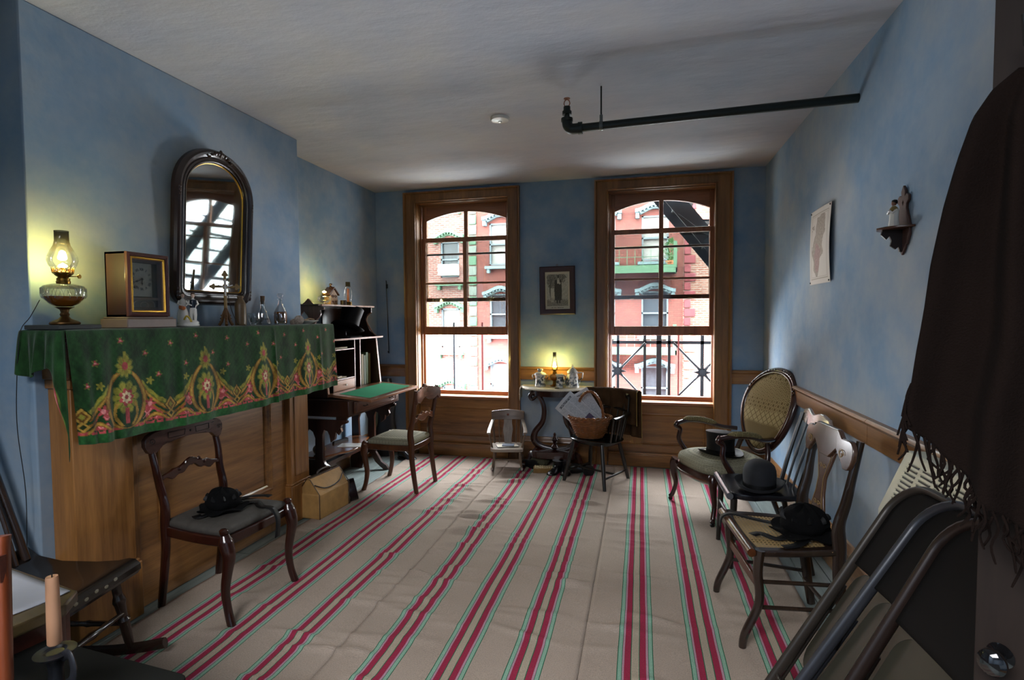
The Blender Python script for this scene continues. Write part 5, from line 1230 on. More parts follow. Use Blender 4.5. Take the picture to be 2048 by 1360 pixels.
# bonnets
def bonnet(label, loc, rz, s_=1, ribbons=(), rough=True):
    t_ = thing('bonnet', label, 'hat', loc, rz)
    rn = random.Random(int(s_*77)); b = MB(); rs = []
    for j in range(17):
        ph = -.35*pi+j/16*.85*pi; r_ = cos(ph); z_ = sin(ph)
        rs.append([(r_*.078*s_*cos(a)*(1+.09*noise.noise(Vector((cos(a)*2.2, sin(a)*2.2, z_*2+s_)))*2), r_*.070*s_*sin(a)*(1+.12*noise.noise(Vector((cos(a)*2, sin(a)*2, z_*2)))), (z_*.058+.052)*s_*(1+.15*noise.noise(Vector((cos(a)*3, sin(a)*3, z_))))) for a in np.linspace(0, 2*pi, 32, endpoint=False)])
    b.rings(rs); b.build('crown', M_FELT, t_)
    b = MB(); k = 44
    b.rings([[((r_+.010*sin(a*7))*cos(a)*s_, (r_*.92+.008*sin(a*6))*sin(a)*s_, (z_+.010*sin(a*5)*q)*s_) for a in np.linspace(0, 2*pi, k, endpoint=False)] for r_, z_, q in ((.055, .012, 0), (.088, .008, .4), (.108, .014, 1), (.112, .019, 1), (.104, .019, 1), (.085, .014, .4), (.055, .018, 0))], False, False); b.build('brim', M_FELT, t_)
    b = MB()
    for q in range(9):
        a = q*.7; b.tube([(.060*s_*cos(a), .056*s_*sin(a), .055*s_), (.078*s_*cos(a+.25), .072*s_*sin(a+.25), .078*s_), (.066*s_*cos(a+.55), .06*s_*sin(a+.55), .060*s_)], [.004, .013*s_, .004], 7, asp=.5)
    b.build('trimming', M_SILK, t_)
    for rb in ribbons:
        b = MB(); P = bez(rb, 8); n_ = len(P); 
        vs = []; 
        for i, p in enumerate(P):
            d_ = (P[min(i+1, n_-1)]-P[max(i-1, 0)]); sd = Vector((-d_.y, d_.x, 0)); sd = sd.normalized() if sd.length > 1e-4 else Vector((0, 1, 0))
            if abs(d_.z) > .9*d_.length: sd = prev
            prev = sd; vs += [p-sd*.019, p+sd*.019]
        b.add(vs, [(2*i, 2*i+1, 2*i+3, 2*i+2) for i in range(n_-1)]); b.build('ribbon', M_SILK, t_, solid=.0015)
    return t_
sz = .006+.405+.047
bonnet('black pleated bonnet with hanging ribbons on the grey chair seat by the mantelpiece', (-2.02, 2.165, sz), R(20), 1.0,
    [[(.06, .05, .012), (.12, .10, .003), (.17, .03, .002), (.232, .0, .000), (.262, -.01, -.04), (.266, -.015, -.085), (.262, -.02, -.14)], [(.02, .07, .012), (.0, .13, .006), (.06, .19, .003), (.13, .205, .0), (.16, .20, -.004)], [(-.03, -.06, .01), (-.07, -.09, .002), (-.10, -.06, .002)]])
sz3 = .006+.425+.004
bonnet('large black velvet bonnet with ribbons on the caned seat chair', (.705, 2.545, sz3), R(176), 1.22,
    [[(.05, -.06, .015), (.13, -.10, .006), (.20, -.12, .008), (.285, -.13, .018), (.330, -.125, .0), (.338, -.12, -.05)], [(.06, .05, .015), (.12, .09, .004), (.18, .05, .004), (.22, .08, .006)], [(.0, .08, .02), (.05, .14, .006), (.11, .17, .003)]])

# ---------------------------------------------------------------- oval-back armchair
t = thing('oval_back_armchair', 'victorian armchair with oval padded back and sage patterned seat, in the right far corner', 'chair', (.59, 4.02, .006), R(-64))
# local: front -y, width x. front feet +-0.27 at y=-.27
SH = .33
out = []
for k in range(48):
    a = 2*pi*k/48; c_, s2 = cos(a), sin(a); w_ = .275 if s2 < 0 else .25; out.append((w_*abs(c_)**.62*(1 if c_ > 0 else -1), (.30 if s2 < 0 else .24)*abs(s2)**.62*(1 if s2 > 0 else -1)))
b = MB(); b.rings([[(x_*k, y_*k, z_) for x_, y_ in out] for k, z_ in ((.93, SH-.075), (.99, SH-.06), (1.0, SH-.03), (.985, SH), (.9, SH))]); b.build('seat_rail', M_MAHOG, t)
b = MB(); b.rings([[(x_*k, y_*k, z_+ (.012*cos(atan2(y_, x_)*4))*0) for x_, y_ in out] for k, z_ in ((1.0, SH-.055), (1.018, SH-.05), (1.018, SH-.042), (1.0, SH-.038))], False, False); b.build('rail_molding', M_WALN, t)
b = MB(); pad(b, [(x_*.985, y_*.985) for x_, y_ in out], SH-.002, .09); b.build('seat_cushion', M_UPH, t)
for s_ in (-1, 1):
    b = MB(); P = bez([(s_*.275, -.275, .03), (s_*.262, -.262, .06), (s_*.25, -.245, .14), (s_*.258, -.258, .22), (s_*.255, -.262, .29), (s_*.24, -.25, SH)], 6); n_ = len(P)
    b.tube(P, [interp(i/n_, [0, .1, .35, .7, .9, 1], [.018, .016, .016, .026, .033, .03]) for i in range(n_)], 12); lg = b.build('front_leg', M_MAHOG, t)
    b = MB(); b.lathe([(.003, -.008), (.014, -.008), (.016, 0), (.014, .008), (.003, .008)], 12, T(s_*.275, -.275, .016) @ RY(90)); b.tube([(s_*.275, -.275, .016), (s_*.275, -.275, .036)], .006, 8); b.build('caster', M_BLACK, lg)
    b = MB(); P = bez([(s_*.20, .30, 0), (s_*.195, .25, .12), (s_*.19, .215, .25), (s_*.185, .205, SH)], 6); b.tube(P, [.017+.004*(i/len(P)) for i in range(len(P))], 10); b.build('rear_leg', M_MAHOG, t)
    # arm: scroll support rising from the seat side, padded rail to the back
    b = MB(); P = bez([(s_*.262, -.10, SH-.02), (s_*.275, -.16, SH+.06), (s_*.278, -.205, SH+.14), (s_*.272, -.20, SH+.215), (s_*.270, -.235, SH+.245), (s_*.270, -.215, SH+.268)], 7); n_ = len(P)
    b.tube(P, [interp(i/n_, [0, .3, .7, 1], [.024, .018, .017, .022]) for i in range(n_)], 12); b.build('arm_support', M_MAHOG, t)
    b = MB(); P = bez([(s_*.270, -.225, SH+.262), (s_*.285, -.12, SH+.275), (s_*.280, 0, SH+.262), (s_*.24, .13, SH+.225), (s_*.195, .235, SH+.215)], 7); n_ = len(P); b.tube(P, [(.016, .022)]*n_, 12, upv=(0, 0, 1)); ar = b.build('arm_rail', M_MAHOG, t)
    b = MB(); P2 = [p+Vector((0, 0, .014)) for p in P[4:-9]]; n_ = len(P2); b.tube(P2, [(interp(i/n_, [0, .15, .85, 1], [.006, .020, .020, .006]), interp(i/n_, [0, .15, .85, 1], [.008, .028, .028, .008])) for i in range(n_)], 14, upv=(0, 0, 1)); b.build('arm_pad', M_UPH2, ar)
    b = MB(); P = bez([(s_*.175, .205, SH-.02), (s_*.165, .225, SH+.08), (s_*.135, .245, SH+.17)], 6); b.tube(P, .019, 10); b.build('back_post', M_MAHOG, t)
# oval back, tapered downwards, raked
def ovl(a, k=1.0, dz=0):
    c_, s2 = cos(a), sin(a); w_ = .250*k*(1+.18*s2*(1 if s2 > 0 else 1)); h_ = .292*k
    x_ = w_*c_; z_ = .705+dz+h_*s2; y_ = .265+(z_-.5)*.32-.035*(1-(x_/.27)**2)*-1
    return (x_, y_, z_)
A_ = np.linspace(0, 2*pi, 64, endpoint=False)
b = MB(); P = [ovl(a) for a in A_]; b.tube(P, [(.022, .024)]*64, 12, True, upv=(0, 1, .0)); b.build('back_frame', M_MAHOG, t)
b = MB(); P = [(x_, y_-.024, z_) for x_, y_, z_ in [ovl(a, .955) for a in A_]]; b.tube(P, .006, 8, True); b.build('frame_bead', M_WALN, t)
b = MB(); rs = []
for k, dy in ((.95, 0), (.94, -.012), (.88, -.026), (.72, -.038), (.45, -.046), (.2, -.048), (.01, -.048)): rs.append([(x_, y_+dy, z_) for x_, y_, z_ in [ovl(a, k) for a in A_]])
rs = [[(x_, y_, z_) for x_, y_, z_ in [ovl(a, .95) for a in A_]]]+rs[1:]
b.rings(rs); 
nb = NT('back_upholstery'); v = nb.coord((1, .2, 1), 'Object', (R(90), 0, 0))
vv = nb.n('Mapping', ins={0: v}); vv.inputs['Rotation'].default_value = (0, 0, R(45)); ch = nb.n('TexVoronoi', ins={'Vector': vv.outputs[0], 'Scale': 27, 'Randomness': 0.0}, distance='CHEBYCHEV').outputs['Distance']
s3 = nb.math('SINE', nb.math('MULTIPLY', ch, 22)); nb.col(nb.ramp(nb.math('ADD', nb.math('MULTIPLY', s3, .5), .5), [(.3, '6e5c38'), (.7, 'a8956a')])); nb.bump(s3, .3, .003); b.build('back_pad', nb.set(.8, 0, .2), t)
b = MB()
for s_ in (-1, 1):
    for q in range(5): 
        a = pi/2+s_*(.12+.09*q); x_, y_, z_ = ovl(a, 1.02); b.lathe([(.001, -.012), (.013-.001*q, 0), (.001, .012)], 9, T(x_, y_-.018, z_))
    for q in range(3): 
        a = pi/2+s_*(.85+.09*q); x_, y_, z_ = ovl(a, 1.0); b.lathe([(.001, -.012), (.011, 0), (.001, .012)], 9, T(x_, y_-.022, z_))
b.build('crest_carving', M_MAHOG, t)
hz = .006+SH+.089
fa = Vector((cos(R(-64)), sin(R(-64)), 0)); fb = Vector((-sin(R(-64)), cos(R(-64)), 0))
p = Vector((.59, 4.02, 0))+fa*(.02)+fb*(-.05)
top_hat('tall black silk top hat with pale top standing on the armchair seat', (p.x, p.y, hz-.006), (R(-2), R(3), R(40)), .165, .100)

# ---------------------------------------------------------------- plank-seat chair with spindles
t = thing('spindle_back_chair', 'black plank-seat chair with spindle back between the armchair and the caned chair', 'chair', (.665, 3.27, .006), R(-88))
SH = .425
b = MB(); out = []
for k in range(56):
    a = 2*pi*k/56; c_, s2 = cos(a), sin(a); out.append(((.215 if s2 < 0 else .190)*abs(c_)**.5*(1 if c_ > 0 else -1), (.20)*abs(s2)**.5*(1 if s2 > 0 else -1)))
b.rings([[(x_*k, y_*k, z_-.0+(.010 if y_ > .15 else 0)*0) for x_, y_ in out] for k, z_ in ((.90, SH-.038), (.98, SH-.030), (1.0, SH-.015), (.985, SH-.002), (.92, SH), (.5, SH-.008), (.02, SH-.010))]); st = b.build('seat', plain('glossy_black_seat', '15151a', .22), t)
b = MB(); b.tube([(-.205, -.195, SH-.012), (.205, -.195, SH-.012)], .019, 12); b.build('rolled_front', plain('worn_grey_front', '54565a', .2), st)
for sx in (-1, 1):
    b = MB(); b.tube([(sx*.195, -.185, 0), (sx*.185, -.17, SH-.03)], [.013, .019], 10); b.build('front_leg', M_EBON, t)
    b = MB(); b.tube([(sx*.18, .235, 0), (sx*.155, .165, SH-.03)], [.012, .017], 10); b.build('rear_leg', M_EBON, t)
    b = MB(); b.tube([(sx*.19, -.178, .17), (sx*.172, .21, .17)], .008, 8); b.build('side_stretcher', M_EBON, t)
b = MB(); b.tube([(-.19, -.18, .26), (.19, -.18, .26)], .010, 8); b.build('front_stretcher', M_EBON, t)
for k, x_ in enumerate((-.155, -.055, .045, .145)):
    rr_ = .013 if k in (0, 3) else .007
    b = MB(); P = [(x_, .165, SH-.01), (x_*1.06, .215, SH+.18), (x_*1.16, .285, SH+.40)]; P = bez(P, 6); n_ = len(P)
    b.tube(P, [rr_*(1+(.5*math.exp(-((i/n_-.45)/.05)**2) if rr_ < .01 else 0)) for i in range(n_)], 8); b.build('back_post' if k in (0, 3) else 'spindle', M_EBON, t)
b = MB(); sm = []
for k in range(25):
    u = 2*k/24-1; e = abs(u); sm.append((u*.205, SH+.350, SH+.430-.010*cos(e*pi*2)-(.02 if e > .97 else 0)))
b.plate(sm, .020, lambda q, a, d_: (q, .285+.02*(q/.2)**2+(a-SH-.4)*.2+d_, a)); b.build('crest_rail', wood('pale_crest', '6a5c54', 'a89c94', 0, 7, .2, coat=.5), t, bev=.006)
# bowler
t = thing('bowler_hat', 'black felt bowler hat on the plank-seat chair', 'hat', (.655, 3.20, .006+SH+.002), R(-20)); t.scale = (1.12, 1.12, 1.12)
M_FB = plain('navy_black_felt', '14161c', .85, bump=.2, bs=400)
b = MB(); rs = [[(r_*.92*cos(a), r_*1.08*sin(a), z_) for a in np.linspace(0, 2*pi, 40, endpoint=False)] for r_, z_ in ((.082, .012), (.083, .035), (.085, .070), (.083, .095), (.076, .114), (.062, .129), (.042, .139), (.02, .143), (.001, .144))]; b.rings(rs, False, False); b.build('crown', M_FB, t)
b = MB(); b.rings([[((.082*k)*.92*cos(a), (.082*k)*1.08*sin(a), z_+.016*abs(cos(a))**2*max(0, k-1)/.5) for a in np.linspace(0, 2*pi, 40, endpoint=False)] for k, z_ in ((.98, .010), (1.15, .006), (1.4, .008), (1.5, .020), (1.53, .026), (1.49, .025), (1.38, .013), (1.15, .011), (.98, .015))], False, False); b.build('brim', M_FB, t)
b = MB(); b.rings([[(.0845*.92*cos(a), .0845*1.08*sin(a), z_) for a in np.linspace(0, 2*pi, 40, endpoint=False)] for z_ in (.012, .034)], False, False); b.build('hat_band', M_SILK, t)

# ---------------------------------------------------------------- low-back windsor chair, basket, shawl
t = thing('windsor_chair', 'black low-back windsor armchair in front of the console table', 'chair', (-.372, 4.50, .006), R(-28))
SH = .375
b = MB(); out = []
for k in range(56):
    a = 2*pi*k/56; c_, s2 = cos(a), sin(a); out.append((.225*abs(c_)**.85*(1 if c_ > 0 else -1), (.175 if s2 < 0 else .20)*abs(s2)**.75*(1 if s2 > 0 else -1)))
b.rings([[(x_*k, y_*k, z_) for x_, y_ in out] for k, z_ in ((.86, SH-.036), (.97, SH-.018), (1.0, SH-.006), (.97, SH), (.85, SH), (.5, SH-.010), (.02, SH-.012))]); b.build('seat', plain('black_gloss_seat', '12120f', .25), t)
LG = [(-.20, -.19), (.21, -.20), (.20, .20), (-.19, .19)]
for x_, y_ in LG: b = MB(); b.tube([(x_, y_, 0), (x_*.84, y_*.84, SH*.5), (x_*.68, y_*.68, SH-.02)], [.014, .018, .015], 10); b.build('leg', M_EBON, t)
for (a, c) in ((0, 3), (1, 2)): b = MB(); b.tube([(LG[a][0]*.93, LG[a][1]*.93, .09), (LG[c][0]*.93, LG[c][1]*.93, .09)], .009, 8); b.build('side_stretcher', M_EBON, t)
b = MB(); b.tube([(-.18, 0, .09), (.19, 0, .09)], .009, 8); b.build('cross_stretcher', M_EBON, t)
# arm bow
ab = [(-.245, -.12, SH+.20), (-.25, .02, SH+.205), (-.215, .16, SH+.215), (-.11, .235, SH+.225), (0, .25, SH+.228), (.11, .235, SH+.225), (.215, .16, SH+.215), (.25, .02, SH+.205), (.245, -.12, SH+.20)]
b = MB(); P = bez(ab, 5); b.tube(P, [(.010, .021)]*len(P), 10, upv=(0, 0, 1)); b.build('arm_bow', M_EBON, t)
b = MB(); P = bez([(x_*.98, y_+.02, z_+.13) for x_, y_, z_ in ab[2:7]], 5); b.tube(P, [(.024, .010)]*len(P), 10, upv=(0, 0, 1)); b.build('crest_rail', M_EBON, t)
for k in range(13):
    q = k/12; p = P_ = bez(ab, 12)[int(q*96)]; f_ = Vector((p.x*.80, p.y*.78+.005, SH-.005)); e = Vector(p)+(Vector((0, .02, .13)) if 3 <= k <= 9 else Vector((0, 0, 0)))
    b = MB(); b.tube([f_, (f_+p)/2, p]+([e] if 3 <= k <= 9 else []), .0075, 7); b.build('spindle', M_EBON, t)
WM = Matrix.Translation((-.372, 4.50, .006)) @ Matrix.Rotation(R(-28), 4, 'Z')
# shawl over the chair back
b = MB(); nu_, nv_ = 60, 50
def shw(u, v):
    # u across, v from front hem over the top to rear hem
    x_ = lerp(-.24, .30, u); w_ = x_
    yb_ = .27-.35*max(0, abs(x_-.0)-.05)**1.6*2.2
    fz = .012*sin(x_*42+v*2)+.006*sin(x_*87)
    if v < .45: z_ = lerp(SH+.10, SH+.385, v/.45); y_ = yb_-.028-fz*.8*(1-v)+.0
    elif v < .55: a = (v-.45)/.10*pi; z_ = SH+.385+.014*sin(a); y_ = yb_+lerp(-.028, .028, (v-.45)/.10)
    else: q = (v-.55)/.45; z_ = SH+.385-q*.40; y_ = yb_+.028+fz+.015*q
    return (x_, y_, z_-.03*(u-.5)*-1*.6)
b.grid(nu_, nv_, shw)
M_SHAWL = plain('brown_fringed_shawl', '3e2c1c', .95, 0, .1, vs=12, var=.3, bump=.4, bs=200)
sh = b.build('brown_throw', M_SHAWL, None, 'dark brown fringed throw hanging over the back of the black windsor chair', 'throw', solid=.004, ang=180); sh.matrix_world = WM
b = MB(); rn = random.Random(9)
for k in range(46):
    p = Vector(shw(k/45, 1.0)); b.tube([p, p+Vector((rn.uniform(-.01, .01), .004, -.03)), p+Vector((rn.uniform(-.015, .015), .006, -.07))], .0018, 4)
b.build('fringe', plain('straw_fringe', '8a6a3c', .9), sh, kind='stuff')
b = MB(); b.tube([Vector(shw(1, v_))+Vector((.002, 0, 0)) for v_ in np.linspace(0, 1, 30)], .003, 5); b.build('gold_edge', plain('gold_edge_thread', '8a7038', .8), sh)
# wicker basket
BKL = WM @ Vector((-.03, -.03, SH))
t = thing('wicker_basket', 'brown wicker basket with arched handle standing on the black windsor chair', 'basket', (BKL.x-.01, BKL.y, BKL.z+.002), R(8)); t.scale = (1.1, 1.1, 1.1)
M_WICK = plain('wicker_willow', '7a4a24', .5, vs=30, var=.35); M_WICK2 = plain('wicker_dark', '5a3418', .6, vs=30, var=.3)
def bw(q): return lerp(.098, .158, q**.8), lerp(.070, .118, q**.8)
b = MB(); nst = 26
for j in range(19):
    q = j/18; wx, wy = bw(q); P = []
    for i in range(nst*4):
        a = 2*pi*i/(nst*4); o_ = .0032*sin(a*nst/2+(pi if j % 2 else 0)); P.append(((wx+o_)*cos(a), (wy+o_)*sin(a), .008+q*.145+.001*sin(a*9+j)))
    b.tube(P, .0041, 5, True)
wv = b.build('woven_sides', M_WICK, t, kind='stuff')
b = MB()
for i in range(nst): a = 2*pi*i/nst; b.tube([(bw(q)[0]*cos(a), bw(q)[1]*sin(a), .005+q*.15) for q in (0, .5, 1)], .003, 5)
b.build('stakes', M_WICK2, t, kind='stuff')
MB().prism([(bw(0)[0]*cos(a), bw(0)[1]*sin(a)) for a in np.linspace(0, 2*pi, 24, endpoint=False)], 0, .008).build('basket_base', M_WICK2, t)
b = MB(); wx, wy = bw(1.0)
for ph in (0, pi):
    P = [((wx+.005+.006*cos(a*14+ph))*cos(a), (wy+.005+.006*cos(a*14+ph))*sin(a), .160+.007*sin(a*14+ph)) for a in np.linspace(0, 2*pi, 160, endpoint=False)]; b.tube(P, .0068, 6, True)
b.build('braided_rim', M_WICK, t)
b = MB()
for ph in (0, 2.1, 4.2):
    P = []
    for k in range(61):
        a = pi*k/60; c_ = Vector((0, 0, .15))+Vector((.0, -cos(a)*.112, sin(a)*.205)); n1 = Vector((0, -cos(a), sin(a))); P.append(c_+n1*.006*cos(a*13+ph)+Vector((1, 0, 0))*.006*sin(a*13+ph))
    b.tube(P, .0062, 6)
hd = b.build('handle', M_WICK, t); hd.rotation_euler = (0, 0, R(62))
# newspapers in the basket: folded sheets
def newsprint(nm, W_, H_, seed, pic=None):
    n_u, n_v = 90, 120; U, V_ = np.meshgrid(np.linspace(0, 1, n_u), np.linspace(0, 1, n_v)); C = np.zeros((n_v, n_u, 3)); C[:] = rgb('b9bcc2')[:3]
    rg = np.random.RandomState(seed); colw = (U*3) % 1
    line = ((V_*60) % 1 < .5)&(colw > .06)&(colw < .94)&(V_ < .86)&(V_ > .04); jit = rg.rand(n_v, n_u) > .35
    C[line&jit] = rgb('8b8f98')[:3]
    C[(V_ > .89)&(V_ < .94)&(U > .15)&(U < .85)&(rg.rand(n_v, n_u) > .3)] = rgb('4a4c54')[:3]
    if pic:
        x0, x1, y0, y1 = pic; m_ = (U > x0)&(U < x1)&(V_ > y0)&(V_ < y1); C[m_] = rgb('4c4258')[:3]
        d = np.hypot((U-(x0+x1)/2)*1.1, V_-(y0+y1)/2); C[m_&(d < .06)] = rgb('8a8494')[:3]; C[m_&(rg.rand(n_v, n_u) > .8)] = rgb('6e647a')[:3]
    return n_u, n_v, np.concatenate([C.reshape(-1, 3), np.ones((n_u*n_v, 1))], 1)
M_NEWS = attr_mat('newsprint', .8, .15)
def newspaper(label, loc, rot, W_, H_, seed, pic, bend=.04):
    n_u, n_v, C = newsprint('', W_, H_, seed, pic); b = MB()
    b.grid(n_u, n_v, lambda u, v: ((u-.5)*W_, bend*((u-.5)*2)**2+.02*sin(v*2.5)*(u-.4), v*H_)); b.c = C
    return b.build('newspaper', M_NEWS, None, label, 'newspaper', 'newspapers in the basket', solid=.003, loc=loc, rot=rot, ang=180)
bx, by_, bz = BKL.x, BKL.y, BKL.z
newspaper('front folded newspaper with a dark printed picture, leaning out of the wicker basket', (bx+.075, by_-.035, bz+.05), (R(-10), R(-50), R(8)), .20, .42, 3, (.2, .85, .12, .42))
newspaper('rear folded newspaper behind the pictured one in the wicker basket', (bx+.045, by_+.035, bz+.06), (R(-14), R(-34), R(2)), .24, .36, 5, None, .02)

# ---------------------------------------------------------------- child's rocking chair
t = thing('child_rocking_chair', "small worn child's rocking chair between the desk chair and the console table", 'chair', (-1.20, 4.68, .006), R(12))
M_WORN = wood('worn_grey_brown_paint', '4a3828', '7a6654', 2, 9, .4); M_WORNX = wood('worn_grey_brown_paint_x', '6e6256', '9a8c7e', 0, 9, .35)
SH = .215; b = MB(); b.prism(rrect(.30, .27, .05, 5), SH-.028, SH); b.build('seat', M_WORNX, t, bev=.008)
for s_ in (-1, 1):
    b = MB(); P = [(s_*.135, -.20+.40*k/14+.01, .016+.05*((k/14-.45)*2)**2*.9) for k in range(15)]; b.tube(P, [(.014, .010)]*15, 8, upv=(0, 0, 1)); b.build('rocker', M_WORN, t)
    for y_ in (-.10, .10): b = MB(); b.tube([(s_*.135, y_*1.1, .025), (s_*.12, y_, .11), (s_*.115, y_*.9, SH-.02)], [.009, .012, .009], 8); b.build('leg', M_WORN, t)
    b = MB(); b.tube(bez([(s_*.125, .105, SH-.01), (s_*.135, .13, SH+.12), (s_*.150, .165, SH+.285)], 5), [.010]*11, 8); b.build('back_post', M_WORN, t)
    b = MB(); b.tube([(s_*.135, -.06, SH-.01), (s_*.165, -.065, SH+.13)], .009, 8); b.build('arm_post', M_WORN, t)
    b = MB(); b.tube(bez([(s_*.165, -.095, SH+.135), (s_*.168, -.03, SH+.142), (s_*.158, .06, SH+.175), (s_*.140, .135, SH+.215)], 5), [(.009, .018)]*16, 8, upv=(0, 0, 1)); b.build('arm', M_WORNX, t)
    b = MB(); b.tube([(s_*.125, -.10, .09), (s_*.125, .10, .09)], .006, 6); b.build('stretcher', M_WORN, t)
b = MB(); b.tube([(-.125, -.10, .11), (.125, -.10, .11)], .007, 6); b.build('stretcher', M_WORN, t)
sm = [(lerp(-.155, .155, k/16), SH+.215, SH+.295+.012*cos((k/8-1)*pi*.5)) for k in range(17)]
b = MB(); b.plate(sm, .014, lambda q, a, d_: (q, .150+.025*(1-(q/.15)**2)+(a-SH-.25)*.25+d_, a)); cr = b.build('crest_rail', wood('crest_worn_paint', '4a382e', '7a6658', 0, 9, .4), t, bev=.003)
b = MB(); b.lathe([(.0, -.001), (.012, 0), (.001, .001)], 10, T(0, .160, SH+.262) @ RX(90)); b.build('faded_rosette', plain('faded_red_rosette', '7a4a3e', .7), cr)
sm = [(z_, -w_, w_) for z_, w_ in ((SH-.01, .032), (SH+.06, .036), (SH+.12, .048), (SH+.18, .038), (SH+.23, .040))]
b = MB(); b.plate(sm, .008, lambda z_, a, d_: (a, .118+(z_-SH)*.26+d_, z_)); b.build('back_splat', M_WORN, t)
for x_ in (-.08, .075): b = MB(); b.tube([(x_, .118, SH-.01), (x_*1.1, .168, SH+.225)], .006, 7); b.build('spindle', M_WORN, t)
cw = Matrix.Translation((-1.20, 4.68, .006)) @ Matrix.Rotation(R(12), 4, 'Z')
p = cw @ Vector((0, -.02, SH+.0015))
q = thing('thin_book', "thin dark book open flat on the child's rocking chair seat", 'book', (p.x, p.y, p.z), R(24))
MB().box((-.10, -.055, 0), (.10, .055, .004)).build('cover', plain('dark_book_cover', '26242a', .5), q, bev=.001); MB().box((-.096, -.051, .004), (.096, .051, .008)).build('pages', M_CREAM, q)
q = thing('small_book', "small grey-blue book lying on top of the thin dark book", 'book', (p.x+.01, p.y-.005, p.z+.0085), R(10))
MB().box((-.055, -.04, 0), (.055, .04, .009)).build('cover', plain('grey_blue_cover', '6a7484', .4), q, bev=.001); MB().box((-.053, -.038, .002), (.056, .038, .007)).build('pages', M_CREAM, q)
# ---------------------------------------------------------------- lyre console table between the windows
TX = -.785
t = thing('console_table', 'dark half-round console table on lyre supports between the windows', 'table', (TX, D-.03, 0))
TZ = .748
b = MB(); out = [(.325*cos(a), -.30*abs(sin(a))**.8) for a in np.linspace(0, -pi, 30)]; out = [(x_, y_) for x_, y_ in out]
b.prism(out, TZ-.022, TZ); b.build('table_top', M_MAHOX, t, bev=.003)
b = MB(); b.prism([(x_*.82, y_*.8) for x_, y_ in out], TZ-.08, TZ-.022); b.build('apron', M_MAHOX, t)
for s_ in (-1, 1):
    P = bez([(s_*.165, -.17, TZ-.08), (s_*.215, -.17, TZ-.115), (s_*.235, -.17, TZ-.075), (s_*.19, -.17, TZ-.05), (s_*.135, -.17, TZ-.10), (s_*.10, -.17, TZ-.20), (s_*.115, -.17, TZ-.32), (s_*.185, -.17, TZ-.42), (s_*.195, -.17, TZ-.50), (s_*.13, -.17, TZ-.56), (s_*.0, -.17, TZ-.585)], 7); n_ = len(P)
    b = MB(); b.tube(P, [(.018, interp(i/n_, [0, .15, .4, .6, .78, 1], [.012, .018, .022, .026, .034, .03])) for i in range(n_)], 10, upv=(0, 1, 0)); b.build('lyre_support', M_MAHOG, t)
b = MB(); b.lathe([(.02, .17), (.045, .19), (.03, .21), (.012, .225), (.022, .25), (.038, .262), (.022, .285), (.012, .30), (.016, .312), (.006, .325)], 14, T(0, -.17, 0)); b.build('finial', M_MAHOG, t)
b = MB(); b.prism([(-.20, -.05), (.20, -.05), (.20, -.27), (.12, -.30), (-.12, -.30), (-.20, -.27)], .10, .17); b.build('plinth', M_MAHOX, t, bev=.008)
for s_ in (-1, 1):
    b = MB(); b.tube(bez([(s_*.14, -.17, .13), (s_*.22, -.20, .12), (s_*.25, -.24, .05), (s_*.28, -.27, .03)], 5), [.03, .03, .03, .03, .03, .028, .026, .026, .026, .026, .024, .022, .02, .02, .02, .02], 8); b.lathe([(.001, -.02), (.034, -.018), (.034, .018), (.001, .02)], 14, T(s_*.275, -.27, .036) @ RY(90)); b.build('scroll_foot', M_MAHOG, t)
# lace runner
lc = NT('lace_cotton'); v = lc.coord(); vo = lc.n('TexVoronoi', ins={'Vector': v, 'Scale': 90}, feature='DISTANCE_TO_EDGE').outputs['Distance']
lc.col('cfc6b4'); lc.bump(vo, .6, .004); M_LACE = lc.set(.9, 0, .1)
def lace(u, v):
    # over the top, hanging at both ends and a scalloped front edge
    s_ = lerp(-.455, .455, u); q = abs(s_); sg = 1 if s_ > 0 else -1
    w_ = .335
    if q <= w_: x_, z_ = s_, TZ+.004
    else: a = min((q-w_)/.02, 1); x_ = sg*(w_+.012*a); z_ = TZ+.004-(q-w_)*1.0
    y_ = lerp(-.015, -.30, v); 
    rim = sqrt(max(0, 1-(min(q, w_)/.345)**2)); yl = -.30*max(rim, .35 if q < w_ else .35)-.004*abs(sin(s_*60))
    y_ = lerp(-.015, yl-.012, v); 
    if v > .93: z_ -= .016*(v-.93)/.07*1.0
    return (x_, y_, z_)
b = MB(); b.grid(110, 30, lace); rn = b.build('lace_runner', M_LACE, None, 'cream crocheted lace runner hanging over the left edge of the console table', 'lace', loc=(TX, D-.03, 0), solid=.003, ang=180)
b = MB()
for i in range(60):
    p = lace(i/59, 1.0); b.lathe([(.0, -.002), (.006, 0), (0, .002)], 7, T(p[0], p[1]-.002, p[2]-.004))
b.build('picot_edge', M_LACE, rn, kind='stuff')
TT = TZ+.0065
def trans_mat(name):
    n = NT(name); v = n.coord(); f = n.noise(v, 34, 4, .6); z = n.n('SeparateXYZ', ins={0: v}).outputs[2]
    band = n.ramp(n.math('MULTIPLY', z, 6.5), [(.0, (0, 0, 0)), (.18, (1, 1, 1)), (.62, (1, 1, 1)), (.72, (.2, .2, .2)), (1, (.5, .5, .5))])
    c = n.ramp(f, [(.44, 'ddd8cc'), (.52, '565c60'), (.62, '3e444c')]); n.col(n.mix(band, 'ddd8cc', c)); return n.set(.18)
M_TRANS = trans_mat('grey_transferware')
t = thing('sugar_bowl', 'grey and white transferware lidded sugar bowl, leftmost on the console table', 'bowl', (-.925, 4.87, TT))
lathe_part([(.046, 0), (.052, .004), (.053, .012), (.050, .02), (.047, .05), (.047, .08), (.054, .105), (.058, .118), (.056, .122), (.050, .120)], 'body', M_TRANS, t, n=10)
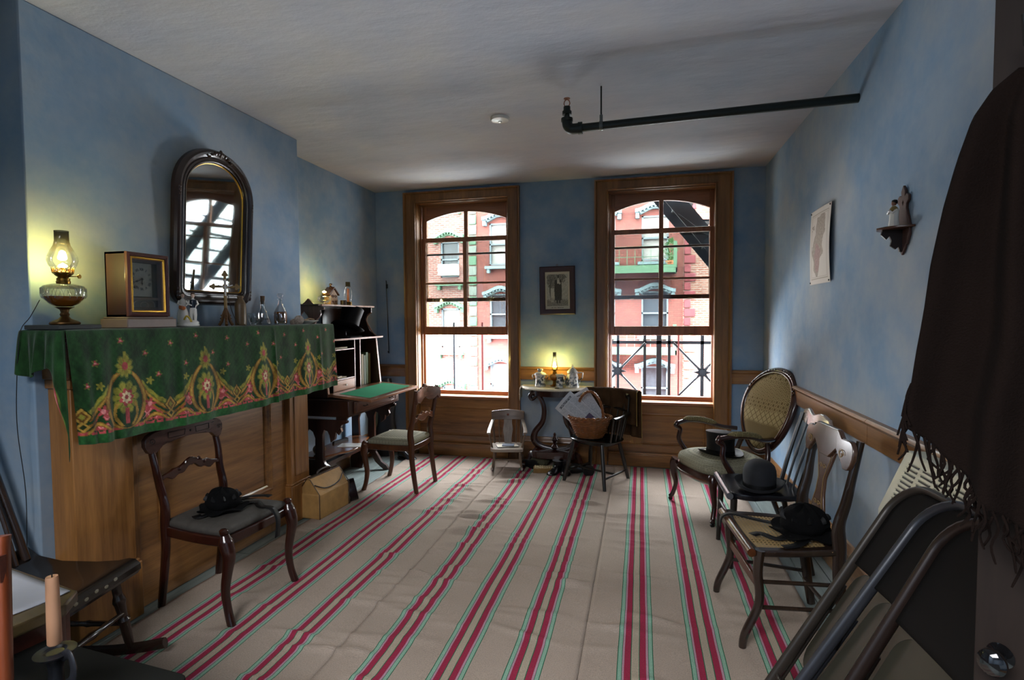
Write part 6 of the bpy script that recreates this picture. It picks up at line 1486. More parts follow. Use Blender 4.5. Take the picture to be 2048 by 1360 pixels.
lathe_part([(.056, .122), (.052, .128), (.030, .138), (.020, .141), (.020, .148), (.028, .155), (.027, .166), (.016, .172), (.001, .172)], 'lid', M_TRANS, t, n=10)
b = MB()
for s_ in (-1, 1): b.tube(bez([(s_*.05, 0, .115), (s_*.072, 0, .108), (s_*.068, 0, .080), (s_*.048, 0, .068)], 4), .005, 6)
b.build('handle', M_TRANS, t)
t = thing('cream_jug', 'small grey and white transferware milk jug in the middle of the console table', 'jug', (-.735, 4.82, TT))
lathe_part([(.034, 0), (.038, .004), (.034, .012), (.033, .05), (.028, .085), (.034, .115), (.040, .125), (.036, .124), (.025, .09), (.001, .02)], 'body', M_TRANS, t, n=10, cap=False)
b = MB(); b.tube(bez([(.032, 0, .118), (.062, 0, .112), (.062, 0, .07), (.034, 0, .035)], 5), .0045, 6); b.build('handle', M_TRANS, t)
t = thing('teapot', 'tall grey and white transferware coffee pot with angular handle, right on the console table', 'teapot', (-.62, 4.87, TT))
lathe_part([(.060, 0), (.066, .005), (.066, .018), (.060, .026), (.060, .06), (.054, .10), (.046, .128), (.052, .140), (.050, .145)], 'body', M_TRANS, t, n=10)
lathe_part([(.050, .146), (.046, .152), (.030, .172), (.024, .178), (.016, .182), (.008, .188), (.013, .196), (.006, .204), (.009, .212), (.001, .216)], 'lid', M_TRANS, t, n=10)
b = MB(); b.tube([(.048, 0, .135), (.080, 0, .142), (.096, 0, .138), (.093, 0, .10), (.086, 0, .082), (.068, 0, .074), (.064, 0, .045), (.056, 0, .035)], .006, 7); b.build('handle', M_TRANS, t)
b = MB(); b.tube(bez([(-.052, 0, .045), (-.080, 0, .06), (-.086, 0, .10), (-.105, 0, .128)], 5), [.014]*5+[.011]*5+[.008]*6, 8); b.build('spout', M_TRANS, t)
# second lamp
t = thing('oil_lamp', 'lit oil lamp with tall slim chimney between the teapot and the sugar bowl', 'lamp', (-.795, 4.915, TT))
lathe_part([(.040, 0), (.044, .005), (.03, .012), (.018, .022), (.016, .045), (.020, .052)], 'base', M_BRASS, t)
lathe_part([(.020, .052), (.040, .066), (.046, .082), (.046, .10), (.036, .114), (.018, .120)], 'font', M_FONT, t, n=26); lathe_part([(.018, .054), (.037, .068), (.042, .085), (.001, .086)], 'oil', M_OIL, t)
bo = burner(t, .118, .024); b = MB(); b.tube([(0, 0, .03), (-.045, -.012, .03)], .002, 6); b.lathe([(.008, -.002), (.008, .002)], 10, T(-.045, -.012, .03) @ RY(90)); b.build('wick_knob', M_BRASS, bo)
lathe_part([(.022, 0), (.026, .012), (.032, .035), (.033, .05), (.028, .08), (.019, .11), (.0165, .125), (.0165, .165), (.0170, .168)], 'chimney', make_soot('sooty_chimney_two', .118, .14, .8), t, n=26, cap=False, loc=(0, 0, .155))
flame(t, .178, .85, 60, 4.0, .015, .6)
tag(lathe_part([(.001, 0), (.018, .001), (.022, .004), (.015, .009), (.001, .011)], 'dark_button_tin', M_BLACK, None, loc=(-.75, 4.76, TT)), 'tiny dark round tin at the front of the lace runner', 'tin')

# ---------------------------------------------------------------- framed engraving
t = thing('framed_picture', 'dark framed black and white engraving hanging between the windows', 'picture', (-.786, D-.004, 1.665), rot=(R(1.2), R(-.6), 0))
fw_, fh_ = .345, .465
def fr4(o, y_): return [(-fw_/2+o, y_, -fh_/2+o), (fw_/2-o, y_, -fh_/2+o), (fw_/2-o, y_, fh_/2-o), (-fw_/2+o, y_, fh_/2-o)]
b = MB(); b.rings([fr4(0, 0), fr4(.002, -.020), (fr4(.010, -.026)), fr4(.045, -.020), fr4(.052, -.016), fr4(.054, -.008)], False, False); b.build('frame', plain('dark_red_brown_frame', '33161a', .4, vs=20), t, ang=25)
n_u, n_v = 150, 210; U, V_ = np.meshgrid(np.linspace(0, 1, n_u), np.linspace(0, 1, n_v)); C = np.zeros((n_v, n_u, 3)); paper = np.array(rgb('c4bca8')[:3]); C[:] = paper
def nzf(U, V_, s_, o_=0):
    st = 2; q = np.vectorize(lambda a, c: noise.noise(Vector((a*s_+o_, c*s_*1.4, o_))))(U[::st, ::st], V_[::st, ::st]); return np.kron(q, np.ones((st, st)))[:U.shape[0], :U.shape[1]]
n1 = nzf(U, V_, 14); n2 = nzf(U, V_, 40, 3)
inn = (U > .07)&(U < .93)&(V_ > .09)&(V_ < .93)
tone = .62+.15*n1+.25*n2+.18*(V_-.3); tree = (np.hypot((U-.33)*1.2, V_-.78) < .30+.1*n1)|(np.hypot((U-.62), (V_-.84)*1.6) < .22+.12*n1); tone = np.where(tree&(n2 > -.25), .22+.25*n2, tone)
tone = np.where((np.abs(U-.24-.03*np.sin(V_*9)) < .035)&(V_ > .25)&(V_ < .8), .2, tone); tone = np.where(V_ < .26+.05*n1, .35+.35*n2, tone)
man = ((np.abs(U-.53) < .15-.06*np.abs(V_-.5))&(V_ > .24)&(V_ < .78)); tone = np.where(man, .09+.08*n2, tone)
tone = np.where((np.abs(np.abs(U-.54)-.05) < .032)&(V_ > .16)&(V_ < .30), .10, tone); tone = np.where(np.hypot((U-.54)*1.35, V_-.83) < .045, .72, tone); tone = np.where((np.hypot((U-.54)*1.2, V_-.865) < .045), .12, tone)
tone = np.where((np.abs(U-.54) < .05)&(V_ > .68)&(V_ < .78), .85, tone); tone = np.where(np.hypot(U-.60, (V_-.69)*1.2) < .035, .75, tone)
ch = (np.abs(U-.30) < .07)&(V_ > .30)&(V_ < .56); tone = np.where(ch, .78+.2*n2, tone); tone = np.where((np.abs(np.abs(U-.29)-.03) < .018)&(V_ > .19)&(V_ < .32), .72, tone); tone = np.where(np.hypot(U-.30, (V_-.59)) < .035, .4, tone)
C[inn] = (np.clip(tone, .03, 1)[..., None]*np.array(rgb('d0ccbe')[:3]))[inn]
C[(V_ > .035)&(V_ < .055)&(np.abs(U-.5) < .25)&(n2 > -.1)] = rgb('6a665a')[:3]
b = MB(); b.grid(n_u, n_v, lambda u, v: (lerp(-fw_/2+.052, fw_/2-.052, u), -.0065, lerp(-fh_/2+.052, fh_/2-.052, v))); b.c = np.concatenate([C.reshape(-1, 3), np.ones((n_u*n_v, 1))], 1)
b.build('engraving', attr_mat('engraving_print', .6, .3), t, solid=.002, flat=True)
b = MB(); b.tube([(.008*cos(a), -.006, fh_/2+.010+.008*sin(a)) for a in np.linspace(0, 2*pi, 14, endpoint=False)], .0018, 5, True); b.build('hanging_ring', M_BRASS, t)

# ---------------------------------------------------------------- things on the floor under the console
CF = .0065
t = thing('shoe_brush_box', 'small oblong brown wooden box with pale bristly top on the carpet under the console', 'box', (-.86, 4.64, CF), R(12))
MB().box((-.085, -.045, 0), (.085, .045, .045)).build('box_body', plain('ochre_box', '7a5a28', .5, vs=20), t, bev=.003)
b = MB(); rn = random.Random(2)
for i in range(24): x_ = -.075+i%8*.021; y_ = -.032+(i//8)*.026; b.box((x_, y_, .045), (x_+.017, y_+.02, .050+.004*rn.random()))
b.build('bristles', plain('pale_bristles', 'b8a680', .8), t, kind='stuff')
for i, (x_, y_, rz, lb) in enumerate(((-.735, 4.66, -20, 'black ankle boot standing just right of the brown brush box'), (-.665, 4.68, 10, 'black ankle boot nearest the windsor chair leg under the console'))):
    q = shoe('black_boot', lb, (x_, y_, CF), R(rz), M_LEA, .20, .085, .055); q['category'] = 'boot'
for i, (x_, y_, rz, lb) in enumerate(((-1.03, 4.73, 60, 'black leather boot lying on its side left of the brown brush box'), (-.50, 4.70, -70, 'black leather boot lying behind the windsor chair leg'))):
    q = shoe('fallen_boot', lb, (x_, y_, CF+.045), 0, M_LEA, .19, .08, .05); q['category'] = 'boot'; q.rotation_euler = (0, R(90), R(rz))
b = MB(); rn = random.Random(8)
rs = []
for j in range(13):
    ph = -pi/2+pi*j/12; rs.append([((.095*cos(ph)*cos(a))*(1+.35*noise.noise(Vector((cos(a)*2, sin(a)*2, ph)))), .06*cos(ph)*sin(a)*(1+.35*noise.noise(Vector((cos(a)*2, sin(a)*2+4, ph)))), .05+.052*sin(ph)*(1+.4*noise.noise(Vector((cos(a)*1.7, sin(a)*2, ph+3))))) for a in np.linspace(0, 2*pi, 30, endpoint=False)])
b.rings(rs); t = b.build('crumpled_cloth_bundle', plain('brown_green_cloth', '4a4632', .9, vs=14, var=.4), None, 'crumpled brown cloth bundle behind the brush box under the console', 'cloth', loc=(-.93, 4.80, CF))

# ---------------------------------------------------------------- right wall
# map
n_u, n_v = 90, 150; U, V_ = np.meshgrid(np.linspace(0, 1, n_u), np.linspace(0, 1, n_v)); C = np.zeros((n_v, n_u, 3)); C[:] = rgb('d8cfc4')[:3]
n1 = nzf(U, V_, 6, 1); n2 = nzf(U, V_, 30, 5)
bd = np.minimum(np.minimum(U, 1-U)*1.0, np.minimum(V_, 1-V_)*1.3); C[(bd > .085)&(bd < .10)] = rgb('b5a99a')[:3]; C[(bd > .12)&(bd < .128)] = rgb('c0b4a6')[:3]
cxm = np.interp(V_, [.1, .3, .5, .7, .9], [.40, .42, .45, .55, .60]); wd = np.interp(V_, [.10, .16, .30, .45, .62, .75, .88, .92], [.02, .12, .22, .27, .30, .20, .14, .02])+.10*n1
land = (np.abs(U-cxm) < wd)&(V_ > .10)&(V_ < .90); C[land] = (np.array(rgb('b0a294')[:3])*(1+.25*n2[..., None]))[land]
prov = land&(np.hypot(U-.45, (V_-.35)) < .18+.05*n1); C[prov] = (np.array(rgb('b0948c')[:3])*(1+.25*n2[..., None]))[prov]
edge = land ^ (np.roll(land, 1, 0)&land&np.roll(land, 1, 1)); C[edge] = rgb('968a80')[:3]
lin = (np.abs(np.sin(U*22+n1*6)) < .08)&land; C[lin] = rgb('9c8f86')[:3]; C[(V_ > .72)&(V_ < .80)&(U > .12)&(U < .26)&(n2 > 0)] = rgb('9a8e82')[:3]
b = MB(); b.grid(n_u, n_v, lambda u, v: (XR-.012-.010*sin(v*pi)*(1 if u > .4 else .5)-.012*(1-abs(2*u-1))*0-.018*sin(u*pi)*.3, lerp(3.700, 3.335, u), lerp(1.600, 2.052, v))); b.c = np.concatenate([C.reshape(-1, 3), np.ones((n_u*n_v, 1))], 1)
mp_ = b.build('wall_map', attr_mat('map_print', .75, .15), None, 'old pale paper map pinned unframed to the right wall', 'map', solid=.0012, ang=180)
b = MB()
for y_ in (3.685, 3.35):
    for z_ in (1.612, 2.040): b.lathe([(.001, 0), (.006, .002), (.004, .005), (.001, .006)], 8, T(XR-.014, y_, z_) @ RY(-90))
b.build('pins', M_BLACK, mp_, kind='stuff')
# wall bracket with figurine
t = thing('wall_bracket', 'dark fretwork wall bracket shelf on the right wall', 'shelf', (XR, 2.50, 1.795), R(-90))
# local: x along wall, front -y
out = [(0, .145), (.018, .12), (.014, .10), (.030, .108), (.045, .098), (.046, .078), (.030, .066), (.028, .05), (.040, .02), (.058, -.02), (.060, -.06), (.045, -.085), (.040, -.10), (.028, -.098), (.022, -.115), (.0, -.14)]
b = MB(); b.prism(out+[(-x_, z_) for x_, z_ in out[::-1][1:-1]], 0.002, .012, lambda u, v, w_: (u, -w_, v), holes=[[(0, .085), (-.006, .075), (0, .062), (.006, .075)]]); b.build('back_plate', plain('carved_brown_wood', '4a3028', .4, vs=30), t, bev=.002)
b = MB(); b.prism([(-.085, 0), (-.075, -.05), (-.04, -.09), (0, -.105), (.04, -.09), (.075, -.05), (.085, 0)], -.035, -.026, lambda u, v, w_: (u, v, w_)); b.build('bracket_shelf', M_WALN, t, bev=.002)
b = MB(); b.prism([(0, -.035), (.085, -.035), (.088, -.055), (.07, -.075), (.058, -.06), (.05, -.08), (.054, -.10), (.035, -.115), (.025, -.105), (.02, -.125), (.0, -.13)], -.005, .005, lambda u, v, w_: (w_, -u, v)); b.build('fret_bracket', plain('black_brown_fret', '1e1210', .4), t)
t = thing('praying_figurine', 'small white and ochre porcelain saint figurine on the wall bracket', 'figurine', (XR-.042, 2.50, 1.7705), R(-70)); t.scale = (.78, .78, .76)
fo = [[(r_*(1+.06*sin(i*1.9))*cos(2*pi*i/24), r_*.8*(1+.06*sin(i*1.9))*sin(2*pi*i/24), z_) for i in range(24)] for r_, z_ in ((.026, 0), (.028, .01), (.024, .04), (.023, .07), (.025, .09), (.018, .105), (.008, .112), (.007, .118))]
b = MB(); b.rings(fo); b.tube([(-.022, -.004, .092), (-.014, -.022, .075), (0, -.026, .088)], .006, 6); b.tube([(.022, -.004, .092), (.014, -.022, .075), (0, -.026, .088)], .006, 6); b.build('robe', M_WHITE, t)
b = MB(); b.lathe([(.002, .115), (.010, .119), (.0125, .128), (.010, .138), (.002, .142)], 12, T(0, -.002, 0)); b.build('head', plain('flesh_glaze', '8a5a44', .3), t)
b = MB(); b.lathe([(.0125, .126), (.0145, .136), (.012, .146), (.002, .150)], 12, T(0, .002, 0)); b.build('hair', M_BLACK, t)
b = MB(); b.lathe([(.018, .080), (.0245, .088), (.020, .103), (.010, .113)], 14, T(0, -.002, 0), 1, .85); b.build('shawl', plain('ochre_glaze', '8a7440', .3), t)
# convector cover
t = thing('convector_cover', 'cream metal heating convector with slotted sloping top, behind the folding chairs', 'heater', (XR-.002, 1.60, 0))
X0, X1, Yh = -.165, 0, .62
M_CONV = plain('cream_enamel', 'b8b49e', .35)
b = MB(); b.prism([(0, .05), (-.175, .05), (-.175, .68), (-.085, .905), (0, .905)], -Yh, Yh+.02, lambda u, v, w_: (u, w_, v)); b.build('casing', M_CONV, t, bev=.006)
# slotted sloping face: groups of dark louvre slots, each slot with a raised lip
sl_m = plain('louvre_dark', '1c1c1a', .6); a0 = Vector((-.175, 0, .68)); a1 = Vector((-.085, 0, .905)); dv = (a1-a0); nn = Vector((-dv.z, 0, dv.x)).normalized()
for g_ in range(12):
    y0 = -Yh+.05+g_*.098
    sb = MB(); lb = MB()
    for k in range(11):
        q0 = .10+k*.072; p = a0+dv*q0; p2 = a0+dv*(q0+.038)
        for (pa, pb, m3, off) in ((p, p2, sb, .0012),): m3.add([pa+nn*off+Vector((0, y0, 0)), pb+nn*off+Vector((0, y0, 0)), pb+nn*off+Vector((0, y0+.075, 0)), pa+nn*off+Vector((0, y0+.075, 0))], [(0, 1, 2, 3)])
        lb.add([p2+nn*.001+Vector((0, y0, 0)), p2+nn*.007-dv*.01+Vector((0, y0, 0)), p2+nn*.007-dv*.01+Vector((0, y0+.075, 0)), p2+nn*.001+Vector((0, y0+.075, 0))], [(0, 1, 2, 3)])
    sb.build('slots', sl_m, t, flat=True, kind='stuff'); lb.build('louvres', M_CONV, t, flat=True, kind='stuff')
lb = MB()
for k in range(52): y_ = -Yh+.04+k*.022; lb.box((-.178, y_, .12), (-.174, y_+.012, .30))
lb.build('lower_slots', sl_m, t, kind='stuff')

# ---------------------------------------------------------------- folding chairs
M_FC = plain('brown_grey_enamel_chair', '3a342f', .33, .35); M_FCP = plain('olive_grey_enamel_pan', '36342b', .45, .3)
def folding_chair(label, T_, F_, Wd, mat):
    # T_: far top corner, F_: far foot; the width runs towards -y
    t_ = thing('folding_chair', label, 'chair', F_, 0, 'folding chairs leaned on the right wall')
    Lv = Vector(T_)-Vector(F_); Lg = Lv.length; ez = Lv.normalized(); ex = Vector((.05, -1, 0)); ex = (ex-ez*ex.dot(ez)).normalized(); ey = ex.cross(ez)   # ey: normal
    if ey.x > 0: ey = -ey
    G = lambda x_, y_, z_: ex*x_+ey*y_+ez*z_
    rc = .13
    P = [(0, 0, .0), (0, 0, Lg*.35), (0, 0, Lg-rc)]+[(rc-rc*cos(a), 0, Lg-rc+rc*sin(a)) for a in np.linspace(.15, pi/2, 8)]+[(Wd-rc+rc*sin(a), 0, Lg-rc+rc*cos(a)) for a in np.linspace(0, pi/2-.15, 8)]+[(Wd, 0, Lg-rc), (Wd, 0, 0)]
    b = MB(); b.tube([G(*p) for p in P], [(.019, .013)]*len(P), 12, upv=tuple(ey)); b.build('tube_frame', mat, t_)
    # pressed back panel, curved between the tubes
    b = MB(); 
    def bp(u, v):
        z_ = lerp(Lg-.34, Lg-.012, v); ins = .008
        if z_ > Lg-rc: q = (z_-(Lg-rc))/rc; ins = rc*(1-sqrt(max(0, 1-q*q)))+.008
        return tuple(G(lerp(ins, Wd-ins, u), -.012*sin(u*pi), z_))
    b.grid(24, 24, bp); b.build('back_panel', plain('dark_back_panel', '0d0b0a', .75, 0, .15), t_, solid=.003, ang=180)
    # seat pan folded flat behind
    b = MB(); out = rrect(Wd-.05, .40, .07, 6, Wd/2, Lg-.34-.20); b.prism(out, -.030, -.018, lambda x_, y_, z_: tuple(G(x_, z_, y_))); b.build('seat_pan', M_FCP, t_, bev=.004)
    for x_ in (-.022, Wd+.022):
        b = MB(); b.tube([G(x_ if 0 else x_*.9, -.035, .03), G(x_*.9 if 0 else x_, -.03, Lg*.55)], .010, 8); b.tube([G(x_*.9, -.035, .03), G(x_*.9, -.035, .07)], .014, 8); b.build('rear_leg', mat, t_)
        b = MB(); b.tube([G(x_*.6, -.012, Lg*.5), G(x_, -.030, Lg*.44)], .012, 8); b.build('pivot', M_BLACK, t_)
    for x_ in (0, Wd): b = MB(); b.tube([G(x_, 0, -.004), G(x_, 0, .03)], .020, 10); b.build('rubber_foot', M_BLACK, t_)
    b = MB(); b.tube([G(0, 0, .12), G(Wd, 0, .12)], .008, 8); b.build('cross_tube', mat, t_)
    return t_
folding_chair('metal folding chair with brown-grey frame, furthest of the three stacked at the right wall', (.900, 2.07, .835), (.42, 2.02, .012), .43, M_FC)
folding_chair('metal folding chair with bluish grey frame, middle one of the three at the right wall', (.860, 1.79, .880), (.328, 1.74, .012), .43, plain('blue_grey_enamel_chair', '38393e', .3, .35))
folding_chair('metal folding chair with dark brown frame, nearest of the three at the right wall', (.800, 1.56, .915), (.342, 1.53, .012), .43, plain('dark_brown_enamel_chair', '2c211d', .3, .35))

# ---------------------------------------------------------------- door with hanging fringed shawl
E_ = Vector((.478, .895, 0)); Hh = Vector((1.02, .345, 0)); dd = (Hh-E_).normalized(); nn = Vector((-.70, -.72, 0)); nn = (nn-dd*nn.dot(dd)).normalized(); wd = (Hh-E_).length
M_DOOR = wood('brown_door_paint', '140e0b', '241a15', 2, 4, .7, spec=.2)
def dl(s_, n_, z_): return tuple(E_+dd*s_+nn*n_+Vector((0, 0, z_)))
b = MB(); b.prism([(0, .01), (wd, .01), (wd, 2.10), (0, 2.10)], -.035, 0, lambda u, v, w_: dl(u, w_, v)); dr = struct('door_1', b, M_DOOR, bev=.003)
b = MB()
for z0, z1 in ((.2, .8), (1.0, 1.95)):
    q = lambda o, n_: [dl(.11+o, n_, z0+o), dl(wd-.11-o, n_, z0+o), dl(wd-.11-o, n_, z1-o), dl(.11+o, n_, z1-o)]
    b.rings([q(0, .0), q(.004, .008), q(.02, .008), q(.026, .001)], False, False)
b.build('panel_molding', M_DOOR, dr, kind=None)
b = MB(); M = Matrix.Translation(dl(.030, 0, .925)) @ nn.to_track_quat('Z', 'Y').to_matrix().to_4x4() @ Matrix.Scale(.62, 4); b.lathe([(.024, 0), (.026, .003), (.012, .006), (.009, .022), (.018, .032), (.027, .045), (.027, .055), (.018, .064), (.001, .066)], 20, M, 1, 1.1); b.build('door_knob', plain('black_mineral_knob', '0c0b0c', .08, 0, .8), dr)
b = MB(); M = Matrix.Translation(dl(.075, 0, .94)) @ nn.to_track_quat('Z', 'Y').to_matrix().to_4x4(); b.lathe([(.009, 0), (.009, .003), (.003, .004)], 12, M); b.build('keyhole_cover', M_BRASS, dr)
b = MB(); b.tube([dl(.05, 0, 1.76), dl(.05, .05, 1.755), dl(.05, .06, 1.79)], .005, 7); b.build('coat_hook', M_BLACK, dr)
M_BRSH = plain('dark_brown_wool', '110906', .95, 0, .1, vs=6, var=.15, bump=.5, bs=350)
Zs = [1.735, 1.712, 1.67, 1.63, 1.56, 1.48, 1.42, 1.36, 1.31, 1.27, 1.24]; Ss = [.035, .012, -.004, -.014, -.028, -.040, -.046, -.054, -.060, -.066, -.066]
def shawl(u, v):
    # bottom hem slopes down to the right
    zb = lerp(1.24, 1.02, min(1, u*1.9)**.9); z_ = lerp(1.735-.02*u, zb, v)
    s0 = interp(-z_, [-q for q in Zs], Ss); s1 = lerp(.10, .36, min(1, v*1.6)**.7)
    s_ = lerp(s0, s1, u**.9)
    f = .016*sin(u*30+v*2.2)*min(1, v*4)+.008*sin(u*61+v*3)*v; top = max(0, 1-v*9)
    n_ = .05+f-.025*top+.02*sin(v*3)*u
    return dl(s_, n_, z_+(.0))
b = MB(); b.grid(120, 90, shawl)
sh = b.build('fringed_shawl', M_BRSH, None, 'dark brown woollen fringed shawl hanging from a hook on the door at right', 'shawl', solid=.004, ang=180)
b = MB(); rn = random.Random(4)
for k in range(125):
    u = k/124; 
    if u > .80: continue
    p = Vector(shawl(u, .995)); L_ = .045+.03*rn.random(); w1, w2 = rn.uniform(-.010, .010), rn.uniform(-.014, .014)
    P = bez([p, p+dd*w1+nn*rn.uniform(-.006, .006)+Vector((0, 0, -L_*.35)), p+dd*w2+nn*rn.uniform(-.008, .008)+Vector((0, 0, -L_*.7)), p+dd*(w2+w1)+Vector((0, 0, -L_))], 3)
    b.tube(P, [.0022, .0022, .002, .002, .0019, .0018, .0017, .0016, .0016, .0012], 5)
for k in range(12):
    p = Vector(shawl(.0, .86+k*.012)); b.tube(bez([p, p-dd*.006+Vector((0, 0, -.02)), p-dd*rn.uniform(-.004, .012)+Vector((0, 0, -.045))], 3), .0016, 4)
b.build('fringe', M_BRSH, sh, kind='stuff')

# ---------------------------------------------------------------- ceiling fittings
t = thing('sprinkler_pipe', 'dark green sprinkler pipe under the ceiling running to the right wall', 'pipe', (-.395, 3.06, 2.50)); t.location = (0, 0, 0)
pz = 2.495; p0 = Vector((-.396, 3.085, pz)); p1 = Vector((XR, 3.02, pz))
b = MB(); b.tube([p0+Vector((.03, 0, 0)), p1], .0225, 16); b.build('pipe', M_IRONP, t)
b = MB(); b.tube(bez([p0+Vector((.055, 0, 0)), p0+Vector((.0, 0, .0)), p0+Vector((-.022, 0, .02)), p0+Vector((-.027, 0, .05))], 5), .030, 14); b.lathe([(.034, -.012), (.034, .012)], 14, Matrix.Translation(p0+Vector((.05, 0, 0))) @ RY(90)); b.lathe([(.034, -.008), (.034, .010)], 14, Matrix.Translation(p0+Vector((-.027, 0, .052)))); b.build('elbow', M_IRONP, t)
q = p0+Vector((-.027, 0, .06)); b = MB(); b.lathe([(.016, 0), (.016, .02), (.027, .022), (.027, .042), (.020, .044), (.020, .068), (.012, .070)], 14, Matrix.Translation(q)); b.build('coupling', M_IRONP, t)
b = MB(); 
for s_ in (-1, 1): b.tube([q+Vector((s_*.011, 0, .070)), q+Vector((s_*.017, 0, .085)), q+Vector((s_*.014, 0, .10)), q+Vector((0, 0, .112))], .003, 6)
b.lathe([(.018, .112), (.019, .115), (.004, .117)], 14, Matrix.Translation(q)); b.build('sprinkler_head', plain('copper_head', '9a6a58', .3, .9), t)
hx = p0.lerp(p1, .117); b = MB(); b.tube([hx+Vector((0, 0, .02)), hx+Vector((0, 0, ZC-pz+.01))], .0045, 8); b.build('hanger_rod', M_IRONP, t)
b = MB(); b.tube([hx+Vector((0, .026*cos(a), .026*sin(a))) for a in np.linspace(0, 2*pi, 24, endpoint=False)], [(.010, .0025)]*24, 6, True, upv=(1, 0, 0)); b.lathe([(.009, .024), (.009, .06), (.005, .062)], 10, Matrix.Translation(hx)); b.build('hanger_ring', plain('galvanised', '6a6e6c', .4, .6), t)
t = thing('smoke_detector', 'flat white round disc on the ceiling left of the sprinkler pipe', 'detector', (-.905, 3.39, ZC))
lathe_part([(.062, 0), (.062, -.010), (.056, -.018), (.030, -.024), (.001, -.025)], 'disc', M_WHITE, t, n=32); lathe_part([(.014, -.024), (.012, -.029), (.001, -.030)], 'sensor_cap', M_WHITE, t)
# sagging crack-like ridges of old plaster run across the ceiling near the pipe
# ---------------------------------------------------------------- foreground: rocking chair, table, candle
t = thing('rocking_chair', 'dark boston rocking chair with rolled stencilled seat front at the near left', 'chair', (-2.236, 1.410, .006), R(102))
# local: front -y; seat front edge at y=-.25
SH = .405
b = MB(); out = []
b.rings([[(x_, -.30, SH-.015+dz), (x_, -.30, SH-.045+dz)] for x_, dz in ((-.24, 0), (.24, 0))], False, False) if 0 else None
sec = [(-.27, -.050), (-.285, -.03), (-.283, -.008), (-.262, .010), (-.235, .012), (-.19, .002), (-.10, -.004), (.05, -.002), (.15, .02), (.20, .06), (.205, .045), (.16, -.0), (.05, -.028), (-.10, -.03), (-.21, -.028)]
b.rings([[(x_, y_, SH+z_) for y_, z_ in sec] for x_ in (-.245, -.12, 0, .12, .245)]); st = b.build('rolled_seat', plain('polished_black_brown', '1a1512', .16, 0, .6), t)
b = MB()
for k in range(6):
    a = k; b.lathe([(.001, -.001), (.010, 0), (.001, .001)], 7, T((k-2.5)*.045, -.284, SH-.016+.006*(k % 2)) @ RX(80), 1, .7)
b.build('painted_flowers', plain('faded_gold_flowers', '6a6450', .5), st, kind='stuff')
def turned(nm, p, q, r, mat, par, n=10):
    p, q = Vector(p), Vector(q); b = MB(); N = 24
    b.tube([p.lerp(q, k/N) for k in range(N+1)], [r*interp(k/N, [0, .2, .34, .36, .40, .42, .60, .62, .66, .68, .85, 1], [.75, .95, 1.0, 1.25, 1.25, .85, 1.1, 1.3, 1.3, .9, .9, .7]) for k in range(N+1)], n); return b.build(nm, mat, par)
M_RK = wood('dark_rocker_wood', '1c120d', '3a281e', 2, 8, .25, coat=.4)
for s_ in (-1, 1):
    turned('front_leg', (s_*.235, -.235, .045), (s_*.20, -.20, SH-.03), .019, M_RK, t); turned('rear_leg', (s_*.225, .20, .05), (s_*.19, .16, SH-.01), .016, M_RK, t)
    turned('side_stretcher', (s_*.226, -.22, .15), (s_*.215, .18, .15), .011, M_RK, t)
    b = MB(); P = [(s_*.24, -.38+.86*k/20, .020+.10*((k/20-.42)*1.55)**2) for k in range(21)]; b.tube(P, [(.024, .015)]*21, 8, upv=(0, 0, 1)); b.build('rocker', M_RK, t, bev=0)
turned('front_stretcher', (-.226, -.225, .20), (.226, -.225, .20), .012, M_RK, t)
for s_ in (-1, 1):
    b = MB(); P = bez([(s_*.20, .16, SH+.02), (s_*.205, .24, SH+.25), (s_*.205, .33, SH+.52), (s_*.20, .38, SH+.68)], 6); b.tube(P, [.017]*len(P), 10); b.build('back_post', M_RK, t)
for k in range(5): x_ = (k-2)*.075; b = MB(); b.tube(bez([(x_, .15, SH+.02), (x_*1.02, .215, SH+.25), (x_*1.05, .35, SH+.60)], 5), .0075, 7); b.build('spindle', M_RK, t)
sm = [(lerp(-.25, .25, k/30), SH+.60-.02*abs(k/15-1), SH+.70+.030*cos((k/15-1)*pi*1.5)*(1-.2*abs(k/15-1))) for k in range(31)]
b = MB(); b.plate(sm, .022, lambda q, a, d_: (q, .375+.03*(q/.25)**2+d_, a)); b.build('crest_rail', M_RK, t, bev=.004)

# near table with white cloth
t = thing('work_table', 'brown wooden table with turned legs at the near left corner, bearing a white cloth', 'table', (-1.89, .884, 0), R(-10))
# local: corner nearest the room at (+.42, +.26)
TZ2 = .70; hx_, hy_ = .47, .235
M_RT = wood('red_brown_table', '2c1510', '5a2c1e', 0, 5, .35, coat=.2)
b = MB(); b.prism([(-hx_, -hy_), (hx_-.05, -hy_), (hx_, -hy_+.05), (hx_, hy_-.05), (hx_-.05, hy_), (-hx_, hy_)], TZ2-.030, TZ2); b.build('table_top', wood('olive_brown_top', '2e2414', '4e4026', 0, 5, .3, coat=.3), t, bev=.006)
b = MB(); b.box((-hx_+.05, -hy_+.03, TZ2-.20), (hx_-.03, hy_-.03, TZ2-.03)); b.build('apron', M_RT, t)
for sx in (-1, 1):
    for sy in (-1, 1):
        b = MB(); x_, y_ = sx*(hx_-.055), sy*(hy_-.055); b.lathe([(.013, 0), (.02, .02), (.014, .05), (.018, .20), (.024, .40), (.018, .43), (.03, .445), (.03, .455), (.018, .465), (.026, .475), (.018, .49), (.030, .51), (.030, TZ2-.03)], 16, T(x_, y_, 0)); b.build('leg', M_RT, t)
tw = Matrix.Translation((-1.89, .884, 0)) @ Matrix.Rotation(R(-10), 4, 'Z')
b = MB(); b.grid(40, 24, lambda u, v: (lerp(-hx_+.01, hx_-.055, u), lerp(-hy_+.0, hy_-.015, v), TZ2+.003+.002*sin(u*22+v*5)*sin(v*13)+.002*(abs(u-.5) < .02)))
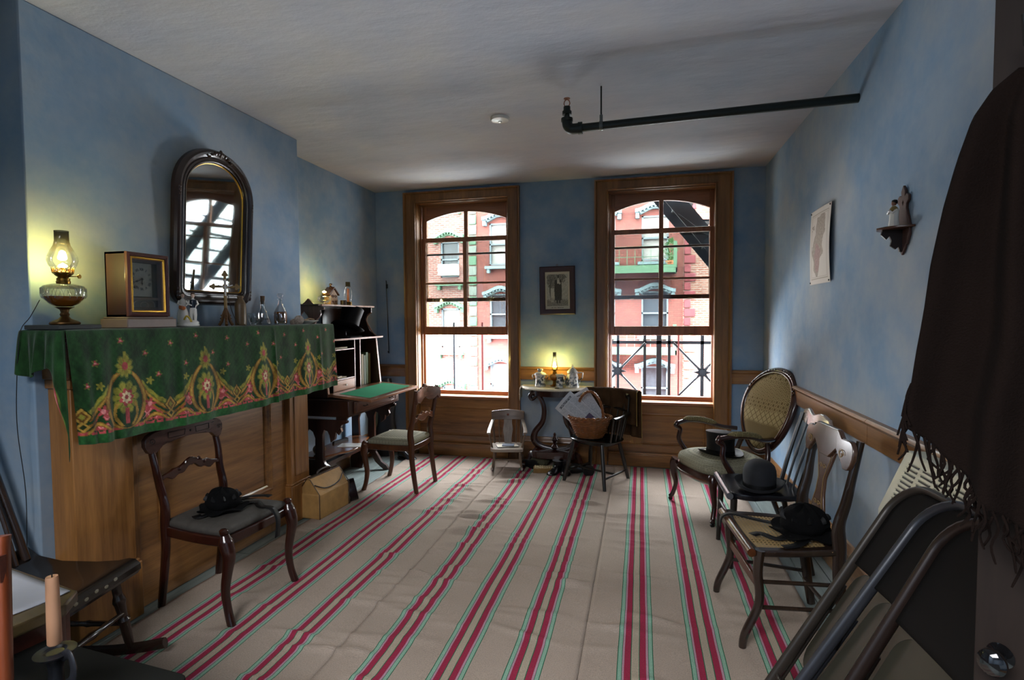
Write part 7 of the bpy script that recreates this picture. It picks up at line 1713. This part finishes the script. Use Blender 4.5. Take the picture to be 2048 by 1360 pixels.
o = b.build('white_table_cloth', plain('white_linen', '96989e', .85, vs=5, var=.06), None, 'creased white linen cloth lying flat on the near left table', 'cloth', solid=.003, ang=180); o.matrix_world = tw
# orange-brown chair post in the extreme foreground
t = thing('ladder_back_chair', 'reddish wooden chair post cut by the left edge of the frame, nearest the camera', 'chair', (-1.300, .70, 0), R(-4))
b = MB(); P = bez([(.155, .0, 0), (.150, .0, .40), (.135, .012, .70), (.120, .025, .95), (.115, .03, 1.0)], 6); b.tube(P, [(.019, .017)]*len(P), 12); b.build('back_post', wood('orange_chair_wood', '54240f', '8a4424', 2, 7, .3, coat=.3), t)
b = MB(); P = bez([(-.255, .0, 0), (-.250, .0, .40), (-.235, .012, .70), (-.220, .025, .95), (-.215, .03, 1.0)], 6); b.tube(P, [(.019, .017)]*len(P), 12); b.build('back_post', M_RT, t)
for z_ in (.55, .75, .92): b = MB(); b.plate([(-.24, z_, z_+.05), (-.05, z_-.005, z_+.06), (.14, z_, z_+.05)], .010, lambda q, a, d_: (q, .012+.02*(a-.5)+d_, a)); b.build('slat', M_RT, t)
b = MB(); b.prism([(-.24, 0), (.14, 0), (.17, -.36), (-.27, -.36)], .42, .45); b.build('seat', M_RT, t, bev=.006)
for x_ in (-.25, .15): b = MB(); b.tube([(x_, -.33, 0), (x_, -.33, .43)], .017, 10); b.build('front_leg', M_RT, t)
# dark low table with chamberstick and snuffer
t = thing('side_table', 'dark side table with rounded corner at the bottom left edge, holding the candlestick', 'table', (-1.29, .735, 0), R(-4))
b = MB(); b.prism(rrect(.62, .44, .03, 4), .595, .618); b.build('table_top', plain('dark_green_black_top', '0b0c0a', .8, 0, .15, vs=6, var=.3), t, bev=.003)
for sx in (-1, 1):
    for sy in (-1, 1): b = MB(); b.tube([(sx*.27, sy*.18, 0), (sx*.27, sy*.18, .595)], .018, 8); b.build('leg', M_EBON, t)
cx_, cy_ = -1.17, .80
t = thing('chamberstick', 'dark metal candlestick with scrolled handle holding the pale candle, bottom left', 'candlestick', (cx_, cy_, .6185))
b = MB(); b.lathe([(.045, 0), (.05, .004), (.046, .010), (.020, .014), (.014, .03), (.013, .075), (.016, .092), (.021, .10), (.034, .106), (.036, .110), (.020, .112), (.015, .108)], 24); b.build('stem_and_pan', plain('dark_pewter', '15161a', .4, 0, .5), t)
b = MB(); b.tube(bez([(.018, 0, .10), (.05, -.008, .115), (.062, -.01, .09), (.05, -.006, .06), (.022, 0, .04)], 6), [(.010, .004)]*25, 8); b.build('handle', plain('dark_pewter_handle', '17181c', .35, 0, .5), t)
tag(lathe_part([(.0105, .0), (.0125, .003), (.0122, .05), (.0112, .12), (.0108, .138), (.0100, .142), (.001, .140)], 'pale_candle', plain('peach_wax', 'bd8d6c', .45), None, n=20, loc=(cx_, cy_, 0.6185+.125)), 'pale peach unlit candle standing in the dark candlestick', 'candle')
b = MB(); b.tube([(0, 0, 0), (.001, 0, .007)], .0012, 5); b.build('wick', M_BLACK, bpy.data.objects['pale_candle'], loc=(0, 0, .140))
t = thing('candle_snuffer', 'black scissor-like candle snuffer lying by the candlestick', 'snuffer', (-1.085, .765, .620), R(30))
for s_ in (-1, 1):
    b = MB(); b.tube(bez([(-.055, s_*.006, .010), (0, 0, .012), (.035, s_*.010, .012), (.05, s_*.012, .012)], 5), .0035, 7); b.tube([(.066+.016*cos(a), s_*.016+.011*sin(a), .012) for a in np.linspace(0, 2*pi, 18, endpoint=False)], .003, 6, True); b.build('handle_loop', M_BLACK, t)
MB().box((-.075, -.012, .002), (-.035, .012, .022)).build('snuffer_box', M_BLACK, t, bev=.003)
